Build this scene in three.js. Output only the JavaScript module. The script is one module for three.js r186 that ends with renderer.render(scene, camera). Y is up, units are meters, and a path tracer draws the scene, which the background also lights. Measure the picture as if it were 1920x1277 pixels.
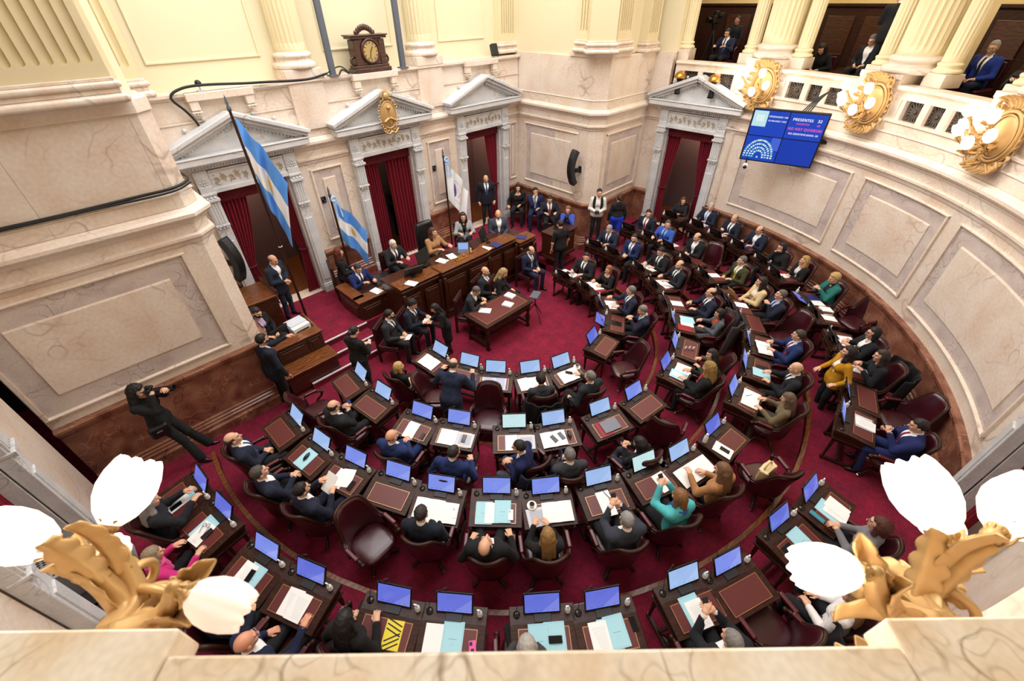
import * as THREE from 'three';
import { RectAreaLightUniformsLib } from 'three/addons/lights/RectAreaLightUniformsLib.js';
import { RoundedBoxGeometry } from 'three/addons/geometries/RoundedBoxGeometry.js';
import { mergeGeometries, mergeVertices } from 'three/addons/utils/BufferGeometryUtils.js';

// ---------------------------------------------------------------- camera, light, exposure
const scene = new THREE.Scene();
const IW = 1920, IH = 1277, FPX = 806.7;
const camera = new THREE.PerspectiveCamera(2 * Math.atan(IH / 2 / FPX) * 180 / Math.PI, IW / IH, 0.05, 100);
const EYE = new THREE.Vector3(0, 6.9, 0);
const camX = new THREE.Vector3(), camY = new THREE.Vector3(), camZ = new THREE.Vector3();
{
  const a = THREE.MathUtils.degToRad(45.25), b = THREE.MathUtils.degToRad(38.49), c = THREE.MathUtils.degToRad(0.6);
  const h = new THREE.Vector3(Math.sin(a), 0, -Math.cos(a)), r = new THREE.Vector3(Math.cos(a), 0, Math.sin(a)), u = new THREE.Vector3(0, 1, 0);
  camZ.copy(h).multiplyScalar(Math.cos(b)).addScaledVector(u, -Math.sin(b));                 // forward
  const y = u.clone().multiplyScalar(Math.cos(b)).addScaledVector(h, Math.sin(b)).negate();  // image down
  camX.copy(r).multiplyScalar(Math.cos(c)).addScaledVector(y, Math.sin(c));
  camY.copy(r).multiplyScalar(-Math.sin(c)).addScaledVector(y, Math.cos(c));
  const m = new THREE.Matrix4().makeBasis(camX, camY.clone().negate(), camZ.clone().negate());
  camera.quaternion.setFromRotationMatrix(m); camera.position.copy(EYE); camera.focus = 11; camera.userData.fStop = 2.2;
}
const renderer = new THREE.WebGLRenderer({ antialias: true });
renderer.toneMapping = THREE.LinearToneMapping;
renderer.toneMappingExposure = 1.0;
renderer.shadowMap.enabled = true;
RectAreaLightUniformsLib.init();
scene.background = new THREE.Color(0x000000);
const SKYLIGHT = 5.6, GLOBE_LIGHT = .9, GLOBE_GLOW = 2.6;
for (const [x, z, k] of [[2.2, -8.2, 1.15], [6.2, -8.2, 1.15], [10.2, -8.2, 1.15], [2.6, -3.6, .7], [6.2, -3.2, .7], [9.8, -3.6, .9]]) {   // laylight panes in the ceiling
  const l = new THREE.RectAreaLight(0xf2f5ff, SKYLIGHT * k, 3.4, 4.0);
  l.position.set(x, 11.3, z); l.lookAt(x, 0, z); l.castShadow = true; l.name = 'laylight_lamp'; scene.add(l);
}

// ---------------------------------------------------------------- helpers
const V = (x, y, z) => new THREE.Vector3(x, y, z);
const rng = (s) => () => { s |= 0; s = s + 0x6D2B79F5 | 0; let t = Math.imul(s ^ s >>> 15, 1 | s); t = t + Math.imul(t ^ t >>> 7, 61 | t) ^ t; return ((t ^ t >>> 14) >>> 0) / 4294967296; };
const names = {};
function numbered(n) { const k = names[n] = (names[n] ?? -1) + 1; return k ? n + '_' + String(k).padStart(3, '0') : n; }
const words = (s) => s.trim().split(/\s+/);
function tag(o, label, category, group) { if (label) o.userData.label = label; if (category) o.userData.category = category; if (group) o.userData.group = group; return o; }
function thing(name, label, category, pos = [0, 0, 0], turn = 0, group) {
  const o = new THREE.Group(); o.name = numbered(name); scene.add(o); o.position.set(...pos); o.rotation.y = turn; return tag(o, label, category, group);
}
function structure(name) { const o = new THREE.Group(); o.name = numbered(name); o.userData.kind = 'structure'; scene.add(o); return o; }
// texture coordinates in metres, from each triangle's main direction
function boxUV(g) {
  const p = g.attributes.position, uv = new Float32Array(p.count * 2), a = V(), b = V(), c = V();
  for (let i = 0; i < p.count; i += 3) {
    a.fromBufferAttribute(p, i); b.fromBufferAttribute(p, i + 1); c.fromBufferAttribute(p, i + 2);
    const n = b.clone().sub(a).cross(c.clone().sub(a)); const x = Math.abs(n.x), y = Math.abs(n.y), z = Math.abs(n.z);
    [a, b, c].forEach((v, j) => { const k = (i + j) * 2; if (y >= x && y >= z) { uv[k] = v.x; uv[k + 1] = v.z; } else if (x >= z) { uv[k] = v.z; uv[k + 1] = v.y; } else { uv[k] = v.x; uv[k + 1] = v.y; } });
  }
  g.setAttribute('uv', new THREE.BufferAttribute(uv, 2)); return g;
}
function plain(g, keepUV) {
  if (g.index) g = g.toNonIndexed();
  for (const k of Object.keys(g.attributes)) if (k !== 'position' && k !== 'normal' && !(keepUV && k === 'uv')) g.deleteAttribute(k);
  if (!g.attributes.normal) g.computeVertexNormals();
  g.morphAttributes = {}; g.clearGroups(); return g;
}
function merge(list, m, keepUV) {
  list = [].concat(list).filter(Boolean).map((g) => plain(g, keepUV));
  const g = list.length > 1 ? mergeGeometries(list, false) : list[0];
  if (!keepUV && m && (m.map || m.bumpMap)) boxUV(g);
  return g;
}
function obj(name, list, m, parent, keepUV) {
  const o = new THREE.Mesh(merge(list, m, keepUV), m); o.name = numbered(name); (parent || scene).add(o); return o;
}
function share(name, geo, m, parent) { const o = new THREE.Mesh(geo, m); o.name = numbered(name); (parent || scene).add(o); return o; }
function copyOf(root, base) { const r = root.clone(); r.name = numbered(base); r.userData = { ...root.userData }; r.traverse((c) => { if (c !== r) c.name = numbered(c.name.replace(/_\d{3}$/, '')); }); scene.add(r); return r; }
function bx(w, h, d, x = 0, y = 0, z = 0, r = 0) {
  const g = r ? new RoundedBoxGeometry(w, h, d, 1, Math.min(r, w / 2.01, h / 2.01, d / 2.01)) : new THREE.BoxGeometry(w, h, d);
  return g.translate(x, y, z);
}
function bar(a, b, r, r2 = r, seg = 8) {
  const d = b.clone().sub(a), g = new THREE.CylinderGeometry(r2, r, d.length(), seg, 1);
  g.applyQuaternion(new THREE.Quaternion().setFromUnitVectors(V(0, 1, 0), d.normalize())); return g.translate(...a.clone().add(b).multiplyScalar(.5).toArray());
}
const tube = (pts, r, n = 16, seg = 6) => new THREE.TubeGeometry(new THREE.CatmullRomCurve3(pts.map((p) => p.isVector3 ? p : V(...p))), n, r, seg, false);
const lathe = (pts, seg = 20) => new THREE.LatheGeometry(pts.map((p) => new THREE.Vector2(Math.max(p[0], 1e-4), p[1])), seg);
function put(g, x, y, z, rx = 0, ry = 0, rz = 0) { g.applyMatrix4(new THREE.Matrix4().makeRotationFromEuler(new THREE.Euler(rx, ry, rz, 'YXZ')).setPosition(x, y, z)); return g; }
function gridGeo(nu, nv, f) {                                   // smooth surface f(u,v)
  const p = [], idx = [];
  for (let j = 0; j <= nv; j++) for (let i = 0; i <= nu; i++) { const q = f(i / nu, j / nv); p.push(q[0], q[1], q[2]); }
  for (let j = 0; j < nv; j++) for (let i = 0; i < nu; i++) { const a = j * (nu + 1) + i; idx.push(a, a + 1, a + nu + 1, a + 1, a + nu + 2, a + nu + 1); }
  const g = new THREE.BufferGeometry(); g.setAttribute('position', new THREE.Float32BufferAttribute(p, 3)); g.setIndex(idx); g.computeVertexNormals(); return g;
}
function slabGeo(nu, nv, f, t) {                               // the same surface with thickness along its normal, closed edges
  const base = gridGeo(nu, nv, f), P = base.attributes.position, N = base.attributes.normal, n = P.count, p = [], idx = [], w = nu + 1;
  for (let s = 0; s < 2; s++) for (let i = 0; i < n; i++) { const k = s ? -t / 2 : t / 2; p.push(P.getX(i) + N.getX(i) * k, P.getY(i) + N.getY(i) * k, P.getZ(i) + N.getZ(i) * k); }
  const I = base.index.array; for (let i = 0; i < I.length; i += 3) { idx.push(I[i], I[i + 1], I[i + 2], I[i] + n, I[i + 2] + n, I[i + 1] + n); }
  const edge = (a, b) => idx.push(a, a + n, b, b, a + n, b + n);
  for (let i = 0; i < nu; i++) { edge(i, i + 1); edge(nv * w + i + 1, nv * w + i); }
  for (let j = 0; j < nv; j++) { edge((j + 1) * w, j * w); edge(j * w + nu, (j + 1) * w + nu); }
  const g = new THREE.BufferGeometry(); g.setAttribute('position', new THREE.Float32BufferAttribute(p, 3)); g.setIndex(idx); g.computeVertexNormals(); return g;
}
// a profile of [offset into the room, height] swept along a plan path of [x, z]; the room lies to the walker's right
function sweep(path, prof, closedPath = false) {
  const n = path.length, rows = [];
  for (let i = 0; i < n; i++) {
    const a = path[closedPath ? (i + n - 1) % n : Math.max(i - 1, 0)], b = path[i], c = path[closedPath ? (i + 1) % n : Math.min(i + 1, n - 1)];
    const nn = (p, q) => { const dx = q[0] - p[0], dz = q[1] - p[1], l = Math.hypot(dx, dz) || 1; return [-dz / l, dx / l]; };
    let m; if (a === b) m = nn(b, c); else if (c === b) m = nn(a, b);
    else { const u = nn(a, b), v = nn(b, c), s = 1 + u[0] * v[0] + u[1] * v[1]; m = [(u[0] + v[0]) / Math.max(s, .3), (u[1] + v[1]) / Math.max(s, .3)]; }
    rows.push(prof.map(([o, y]) => [b[0] + m[0] * o, y, b[1] + m[1] * o]));
  }
  const p = [], q = prof.length, tri = (a, b, c) => p.push(...a, ...b, ...c);
  for (let i = 0; i < (closedPath ? n : n - 1); i++) { const A = rows[i], B = rows[(i + 1) % n]; for (let j = 0; j < q; j++) { const k = (j + 1) % q; tri(A[j], A[k], B[j]); tri(B[j], A[k], B[k]); } }
  if (!closedPath) { const sh = THREE.ShapeUtils.triangulateShape(prof.map((v) => new THREE.Vector2(...v)), []); for (const [a, b, c] of sh) { tri(rows[0][a], rows[0][b], rows[0][c]); tri(rows[n - 1][a], rows[n - 1][c], rows[n - 1][b]); } }
  const g = new THREE.BufferGeometry(); g.setAttribute('position', new THREE.Float32BufferAttribute(p, 3)); g.computeVertexNormals(); return g;
}
const rect = (o0, o1, y0, y1) => [[o0, y0], [o0, y1], [o1, y1], [o1, y0]];
// the reverse of the view: the point of height y seen at pixel (px, py) of the photograph
function ground(px, py, y) {
  const d = camX.clone().multiplyScalar(px - IW / 2).addScaledVector(camY, py - IH / 2).addScaledVector(camZ, FPX);
  return EYE.clone().addScaledVector(d, (y - EYE.y) / d.y);
}

// ---------------------------------------------------------------- textures and materials
function noise2(seed, per) {
  const r = rng(seed), g = []; for (let i = 0; i < per * per; i++) { const a = r() * Math.PI * 2; g.push([Math.cos(a), Math.sin(a)]); }
  const f = (t) => t * t * t * (t * (t * 6 - 15) + 10), at = (i, j) => g[((j % per + per) % per) * per + (i % per + per) % per];
  return (x, y) => { const i = Math.floor(x), j = Math.floor(y), u = x - i, v = y - j, d = (a, b) => { const q = at(i + a, j + b); return q[0] * (u - a) + q[1] * (v - b); }; const s = f(u), t = f(v); return 1.45 * ((d(0, 0) * (1 - s) + d(1, 0) * s) * (1 - t) + (d(0, 1) * (1 - s) + d(1, 1) * s) * t); };
}
function texture(n, size, f, srgb = true) {
  const d = new Uint8Array(n * n * 4); for (let j = 0; j < n; j++) for (let i = 0; i < n; i++) { const c = f(i / n, j / n); const k = (j * n + i) * 4; for (let m = 0; m < 3; m++) d[k + m] = Math.max(0, Math.min(255, c[m] * 255)); d[k + 3] = 255; }
  const t = new THREE.DataTexture(d, n, n); t.wrapS = t.wrapT = THREE.RepeatWrapping; t.magFilter = THREE.LinearFilter; t.minFilter = THREE.LinearMipmapLinearFilter; t.generateMipmaps = true;
  if (srgb) t.colorSpace = THREE.SRGBColorSpace; t.repeat.set(1 / size, 1 / size); t.needsUpdate = true; return t;
}
const hex = (h) => [(h >> 16 & 255) / 255, (h >> 8 & 255) / 255, (h & 255) / 255];
const mix = (a, b, t) => { t = Math.max(0, Math.min(1, t)); return [a[0] + (b[0] - a[0]) * t, a[1] + (b[1] - a[1]) * t, a[2] + (b[2] - a[2]) * t]; };
function marble(seed, n, size, A, B, C, vein, veinAmt, white, whiteAmt) {
  const n1 = noise2(seed, 4), n2 = noise2(seed + 1, 8), n3 = noise2(seed + 2, 16), n4 = noise2(seed + 3, 64), w1 = noise2(seed + 4, 4), w2 = noise2(seed + 5, 4);
  return texture(n, size, (u, v) => {
    const wx = w1(u * 4, v * 4) * .22 + n3(u * 16, v * 16) * .05, wy = w2(u * 4, v * 4) * .22 + n3(u * 16 + 5, v * 16) * .05, x = u * 4 + wx, y = v * 4 + wy;
    const c1 = .5 + .8 * n1(x, y) + .35 * n2(x * 2, y * 2), c2 = .5 + .9 * n2(x * 2 + 3, y * 2 + 1);
    let c = mix(mix(A, B, c1), C, c2 * .6);
    const r1 = 1 - Math.abs(n2(x * 2 + 1.3, y * 2)) * 12, r2 = 1 - Math.abs(n3(x * 4, y * 4 + .7)) * 9, gate = Math.max(0, n1(x + 2, y + 1) * 2.2 + .15);
    c = mix(c, vein, Math.max(0, r1) * gate * veinAmt + Math.max(0, r2) * gate * veinAmt * .45);
    if (white) c = mix(c, white, Math.max(0, 1 - Math.abs(n2(x * 2 + 4, y * 2 + 2)) * 22) * whiteAmt * Math.max(0, .4 + n1(x + 1, y)));
    const g = n4(u * 64, v * 64) * .03; return [c[0] + g, c[1] + g, c[2] + g];
  });
}
function woodTex(seed, n, size, A, B) {
  const a = noise2(seed, 8), b = noise2(seed + 1, 64), c = noise2(seed + 2, 16);
  return texture(n, size, (u, v) => { const w = a(u * 8, v * 8) * .6; const s = .5 + .5 * Math.sin((v * 14 + w + c(u * 16, v * 16) * .25) * 6.283); const f = b(u * 8, v * 64) * .35; return mix(A, B, s * .6 + .2 + f); });
}
const T = {
  cream: marble(11, 640, 3.2, hex(0xe4d6c6), hex(0xdcc5b0), hex(0xeadfd1), hex(0xa08d84), .34),
  grey: marble(31, 512, 1.7, hex(0xcfc1b8), hex(0xbcaca6), hex(0xd8cbc0), hex(0x857678), .45),
  red: marble(51, 512, 1.9, hex(0x8c5a46), hex(0x6d4033), hex(0xa87c60), hex(0x4a261d), .6, hex(0xe0c8b4), .5),
  white: marble(71, 512, 2.1, hex(0xd6d6d6), hex(0xc3c6c9), hex(0xdedcd8), hex(0x8c9197), .6),
  rail: marble(91, 512, 1.3, hex(0xe6d9c2), hex(0xdcc2a0), hex(0xefe8da), hex(0xa08b70), .55),
  wood: woodTex(111, 384, 1.1, hex(0x2c130b), hex(0x542a17)),
  dark: woodTex(121, 256, .8, hex(0x24110b), hex(0x402217)),
  tan: woodTex(131, 384, 1.2, hex(0x532b14), hex(0x8a5226)),
};
{
  const a = noise2(201, 8), b = noise2(202, 128), c = noise2(203, 32);
  T.carpet = texture(512, 2.6, (u, v) => { const k = 1 + .16 * a(u * 8, v * 8) + .12 * c(u * 32, v * 32) + .22 * b(u * 128, v * 128); return [.50 * k, .06 * k, .19 * k]; });
  T.pile = texture(256, .12, (u, v) => { const k = .5 + .5 * b(u * 128, v * 128); return [k, k, k]; }, false);
  T.leather = texture(256, .16, (u, v) => { const k = .5 + .35 * c(u * 32, v * 32) + .25 * b(u * 128, v * 128); return [k, k, k]; }, false);
  T.cloth = texture(128, .02, (u, v) => { const k = .5 + .25 * Math.sin(u * 50.27) * Math.sin(v * 50.27) + .2 * b(u * 128, v * 128); return [k, k, k]; }, false);
}
const std = (o) => new THREE.MeshStandardMaterial(o), phy = (o) => new THREE.MeshPhysicalMaterial(o);
const M = {
  cream: std({ map: T.cream, roughness: .38 }), grey: std({ map: T.grey, roughness: .34 }), red: std({ map: T.red, roughness: .22 }), white: std({ map: T.white, roughness: .42 }), rail: std({ map: T.rail, roughness: .4 }),
  wood: phy({ map: T.wood, roughness: .36, clearcoat: .25, clearcoatRoughness: .3 }), dark: phy({ map: T.dark, roughness: .42, specularIntensity: .6 }), tan: phy({ map: T.tan, roughness: .32, clearcoat: .25, clearcoatRoughness: .25 }),
  carpet: std({ map: T.carpet, bumpMap: T.pile, bumpScale: .004, roughness: 1 }), runner: std({ color: 0x8d1030, roughness: 1 }),
  yellow: std({ color: 0xe4d9b6, roughness: .62 }), yellowCol: std({ color: 0xe2d4ac, roughness: .5 }), ceiling: std({ color: 0xf2ead6, roughness: .9 }),
  leather: phy({ color: 0x3c0f17, bumpMap: T.leather, bumpScale: .0012, roughness: .3, clearcoat: .35, clearcoatRoughness: .3 }), pad: phy({ color: 0x4e121b, bumpMap: T.leather, bumpScale: .001, roughness: .32, clearcoat: .3, clearcoatRoughness: .3 }), inlay: std({ color: 0x5e2624, bumpMap: T.leather, bumpScale: .0006, roughness: .42 }),
  blackLeather: phy({ color: 0x0d0d0f, roughness: .36, clearcoat: .2 }), gold: std({ color: 0xc9a46a, metalness: .8, roughness: .38 }), gilt: std({ color: 0xc4a06a, metalness: .4, roughness: .42 }), bronze: std({ color: 0x57504a, metalness: .4, roughness: .45 }), brass: std({ color: 0xb98d45, metalness: .9, roughness: .3 }),
  velvet: std({ color: 0x7c0620, roughness: .85 }), velvetDark: std({ color: 0x5e0418, roughness: .85 }), black: std({ color: 0x0b0b0c, roughness: .5 }), blackGloss: std({ color: 0x08080a, roughness: .22 }), steel: std({ color: 0x5d6470, metalness: .3, roughness: .55 }), chrome: std({ color: 0xc9ccd0, metalness: 1, roughness: .22 }),
  paper: std({ color: 0xf5f5f2, roughness: .8 }), folder: std({ color: 0x9ed4e2, roughness: .7 }), plastic: std({ color: 0xe8e8e6, roughness: .45 }), clear: phy({ color: 0xffffff, transmission: 1, thickness: 0, roughness: .06, ior: 1.45 }), phoneGlass: std({ color: 0x101216, roughness: .12 }),
  darkRoom: std({ color: 0x241a14, roughness: .8 }), plum: std({ color: 0x6a5458, roughness: .8 }), cable: std({ color: 0x131416, roughness: .6 }), relief: std({ color: 0xb5a68c, roughness: .6 }), porcelain: std({ color: 0xf4f1ea, roughness: .25 }),
  screen: std({ color: 0x0a0c20, emissive: 0x8395f0, emissiveIntensity: .85, roughness: .2 }), screenPale: std({ color: 0x0a1018, emissive: 0xc4e8ee, emissiveIntensity: .9, roughness: .2 }), screenLight: std({ color: 0x0a1018, emissive: 0x9cbcf2, emissiveIntensity: .85, roughness: .2 }), screenDeep: std({ color: 0x0a0c20, emissive: 0x4a58c8, emissiveIntensity: .6, roughness: .2 }),
  globe: std({ color: 0xfff8ee, emissive: 0xfff0dc, emissiveIntensity: GLOBE_GLOW, roughness: .3 }), globeDim: std({ color: 0xf4e2da, emissive: 0xffd9c9, emissiveIntensity: .55, roughness: .3 }),
};
for (const k of ['cream', 'grey', 'red', 'white', 'rail', 'wood', 'dark', 'tan', 'carpet']) M[k].name = k;
const mats = {};
const mat = (color, roughness = .8, extra) => mats[color + '/' + roughness + (extra ? JSON.stringify(extra) : '')] ??= std({ color, roughness, ...extra });
const cloth = (color) => mats['cloth' + color] ??= std({ color, roughness: .92, bumpMap: T.cloth, bumpScale: .0008 });
// ---------------------------------------------------------------- smooth solids: tapered capsules and ellipsoids blended and meshed
class Solid {
  constructor(k = .03) { this.k = k; this.p = []; this.post = null; this.lo = [9, 9, 9]; this.hi = [-9, -9, -9]; }
  grow(v, r) { for (let i = 0; i < 3; i++) { const c = v.getComponent(i); this.lo[i] = Math.min(this.lo[i], c - r); this.hi[i] = Math.max(this.hi[i], c + r); } }
  cap(a, b, ra, rb = ra, k = this.k) { this.p.push([0, a.x, a.y, a.z, b.x - a.x, b.y - a.y, b.z - a.z, ra, rb - ra, k, Math.max(a.distanceToSquared(b), 1e-9)]); this.grow(a, ra); this.grow(b, rb); return this; }
  ell(c, rx, ry, rz, k = this.k) { this.p.push([1, c.x, c.y, c.z, rx, ry, rz, 0, 0, k]); this.grow(c, Math.max(rx, ry, rz)); return this; }
  at(x, y, z) {
    let d = 1e3;
    for (const q of this.p) {
      const px = x - q[1], py = y - q[2], pz = z - q[3]; let e;
      if (q[0] === 0) { let t = (px * q[4] + py * q[5] + pz * q[6]) / q[10]; t = t < 0 ? 0 : t > 1 ? 1 : t; const u = px - q[4] * t, v = py - q[5] * t, w = pz - q[6] * t; e = Math.sqrt(u * u + v * v + w * w) - q[7] - q[8] * t; }
      else { const a = px / q[4], b = py / q[5], c = pz / q[6], k0 = Math.sqrt(a * a + b * b + c * c), a2 = a / q[4], b2 = b / q[5], c2 = c / q[6], k1 = Math.sqrt(a2 * a2 + b2 * b2 + c2 * c2); e = k1 > 1e-6 ? k0 * (k0 - 1) / k1 : -Math.min(q[4], q[5], q[6]); }
      const k = q[9], h = k - Math.abs(d - e); d = Math.min(d, e); if (h > 0) d -= h * h / k * .25;
    }
    return this.post ? this.post(d, x, y, z) : d;
  }
  mesh(h) {
    const pad = h * 2 + .012, n = [0, 1, 2].map((i) => Math.ceil((this.hi[i] - this.lo[i] + pad * 2) / h) + 1), [nx, ny, nz] = n, o = this.lo.map((v) => v - pad);
    const F = new Float32Array(nx * ny * nz), B = 5, lim = B * h * .87 + .05;
    for (let k = 0; k < nz; k += B) for (let j = 0; j < ny; j += B) for (let i = 0; i < nx; i += B) {
      const d = this.at(o[0] + (i + B / 2) * h, o[1] + (j + B / 2) * h, o[2] + (k + B / 2) * h), far = Math.abs(d) > lim;
      for (let c = k; c < Math.min(k + B, nz); c++) for (let b = j; b < Math.min(j + B, ny); b++) for (let a = i; a < Math.min(i + B, nx); a++) F[a + nx * (b + ny * c)] = far ? d : this.at(o[0] + a * h, o[1] + b * h, o[2] + c * h);
    }
    const id = new Int32Array(F.length).fill(-1), P = [], I = [], sx = 1, sy = nx, sz = nx * ny, off = [0, 1, sy, sy + 1, sz, sz + 1, sz + sy, sz + sy + 1];
    const E = [[0, 1], [2, 3], [4, 5], [6, 7], [0, 2], [1, 3], [4, 6], [5, 7], [0, 4], [1, 5], [2, 6], [3, 7]];
    for (let k = 0; k < nz - 1; k++) for (let j = 0; j < ny - 1; j++) for (let i = 0; i < nx - 1; i++) {
      const c = i + nx * (j + ny * k); let m = 0; for (let q = 0; q < 8; q++) if (F[c + off[q]] < 0) m |= 1 << q;
      if (m === 0 || m === 255) continue;
      let x = 0, y = 0, z = 0, w = 0;
      for (const [a, b] of E) { if (((m >> a) & 1) === ((m >> b) & 1)) continue; const fa = F[c + off[a]], fb = F[c + off[b]], t = fa / (fa - fb); x += (a & 1) + ((b & 1) - (a & 1)) * t; y += (a >> 1 & 1) + ((b >> 1 & 1) - (a >> 1 & 1)) * t; z += (a >> 2) + ((b >> 2) - (a >> 2)) * t; w++; }
      id[c] = P.length / 3; P.push(o[0] + (i + x / w) * h, o[1] + (j + y / w) * h, o[2] + (k + z / w) * h);
    }
    const quad = (a, b, c, d, f) => { if (a < 0 || b < 0 || c < 0 || d < 0) return; f ? I.push(a, b, c, a, c, d) : I.push(a, c, b, a, d, c); };
    for (let k = 1; k < nz - 1; k++) for (let j = 1; j < ny - 1; j++) for (let i = 1; i < nx - 1; i++) {
      const c = i + nx * (j + ny * k), s = F[c] < 0;
      if (s !== F[c + sx] < 0) quad(id[c], id[c - sy], id[c - sy - sz], id[c - sz], !s);
      if (s !== F[c + sy] < 0) quad(id[c], id[c - sz], id[c - sz - sx], id[c - sx], !s);
      if (s !== F[c + sz] < 0) quad(id[c], id[c - sx], id[c - sx - sy], id[c - sy], !s);
    }
    const g = new THREE.BufferGeometry(); g.setAttribute('position', new THREE.Float32BufferAttribute(P, 3)); g.setIndex(I); g.computeVertexNormals(); return g;
  }
}

// ---------------------------------------------------------------- people
const skinMat = std({ vertexColors: true, roughness: .55 });
const lin = (c) => { const k = new THREE.Color(c); return [k.r, k.g, k.b]; };
function paint(g, f) { const p = g.attributes.position, c = new Float32Array(p.count * 3); for (let i = 0; i < p.count; i++) { const q = f(p.getX(i), p.getY(i), p.getZ(i)); c.set(q, i * 3); } g.setAttribute('color', new THREE.BufferAttribute(c, 3)); return g; }
function headGeo(h, o, skin) {
  const S = new Solid(.018);
  S.ell(V(0, .03, -.012), .074, .094, .094).ell(V(0, -.035, .028), .056, .075, .058, .03).cap(V(0, -.098, .06), V(0, -.1, .058), .02, .02, .03);
  S.cap(V(0, .012, .086), V(0, -.026, .106), .009, .015, .014).ell(V(0, .03, .082), .05, .014, .012, .02).ell(V(0, -.06, .086), .024, .012, .01, .01);
  for (const s of [-1, 1]) S.ell(V(s * .078, -.008, -.008), .011, .032, .02, .008).ell(V(s * .04, -.02, .066), .022, .02, .02, .02);
  S.cap(V(0, -.06, -.02), V(0, -.17, -.035), .052, .058, .03);
  S.post = (d, x, y, z) => { for (const s of [-1, 1]) { const e = Math.hypot(x - s * .031, y - .008, z - .098) - .013; d = Math.max(d, -e) ; } return d; };
  const sk = lin(skin), eye = lin(0x1d1512), white = lin(0xd8cfc6), brow = lin(o.brow ?? o.hairColor ?? 0x2a1d14), lip = sk.map((v, i) => v * [.72, .45, .45][i]), rosy = sk.map((v, i) => v * [1.02, .82, .8][i]), beard = o.beard !== undefined ? lin(o.beard) : null;
  return paint(S.mesh(h), (x, y, z) => {
    const ax = Math.abs(x);
    if (z > .05) {
      if (Math.hypot(ax - .031, y - .008) < .0085) return eye;
      if (Math.hypot(ax - .031, y - .008) < .013) return white;
      if (y > .024 && y < .037 && ax > .012 && ax < .05 && z > .06) return brow;
      if (Math.hypot(ax * .5, y + .06) < .0115 && z > .07) return lip;
    }
    if (beard && z > .0 && y < -.035 && y > -.13 && !(ax < .02 && y > -.07 && y < -.05) && (y < -.045 || ax > .03 || z > .0)) return beard.map((v, i) => v * .75 + sk[i] * .25);
    if (z > .05 && ax > .025 && y < -.005 && y > -.04) return rosy;
    return sk;
  });
}
function hairGeo(h, type, seed) {
  const S = new Solid(.012), N = noise2(seed, 16);
  const big = type === 'curly' || type === 'longcurly' ? .016 : type === 'wavy' || type === 'bob' || type === 'long' ? .008 : 0;
  S.ell(V(0, .036, -.016), .083 + big, .1 + big, .102 + big);
  let low = -.055, side = .012;
  if (type === 'long' || type === 'wavy' || type === 'longcurly') {
    const L = type === 'longcurly' ? .24 : .3; low = -.4; side = -.4;
    for (const s of [-1, 1]) { S.cap(V(s * .074, .02, -.01), V(s * .086, -.13, -.015), .026 + big * .6, .03 + big, .03); S.cap(V(s * .05, 0, -.075), V(s * .065, -L, -.095), .045, .03 + big, .03); S.cap(V(s * .086, -.13, -.015), V(s * .075, -L + .04, .01), .028 + big, .02, .03); }
    S.cap(V(0, 0, -.085), V(0, -L - .02, -.11), .05, .036, .03);
  } else if (type === 'bob') { low = -.4; side = -.4; for (const s of [-1, 1]) S.cap(V(s * .07, .02, -.02), V(s * .076, -.09, -.012), .032, .034, .03); S.cap(V(0, 0, -.07), V(0, -.1, -.075), .055, .05, .03); }
  else if (type === 'bun') S.ell(V(0, .01, -.125), .045, .045, .042);
  else if (type === 'pony') S.cap(V(0, .04, -.115), V(0, -.12, -.15), .028, .02);
  else if (type === 'curly') low = -.08;
  const amp = { curly: .012, longcurly: .014, wavy: .006 }[type] ?? .0045, fr = type === 'curly' || type === 'longcurly' ? 60 : 34;
  const cap = type === 'balding' ? .062 : type === 'bald' ? .022 : 9, thin = type === 'bald' ? .006 : 0;
  S.post = (d, x, y, z) => {
    d += amp * (N(x * fr + 3, y * fr * .35 + z * fr) + .6 * N(Math.atan2(x, -z) * 9 + 1, y * 6));
    d += thin;
    let cut = z - (.052 + Math.max(0, y - .055) * 1.0 - Math.max(0, -y) * .25 - (Math.abs(x) > .05 ? .03 : 0));
    if (y < 0 && (type === 'long' || type === 'wavy' || type === 'longcurly' || type === 'bob')) cut = Math.min(cut, z - .05 + (Math.abs(x) < .066 ? .06 : 0));
    d = Math.max(d, cut, low - y, z > -.04 ? side - y - (z < -.01 ? .03 : 0) : -9);
    if (cap < 1) d = Math.max(d, y - cap - (z < -.07 ? .012 : 0), cap < .05 || z < .03 ? -9 : z - .03);
    return d;
  };
  if (type === 'balding') { const f = S.post; S.post = (d, x, y, z) => Math.max(f(d, x, y, z), z - .035); }
  return S.mesh(h);
}
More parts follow.
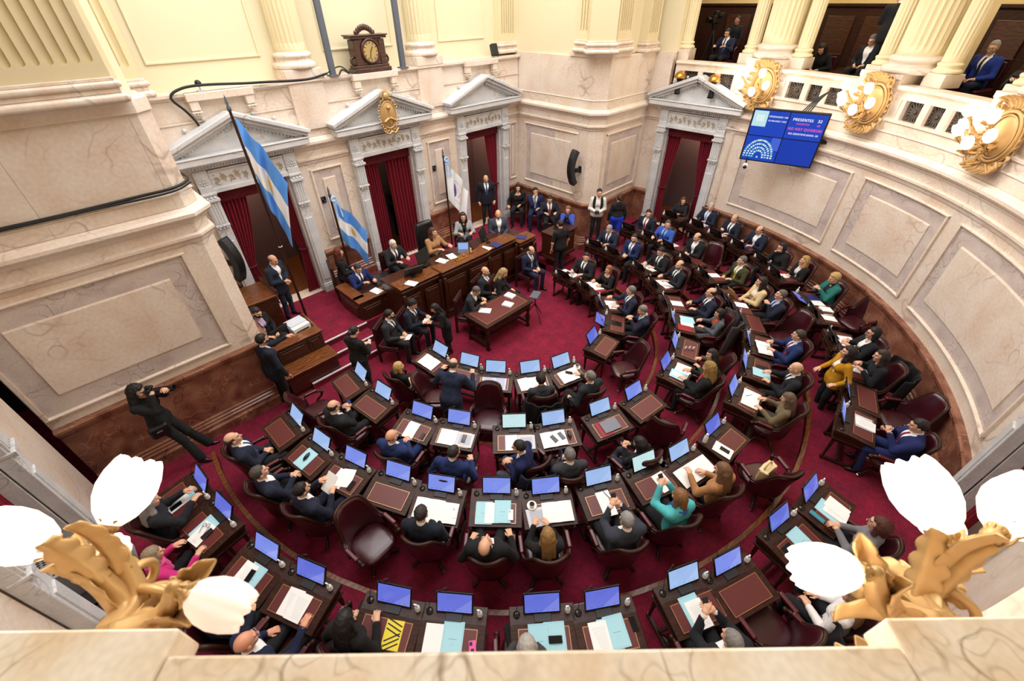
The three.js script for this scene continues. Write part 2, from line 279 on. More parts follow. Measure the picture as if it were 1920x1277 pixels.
function handGeo(h, s, curl, skin, spread = 1) {
  const S = new Solid(.008), sp = [-.029, -.0095, .0105, .029], L = [.066, .078, .073, .056];
  S.cap(V(0, 0, -.03), V(0, 0, .02), .022, .025, .02);
  S.cap(V(-.02, 0, .025), V(-.024, 0, .085), .016, .013, .02).cap(V(.02, 0, .025), V(.024, 0, .085), .016, .013, .02).cap(V(0, .002, .03), V(0, .002, .085), .017, .014, .02);
  for (let i = 0; i < 4; i++) {
    const c = curl * (1 + (i - 1.5) * .08), x = sp[i] * s * -1, x2 = x * (1 + .18 * spread);
    const a = V(x, 0, .088), b = V((x + x2) / 2, -Math.sin(c) * L[i] * .5, .088 + Math.cos(c) * L[i] * .5), e = V(x2, b.y - Math.sin(c * 2.1) * L[i] * .5, b.z + Math.cos(c * 2.1) * L[i] * .5);
    S.cap(a, b, .0098, .0088, .006).cap(b, e, .0088, .0072, .004);
  }
  S.cap(V(s * .022, -.004, .022), V(s * .05, -.012, .055), .014, .011, .012).cap(V(s * .05, -.012, .055), V(s * (.058 - curl * .016), -.018 - curl * .012, .088), .0105, .0085, .004);
  const sk = lin(skin), nail = sk.map((v, i) => Math.min(1, v * [1.12, 1.02, 1.0][i]));
  return paint(S.mesh(h), (x, y, z) => y > .002 && z > .15 ? nail : sk);
}
const ARM = {                                                     // wrist targets: [left, right], each x (own left +), y above the hip, z forward
  desk: [[.17, .29, .36], [-.17, .29, .36]], lap: [[.11, .1, .26], [-.11, .1, .26]], clasp: [[.05, .2, .3], [-.04, .21, .31]], phone: [[.06, .36, .3], [-.07, .37, .29]], phoneR: [[.17, .27, .32], [-.08, .45, .31]], phoneL: [[.09, .46, .31], [-.17, .27, .32]],
  rest: [[.29, .14, .2], [-.29, .14, .2]], write: [[.15, .29, .34], [-.12, .3, .38]], hang: [[.27, -.12, .06], [-.27, -.12, .06]], chin: [[.12, .14, .24], [-.05, .5, .17]], raise: [[.08, .43, .24], [-.05, .42, .24]], belly: [[.05, .1, .21], [-.06, .12, .22]], highphone: [[.05, .5, .36], [-.08, .49, .36]],
};
let personCount = 0;
function person(o) {
  o = { skin: 0xd9a98a, hair: 'short', hairColor: 0x2a2019, arms: 'desk', lean: .03, twist: 0, roll: 0, hy: 0, hp: 0, hr: 0, size: 1.05, floor: 0, seat: .47, legs: 'sit', curl: .5, trousers: 0x15171c, shoe: 0x100d0c, top: { kind: 'suit', color: 0x1b2236, shirt: 0xf1f1f1, tie: null }, ...o };
  const fem = o.fem ? 1 : 0, seed = 1000 + personCount++ * 17, R = rng(seed), stand = o.legs !== 'sit' && o.legs !== 'cross';
  const H = V(0, stand ? .93 : o.seat + .1, 0), q = new THREE.Quaternion().setFromEuler(new THREE.Euler(o.lean, o.twist, o.roll, 'YXZ'));
  const tf = (x, y, z) => V(x, y, z).applyQuaternion(q).add(H), wide = (fem ? .172 : .212) * (o.broad ?? 1), fat = o.fat ?? 1;
  const neck = tf(0, .49, -.005), hq = new THREE.Quaternion().setFromEuler(new THREE.Euler(o.lean * .55 + o.hp, o.twist + o.hy, o.roll * .5 + o.hr, 'YXZ'));
  const headC = neck.clone().add(V(0, .03, .005).applyQuaternion(q)).add(V(0, .11, .035).applyQuaternion(hq));
  // root: the head stands where the photograph shows it
  const yaw = o.yaw, size = o.size; let root;
  const rot = (v) => v.clone().multiplyScalar(size).applyAxisAngle(V(0, 1, 0), yaw);
  if (o.at) root = V(o.at[0], o.floor, o.at[1]);
  else { const hw = rot(headC), g = ground(o.px[0], o.px[1], o.floor + hw.y); root = V(g.x - hw.x, o.floor, g.z - hw.z); }
  const range = root.distanceTo(EYE), hb = Math.max(.0062, range * .00082), hh = Math.max(.0048, range * .00066), hc = Math.max(.013, range * .0015);
  const P = thing('person', o.label, o.category || 'person', root.toArray(), yaw, o.group); P.scale.setScalar(size);
  // arms
  const tgt = typeof o.arms === 'string' ? ARM[o.arms] : o.arms, A = [];
  [1, -1].forEach((s, i) => {
    const S = tf(s * wide, .425, -.005), W = V(tgt[i][0], tgt[i][1], tgt[i][2]); const w = (o.armWorld ? W.add(H) : W.applyAxisAngle(V(0, 1, 0), o.twist).add(H));
    const d = w.clone().sub(S), L1 = .285, L2 = .255; let L = d.length(); if (L > L1 + L2 - .01) { d.multiplyScalar((L1 + L2 - .01) / L); w.copy(S).add(d); L = L1 + L2 - .01; }
    const a = (L1 * L1 - L2 * L2 + L * L) / (2 * L), hgt = Math.sqrt(Math.max(0, L1 * L1 - a * a)), u = d.clone().normalize();
    const pole = V(s * (tgt[i][3] ?? .55), -1, -.25).applyAxisAngle(V(0, 1, 0), o.twist); pole.addScaledVector(u, -pole.dot(u)).normalize();
    const E = S.clone().addScaledVector(u, a).addScaledVector(pole, hgt); A.push({ s, S, E, W: w });
  });
  // body: head, core, arms and hands in one geometry
  const core = new Solid(.04), sk = lin(o.skin), bits = [], sleeve = o.top.sleeve ?? 1;
  core.cap(tf(0, .53, .008), tf(0, .4, .012), .05, .05).cap(tf(0, .38, .01), H, .07, .07).cap(tf(-wide + .03, .42, 0), tf(wide - .03, .42, 0), .035);
  for (const a of A) { const f = sleeve < 1 ? 1 : .72; core.cap(a.S, a.E, .042 * f, .036 * f).cap(a.E, a.W, .036 * f, .025); }
  if (o.top.neck) core.cap(tf(-.06, .42, .03), tf(.06, .42, .03), .062);
  const L = legPoints(o, H, stand, R); for (const g of L) { core.cap(g.hip, g.knee, .06, .045).cap(g.knee, g.ank, .045, .032); }
  bits.push(paint(core.mesh(Math.max(.016, hc * 1.15)), () => sk));
  bits.push(headGeo(hb, o, o.skin).applyMatrix4(new THREE.Matrix4().compose(headC, hq, V(1, 1, 1))));
  A.forEach((a, i) => {
    const dir = a.W.clone().sub(a.E).normalize(), hd = o.handDir?.[i] ? V(...o.handDir[i]).normalize() : V(dir.x * .8 - a.s * .18, dir.y * .45, dir.z + .12).normalize();
    const pn = V(...(o.palm?.[i] ?? [0, -1, 0])), up = pn.clone().negate(); up.addScaledVector(hd, -up.dot(hd)).normalize(); const xx = up.clone().cross(hd);
    a.hand = new THREE.Matrix4().makeBasis(xx, up, hd).setPosition(a.W); a.grip = V(0, -.03, .1).applyMatrix4(a.hand);
    bits.push(handGeo(hh, -a.s, o.curl, o.skin).applyMatrix4(a.hand));
  });
  for (const b of bits) b.deleteAttribute('uv');
  const body = new THREE.Mesh(mergeGeometries(bits, false), skinMat); body.name = numbered('body'); P.add(body);
  // hair, glasses, mask
  const HM = new THREE.Matrix4().compose(headC, hq, V(1, 1, 1)), onHead = (n, g, m) => obj(n, [].concat(g).map((k) => plain(k).applyMatrix4(HM)), m, P);
  if (o.hair !== 'none') { const g = hairGeo(hb, o.hair, seed).applyMatrix4(HM); const m = new THREE.Mesh(g, mat(o.hairColor, .62)); m.name = numbered('hair'); P.add(m); }
  if (o.glasses) { const r = []; for (const s of [-1, 1]) { r.push(put(new THREE.TorusGeometry(.021, .0028, 6, 14), s * .031, .005, .108)); r.push(bar(V(s * .052, .008, .106), V(s * .08, .01, -.01), .0025, .0025, 5)); } r.push(bar(V(-.01, .01, .109), V(.01, .01, .109), .0025, .0025, 5)); onHead('glasses', r, mat(o.glasses, .4)); }
  if (o.mask) { const S = new Solid(.02); S.ell(V(0, -.05, .07), .052, .052, .05).cap(V(-.07, -.03, 0), V(-.05, -.04, .06), .02, .03).cap(V(.07, -.03, 0), V(.05, -.04, .06), .02, .03); S.post = (d, x, y, z) => Math.max(d, y + .012 - z * .05); onHead('mask', S.mesh(hb), mat(o.mask, .9)); }
  if (o.headphones) onHead('headphones', [put(new THREE.TorusGeometry(.098, .008, 6, 20, Math.PI), 0, .02, 0), put(new THREE.CylinderGeometry(.035, .035, .03, 12), .092, 0, 0, 0, 0, Math.PI / 2), put(new THREE.CylinderGeometry(.035, .035, .03, 12), -.092, 0, 0, 0, 0, Math.PI / 2)], M.black);
  // clothes
  const wave = (d, x, y, z) => d + .0035 * Math.sin(x * 55 + y * 38 + seed) * Math.sin(y * 47 - z * 40);
  const torso = (S, r) => {
    S.cap(tf(-.075, .34, .012), tf(.075, .34, .012), (.128 + (fem ? -.018 : 0)) * fat + r, undefined, .06).cap(tf(-.05, .15, .01), tf(.05, .15, .01), (.121 - fem * .018) * fat + r, undefined, .08).cap(tf(-.07, 0, 0), tf(.07, 0, 0), .125 + r, undefined, .08);
    S.cap(tf(-wide + .02, .418, -.012), tf(wide - .02, .418, -.012), .06 + r, undefined, .05).cap(tf(-.05, .455, -.01), tf(.05, .455, -.01), .05 + r, undefined, .05);
    if (fem) S.ell(tf(.07, .3, .095), .062, .062, .05, .05).ell(tf(-.07, .3, .095), .062, .062, .05, .05);
    return S;
  };
  const arms = (S, r) => { for (const a of A) { if (sleeve > .9) { const c = a.W.clone().lerp(a.E, .06); S.cap(a.S, a.E, .066 + r, .055 + r, .04).cap(a.E, c, .054 + r, .041 + r, .03); } else if (sleeve > 0) S.cap(a.S, a.S.clone().lerp(a.E, sleeve * 1.6), .06 + r, .052 + r, .04); } return S; };
  const iq = q.clone().invert(), loc = V(), t = o.top, long = o.coat ?? (stand ? .14 : .04);
  const hem = (S, r) => { if (stand) S.cap(tf(-.07, 0, 0), V(-.07, H.y - long, -.005), .126 - fem * .016 + r, .136 - fem * .016 + r, .05).cap(tf(.07, 0, 0), V(.07, H.y - long, -.005), .126 - fem * .016 + r, .136 - fem * .016 + r, .05); return S; };
  const addMesh = (n, g, m, label) => { const k = new THREE.Mesh(g, m); k.name = numbered(n); if (label) k.userData.label = label; P.add(k); return k; };
  if (t.kind === 'suit') {
    const S = hem(arms(torso(new Solid(.04), .004), 0), .004), open = t.open ?? 1; S.cap(tf(-.045, .47, -.04), tf(.045, .47, -.04), .042, .042, .04).cap(tf(-.06, .465, -.02), tf(-.05, .44, .05), .035, .03, .03).cap(tf(.06, .465, -.02), tf(.05, .44, .05), .035, .03, .03);
    S.post = (d, x, y, z) => { d = wave(d, x, y, z); loc.set(x - H.x, y - H.y, z - H.z).applyQuaternion(iq); const k = (loc.y - .1) / .38; if (k > -.1 && loc.z > .0) { const w = (.004 + .078 * Math.max(k, 0)) * open; d = Math.max(d, Math.min(w - Math.abs(loc.x), loc.z - .02, loc.y - .1)); } return d; };
    addMesh(t.name || 'jacket', S.mesh(hc), cloth(t.color));
    const C = torso(new Solid(.04), -.012); C.cap(tf(0, .46, -.004), tf(0, .515, .004), .066, .058, .02);
    C.post = (d, x, y, z) => { loc.set(x - H.x, y - H.y, z - H.z).applyQuaternion(iq); return Math.max(d, Math.abs(loc.x) - .115, .07 - loc.y, -.09 - loc.z - (loc.y > .46 ? .1 : 0), loc.y > .47 ? -.2 : -9); };
    addMesh(t.inner || 'shirt', C.mesh(hc * .85), cloth(t.shirt ?? 0xf2f2f0));
    for (const a of A) { const c = a.W.clone().lerp(a.E, .1), g = bar(c, a.W.clone().lerp(a.E, -.02), .036, .033, 10); obj('shirt_cuff', g, cloth(t.shirt ?? 0xf2f2f0), P); }
    if (t.tie) {
      const pts = []; for (let i = 0; i <= 8; i++) { const y = .465 - i * .045; let z = .2; for (; z > -.05; z -= .004) { const w = tf(0, y, z); if (C.at(w.x, w.y, w.z) < .004) break; } pts.push([y, z]); }
      const g = slabGeo(2, 8, (u, v) => { const k = Math.round(v * 8), w = (k === 0 ? .018 : .014 + .018 * v), p = tf((u - .5) * 2 * w, pts[k][0], pts[k][1] + .009); return [p.x, p.y, p.z]; }, .006);
      addMesh('tie', g, cloth(t.tie));
    }
  } else {
    const S = hem(arms(torso(new Solid(.04), t.loose ?? 0), t.loose ?? 0), t.loose ?? 0); S.cap(tf(-.03, .46, -.035), tf(.03, .46, -.035), .055, .055, .05); if (!t.neck) S.cap(tf(0, .45, -.005), tf(0, .5, 0), .07, .062, .03);
    S.post = (d, x, y, z) => { d = wave(d, x, y, z); if (t.neck) { loc.set(x - H.x, y - H.y, z - H.z).applyQuaternion(iq); d = Math.max(d, .1 - Math.hypot(loc.x, loc.y - .5, (loc.z - .06))); } return d; };
    addMesh(t.name || 'sweater', S.mesh(hc), cloth(t.color));
    if (t.vest) { const C = torso(new Solid(.04), .012); C.post = (d, x, y, z) => { loc.set(x - H.x, y - H.y, z - H.z).applyQuaternion(iq); return Math.max(d, .06 - Math.abs(loc.x) - (loc.z < 0 ? 9 : 0), Math.abs(loc.x) - .16, .05 - loc.y); }; addMesh('vest', C.mesh(hc), cloth(t.vest)); }
  }
  if (o.scarf) { const S = new Solid(.03); for (let i = 0; i < 8; i++) { const a = i / 8 * 6.283, b = (i + 1) / 8 * 6.283; S.cap(tf(Math.sin(a) * .075, .475, Math.cos(a) * .075), tf(Math.sin(b) * .075, .475, Math.cos(b) * .075), .028); } S.cap(tf(.02, .46, .09), tf(.06, .28, .14), .03, .035).cap(tf(-.03, .46, .09), tf(-.05, .3, .14), .03, .03); addMesh('scarf', S.mesh(hc), cloth(o.scarf)); }
  if (o.lanyard) obj('lanyard', tube([tf(-.07, .46, .02), tf(-.05, .3, .14), tf(0, .18, .155), tf(.05, .3, .14), tf(.07, .46, .02)], .005, 14, 5), mat(o.lanyard), P);
  if (o.skirt) { const S = new Solid(.06); for (const g of L) S.cap(g.hip, g.hip.clone().lerp(g.knee, .95), .132, .1); S.cap(L[0].hip, L[1].hip, .13); addMesh('skirt', S.mesh(hc), cloth(o.skirt)); }
  else { const S = new Solid(.03); for (const g of L) S.cap(g.hip, g.knee, .088, .066).cap(g.knee, g.ank, .066, o.flare ? .075 : .05); S.cap(L[0].hip, L[1].hip, .105, .105, .05); S.post = wave; addMesh('trousers', S.mesh(hc), cloth(o.trousers)); }
  for (const g of L) { const S = new Solid(.02), f = g.foot, a = V(g.ank.x, g.ank.y - .06, g.ank.z - .03); S.cap(a, a.clone().addScaledVector(f, .1), .035, .036).cap(a.clone().addScaledVector(f, .1), a.clone().addScaledVector(f, .17).add(V(0, -.008, 0)), .036, .026).cap(a, V(a.x, a.y + .05, a.z), .036, .034); addMesh('shoe', S.mesh(hc * .8), mat(o.shoe, .35)); }
  P.updateMatrixWorld(true);
  const info = { P, root, yaw, range, hands: A.map((a) => a.grip.clone().applyMatrix4(P.matrixWorld)), handQ: A.map((a) => new THREE.Quaternion().setFromRotationMatrix(a.hand)), head: headC.clone().applyMatrix4(P.matrixWorld), local: (x, y, z) => tf(x, y, z).applyMatrix4(P.matrixWorld), hip: H.clone().applyMatrix4(P.matrixWorld) };
  return info;
}
function legPoints(o, H, stand, R) {
  const out = [];
  for (const s of [1, -1]) {
    const hip = V(H.x + s * .085, H.y, H.z); let knee, ank, foot = V(s * .2, 0, 1).normalize();
    if (stand) { const w = o.legs === 'walk' ? s * .16 : 0, d = o.legs === 'lean' ? .32 : 0; knee = V(s * .095, .5, .025 + w * .5 + d * .5); ank = V(s * (o.legs === 'lean' ? .16 : .11), .095, -.01 + w + d); }
    else if (o.legs === 'cross' && s === -1) { knee = V(-.03, H.y + .1, .4); ank = V(.16, H.y - .24, .52); foot = V(.35, -.35, 1).normalize(); }
    else { const k = (o.spread ?? .05) + R() * .03; knee = V(s * (.09 + k), H.y - .005, .42); ank = V(s * (.09 + k * .9), .095, .36 + R() * .06); }
    out.push({ hip, knee, ank, foot });
  }
  return out;
}
// ---------------------------------------------------------------- the chamber: a hall open to a straight front, closed by a horseshoe wall
const CX = 6.1, CZ = -6.2, D2R = Math.PI / 180;
const RW = (az) => az < 90 ? 8.05 + .33 * Math.min(1, Math.max(0, (az - 4) / 44)) : Math.min(8.38 + .3 * Math.pow(Math.max(0, (az - 135) / 23), 1.3), 8.05 / Math.cos((180 - az) * Math.PI / 180));
const polar = (az, r) => [CX + Math.cos(az * D2R) * r, CZ + Math.sin(az * D2R) * r];
const onWall = (az, off = 0) => polar(az, RW(az) - off);
const arc = (a0, a1, off = 0, step = 2) => { const n = Math.max(1, Math.round((a1 - a0) / step)), p = []; for (let i = 0; i <= n; i++) { const a = a0 + (a1 - a0) * i / n; p.push(onWall(a, off)); } return p; };
const TIER = [0, .15, .3, .48], PODIUM = .5, BALCONY = 4.6;
const TX = 6.34, TZ = -6.4, TR = [3.72, 5.14, 6.76];               // tier centre and riser radii
// floors
{
  const f = structure('floor');
  obj('carpet', bx(18.4, .2, 16, 6.1, -.1, -4), M.carpet, f);
  for (let i = 0; i < 3; i++) {
    const s = new THREE.Shape(), h = new THREE.Path(), y0 = TIER[i], y1 = TIER[i + 1], r = TR[i];
    s.moveTo(-2.6, 8.2); s.lineTo(14.9, 8.2); s.lineTo(14.9, -3); s.lineTo(-2.6, -3); s.closePath();
    const zf = i === 2 ? 8.2 : 7.7;                               // shape plane: x, -z
    const pts = []; for (let a = -8; a <= 188; a += 4) pts.push([TX + Math.cos(a * D2R) * r, -(TZ + Math.sin(a * D2R) * r)]);
    const sh = new THREE.Shape(); sh.moveTo(pts[0][0], pts[0][1]); for (const p of pts) sh.lineTo(...p);
    sh.lineTo(-2.6, pts[pts.length - 1][1]); sh.lineTo(-2.6, -3); sh.lineTo(14.9, -3); sh.lineTo(14.9, pts[0][1]); sh.closePath();
    const g = new THREE.ExtrudeGeometry(sh, { depth: y1 - .001, bevelEnabled: false }); g.rotateX(-Math.PI / 2);
    obj('tier_carpet', g, M.carpet, f);
    const path = pts.map((p) => [p[0], -p[1]]);
    obj('tier_nosing', sweep(path, [[-.05, y1 - .03], [-.05, y1 + .006], [.018, y1 + .006], [.022, y1 - .01], [.018, y1 - .03]]), M.tan, f);
    obj('tier_riser', sweep(path, rect(-.02, .012, y0, y1 - .03)), M.dark, f);
  }
  // side floors beside the podium, on the level of the upper tier
  obj('side_carpet', bx(3.2, .48, 2.2, 13.2, .239, -7.1), M.carpet, f);
  obj('podium_carpet', bx(10.2, .5, 2.25, 6.5, .25, -9.98), M.carpet, f);
  for (const [y, z] of [[.17, -8.1], [.335, -8.47], [.5, -8.85]]) {
    obj('step_carpet', bx(1.9, y - .003, .7, 2.75, y / 2, z - .35), M.carpet, f); obj('step_nosing', bx(1.9, .035, .045, 2.75, y - .012, z - .005, .008), M.white, f);
  }
  for (const [y, z] of [[.17, -7.45], [.335, -7.8], [.5, -8.15]]) { obj('step_carpet', bx(1.1, y - .003, .7, 10.1, y / 2, z - .45), M.carpet, f); obj('step_nosing', bx(1.1, .05, .045, 10.1, y - .02, z - .1, .008), M.wood, f); }
  for (const [x, z, y] of [[1.58, -1.37, .32], [3.1, -2.95, .17]]) { const g = bx(.42, .05, .09, 0, 0, 0, .01); g.rotateY(.74); obj('aisle_step', g.translate(x, y, z), M.white, f); }
}
// ---- wall dressing
const PROF = {
  base: (y) => [[-.25, y], [.13, y], [.13, y + .2], [.1, y + .24], [.1, y + .3], [.075, y + .32], [.08, y + .36], [.05, y + .38], [.055, y + .42], [.03, y + .45], [-.25, y + .45]],
  cap: [[-.25, 1.4], [.03, 1.4], [.055, 1.44], [.055, 1.47], [.1, 1.51], [.11, 1.57], [.09, 1.6], [-.25, 1.6]],
  string: [[-.2, 3.8], [.02, 3.8], [.035, 3.86], [.07, 3.89], [.07, 3.93], [.02, 3.95], [-.2, 3.95]],
  torus: [[-.2, 4.1], [.02, 4.1], [.05, 4.14], [.05, 4.17], [.1, 4.19], [.14, 4.235], [.14, 4.285], [.1, 4.325], [.05, 4.335], [.03, 4.36], [-.2, 4.36]],
  ledge: [[-.2, 4.56], [.0, 4.56], [.02, 4.585], [.0, 4.6], [-.2, 4.6]],
};
function lengthOf(path) { let s = 0; for (let i = 1; i < path.length; i++) s += Math.hypot(path[i][0] - path[i - 1][0], path[i][1] - path[i - 1][1]); return s; }
function cut(path, s0, s1) {
  const out = []; let s = 0; const at = (a, b, t) => [a[0] + (b[0] - a[0]) * t, a[1] + (b[1] - a[1]) * t];
  for (let i = 1; i < path.length; i++) { const a = path[i - 1], b = path[i], l = Math.hypot(b[0] - a[0], b[1] - a[1]); if (s + l > s0 + 1e-6 && s < s1 - 1e-6) { if (!out.length) out.push(at(a, b, Math.max(0, (s0 - s) / l))); out.push(at(a, b, Math.min(1, (s1 - s) / l))); } s += l; }
  return out;
}
function slabs(parent, name, path, y0, y1, o, m, len, seed = 1) {    // a course of marble slabs with open joints
  const L = lengthOf(path), n = Math.max(1, Math.round(L / len));
  obj('joint_bed', sweep(path, rect(-.2, o - .008, y0, y1)), m, parent);
  for (let i = 0; i < n; i++) obj(name, sweep(cut(path, L * i / n + .0025, L * (i + 1) / n - .0025), [[-.18, y0 + .003], [-.18, y1 - .003], [o - .004, y1 - .003], [o, y1 - .008], [o, y0 + .008], [o - .004, y0 + .003]]), m, parent);
}
function dress(w, path, y0, { full = true, lower = true } = {}) {
  if (lower) {
    obj('plinth', sweep(path, PROF.base(y0)), M.red, w); slabs(w, 'dado_slab', path, y0 + .45, 1.4, .03, M.red, 1.9); obj('dado_cap', sweep(path, PROF.cap), M.red, w);
    obj('wall_face', sweep(path, rect(-.25, 0, 1.6, 3.8)), M.cream, w); obj('string_course', sweep(path, PROF.string), M.cream, w); obj('frieze_band', sweep(path, rect(-.25, .015, 3.95, 4.1)), M.cream, w);
  }
  if (full) { obj('torus_moulding', sweep(path, PROF.torus), M.cream, w); slabs(w, 'band_slab', path, 4.36, 4.56, 0, M.cream, 1.5); obj('band_ledge', sweep(path, PROF.ledge), M.cream, w); }
}
function panel(w, path, y0 = 1.8, y1 = 3.68, b = .27) {               // a marble panel: bolection moulding, veined border, raised field
  const L = lengthOf(path), p = new THREE.Group(); p.name = numbered('panel'); w.add(p); const t = .05;
  const mould = (o) => [[.0, y1 - t], [.0, y1], [.028, y1], [.05, y1 - .012], [.05, y1 - .03], [.012, y1 - t]];
  const bot = [[0, y0], [0, y0 + t], [.012, y0 + t], [.05, y0 + .03], [.05, y0 + .012], [.028, y0]];
  obj('panel_moulding', [sweep(path, mould()), sweep(path, bot), sweep(cut(path, 0, t), [[0, y0 + .02], [0, y1 - .02], [.046, y1 - .02], [.046, y0 + .02]]), sweep(cut(path, L - t, L), [[0, y0 + .02], [0, y1 - .02], [.046, y1 - .02], [.046, y0 + .02]])], M.cream, p);
  obj('panel_border', sweep(cut(path, t, L - t), rect(-.02, .006, y0 + t, y1 - t)), M.grey, p);
  const f = cut(path, t + b, L - t - b); obj('panel_field', sweep(f, [[0, y0 + t + b], [0, y1 - t - b], [.016, y1 - t - b], [.028, y1 - t - b - .025], [.028, y0 + t + b + .025], [.016, y0 + t + b]]), M.cream, p);
}
const hole = (x0, x1, y0, y1) => { const h = new THREE.Path(); h.moveTo(x0, y0); h.lineTo(x0, y1); h.lineTo(x1, y1); h.lineTo(x1, y0); h.closePath(); return h; };
const FD = [2.9, 6.42, 9.94], FZ = -11.1, OW = .78, OT = 3.78;
{ // left wall with its big panel
  const w = structure('wall_left'), path = [[-1.95, -8.35], [1.12, -8.35]];
  dress(w, [[-1.95, -8.35], [1.12, -8.35], [1.35, -8.56], [1.35, -11.1]], 0);
  panel(w, cut(path, .02, 2.75), 1.78, 3.7, .3);
  const up = [[-1.95, -8.38], [1.1, -8.38], [1.32, -8.58], [1.32, -11.1]];
  slabs(w, 'marble_slab', up, 4.6, 5.7, -.02, M.cream, 1.62); obj('upper_plinth', sweep([[-.3, -8.35], [1.1, -8.35], [1.32, -8.56], [1.32, -9.3]], rect(-.2, 0, 5.7, 5.86)), M.cream, w);
  obj('upper_wall', sweep([[-1.95, -8.6], [1.1, -8.6], [1.2, -8.7], [1.2, -11.1]], rect(-.2, 0, 5.7, 12)), M.yellow, w);
}
{ // front wall behind the podium
  const w = structure('wall_front'), s = new THREE.Shape(); s.moveTo(1.1, 0); s.lineTo(11.9, 0); s.lineTo(11.9, 4.15); s.lineTo(1.1, 4.15); s.closePath();
  for (const x of FD) s.holes.push(hole(x - OW, x + OW, .5, OT));
  const g = new THREE.ExtrudeGeometry(s, { depth: .42, bevelEnabled: false }); obj('wall_face', g.translate(0, 0, FZ - .42), M.cream, w);
  for (const [a, b] of [[1.35, FD[0] - 1.1], [FD[0] + 1.1, FD[1] - 1.1], [FD[1] + 1.1, FD[2] - 1.1], [FD[2] + 1.1, 11.6]]) {
    const p = [[a, FZ], [b, FZ]]; obj('plinth', sweep(p, PROF.base(.5)), M.red, w); slabs(w, 'dado_slab', p, .95, 1.4, .03, M.red, 1.4); obj('dado_cap', sweep(p, PROF.cap), M.red, w);
    obj('string_course', sweep(p, PROF.string), M.cream, w); obj('torus_moulding', sweep(p, PROF.torus), M.cream, w);
    const L = b - a, i = L > .8 ? .24 : .1; if (L > .3) panel(w, [[a + i, FZ], [b - i, FZ]], 1.82, 3.66, L > .8 ? .2 : .07);
  }
  const all = [[1.35, FZ], [11.6, FZ]];
  slabs(w, 'marble_slab', all, 4.36, 5.0, -.0, M.cream, 1.75); obj('band_ledge', sweep(all, [[-.2, 5.0], [.0, 5.0], [.03, 5.02], [.03, 5.05], [-.2, 5.05]]), M.cream, w);
  slabs(w, 'marble_slab', all, 5.05, 5.42, -.01, M.cream, 1.75);
  obj('ledge_cap', sweep(all, [[-.6, 5.42], [.0, 5.42], [.03, 5.46], [.09, 5.48], [.09, 5.53], [-.6, 5.53]]), M.cream, w);
  for (const x of FD) {                                            // a projecting shelf on two brackets above each doorway
    obj('ledge_shelf', bx(1.25, .14, .16, x, 5.46, FZ + .1, .015), M.cream, w);
    for (const e of [-.52, .52]) obj('ledge_bracket', [bx(.17, .17, .14, x + e, 5.31, FZ + .09, .02), bx(.19, .03, .16, x + e, 5.2, FZ + .09, .01), ...[-.055, 0, .055].map((k) => bx(.035, .035, .12, x + e + k, 5.17, FZ + .09))], M.cream, w);
  }
  obj('upper_wall', bx(11.6, 6.6, .3, 6.6, 8.75, FZ - .55), M.yellow, w);
  for (const [x0, x1] of [[2.0, 4.05], [5.5, 7.35], [8.85, 10.5]]) {
    const r = []; for (const [a, b, c, d] of [[x0, x1, 5.98, 6.02], [x0, x1, 8.9, 8.94]]) r.push(bx(b - a, d - c, .04, (a + b) / 2, (c + d) / 2, FZ - .39, .01));
    for (const x of [x0, x1]) r.push(bx(.04, 2.96, .04, x, 7.46, FZ - .39, .01)); obj('panel_moulding', r, M.yellow, w);
  }
}
// right pier: return of the niche, chamfered corner, then the short wall up to the right doorway
{
  const w = structure('wall_right'), path = [[11.6, FZ], [11.5, -8.08], [11.82, -7.76], [14.15, -7.76], [14.15, -7.2]];
  dress(w, path, 0); panel(w, [[11.592, -10.75], [11.52, -8.45]], 1.8, 3.68, .24); panel(w, [[11.98, -7.76], [13.95, -7.76]], 1.8, 3.68, .24);
  slabs(w, 'marble_slab', [[11.6, FZ - .4], [11.5, -8.08], [11.82, -7.76], [14.15, -7.76], [14.15, -7.2]], 4.6, 5.62, -.03, M.cream, 1.5);
  obj('upper_plinth', sweep([[11.53, -9.0], [11.5, -8.08], [11.82, -7.76], [12.7, -7.76]], rect(-.5, .02, 5.62, 5.72)), M.cream, w);
  obj('upper_wall', sweep([[11.62, FZ - .5], [11.66, -8.05], [11.9, -8.0], [14.3, -8.0], [14.3, -7.2]], rect(-.3, 0, 5.62, 12)), M.yellow, w);
  const s = new THREE.Shape(); s.moveTo(-1.9, 0); s.lineTo(1.35, 0); s.lineTo(1.35, 4.36); s.lineTo(-1.9, 4.36); s.closePath(); s.holes.push(hole(-OW, OW, .48, OT));
  const g = new THREE.ExtrudeGeometry(s, { depth: .3, bevelEnabled: false }); g.rotateY(-Math.PI / 2); obj('door_wall', g.translate(14.475, 0, -6.15), M.cream, w);
  obj('frieze_band', bx(.05, .26, 2.4, 14.14, 4.23, -6.15), M.cream, w);
  const w2 = structure('wall_left'), s2 = new THREE.Shape(); s2.moveTo(-2.6, 0); s2.lineTo(2.65, 0); s2.lineTo(2.65, 4.36); s2.lineTo(-2.6, 4.36); s2.closePath(); s2.holes.push(hole(-OW, OW, .48, OT));
  const g2 = new THREE.ExtrudeGeometry(s2, { depth: .3, bevelEnabled: false }); g2.rotateY(Math.PI / 2); obj('door_wall', g2.translate(-2.275, 0, -5.25), M.cream, w2);
}
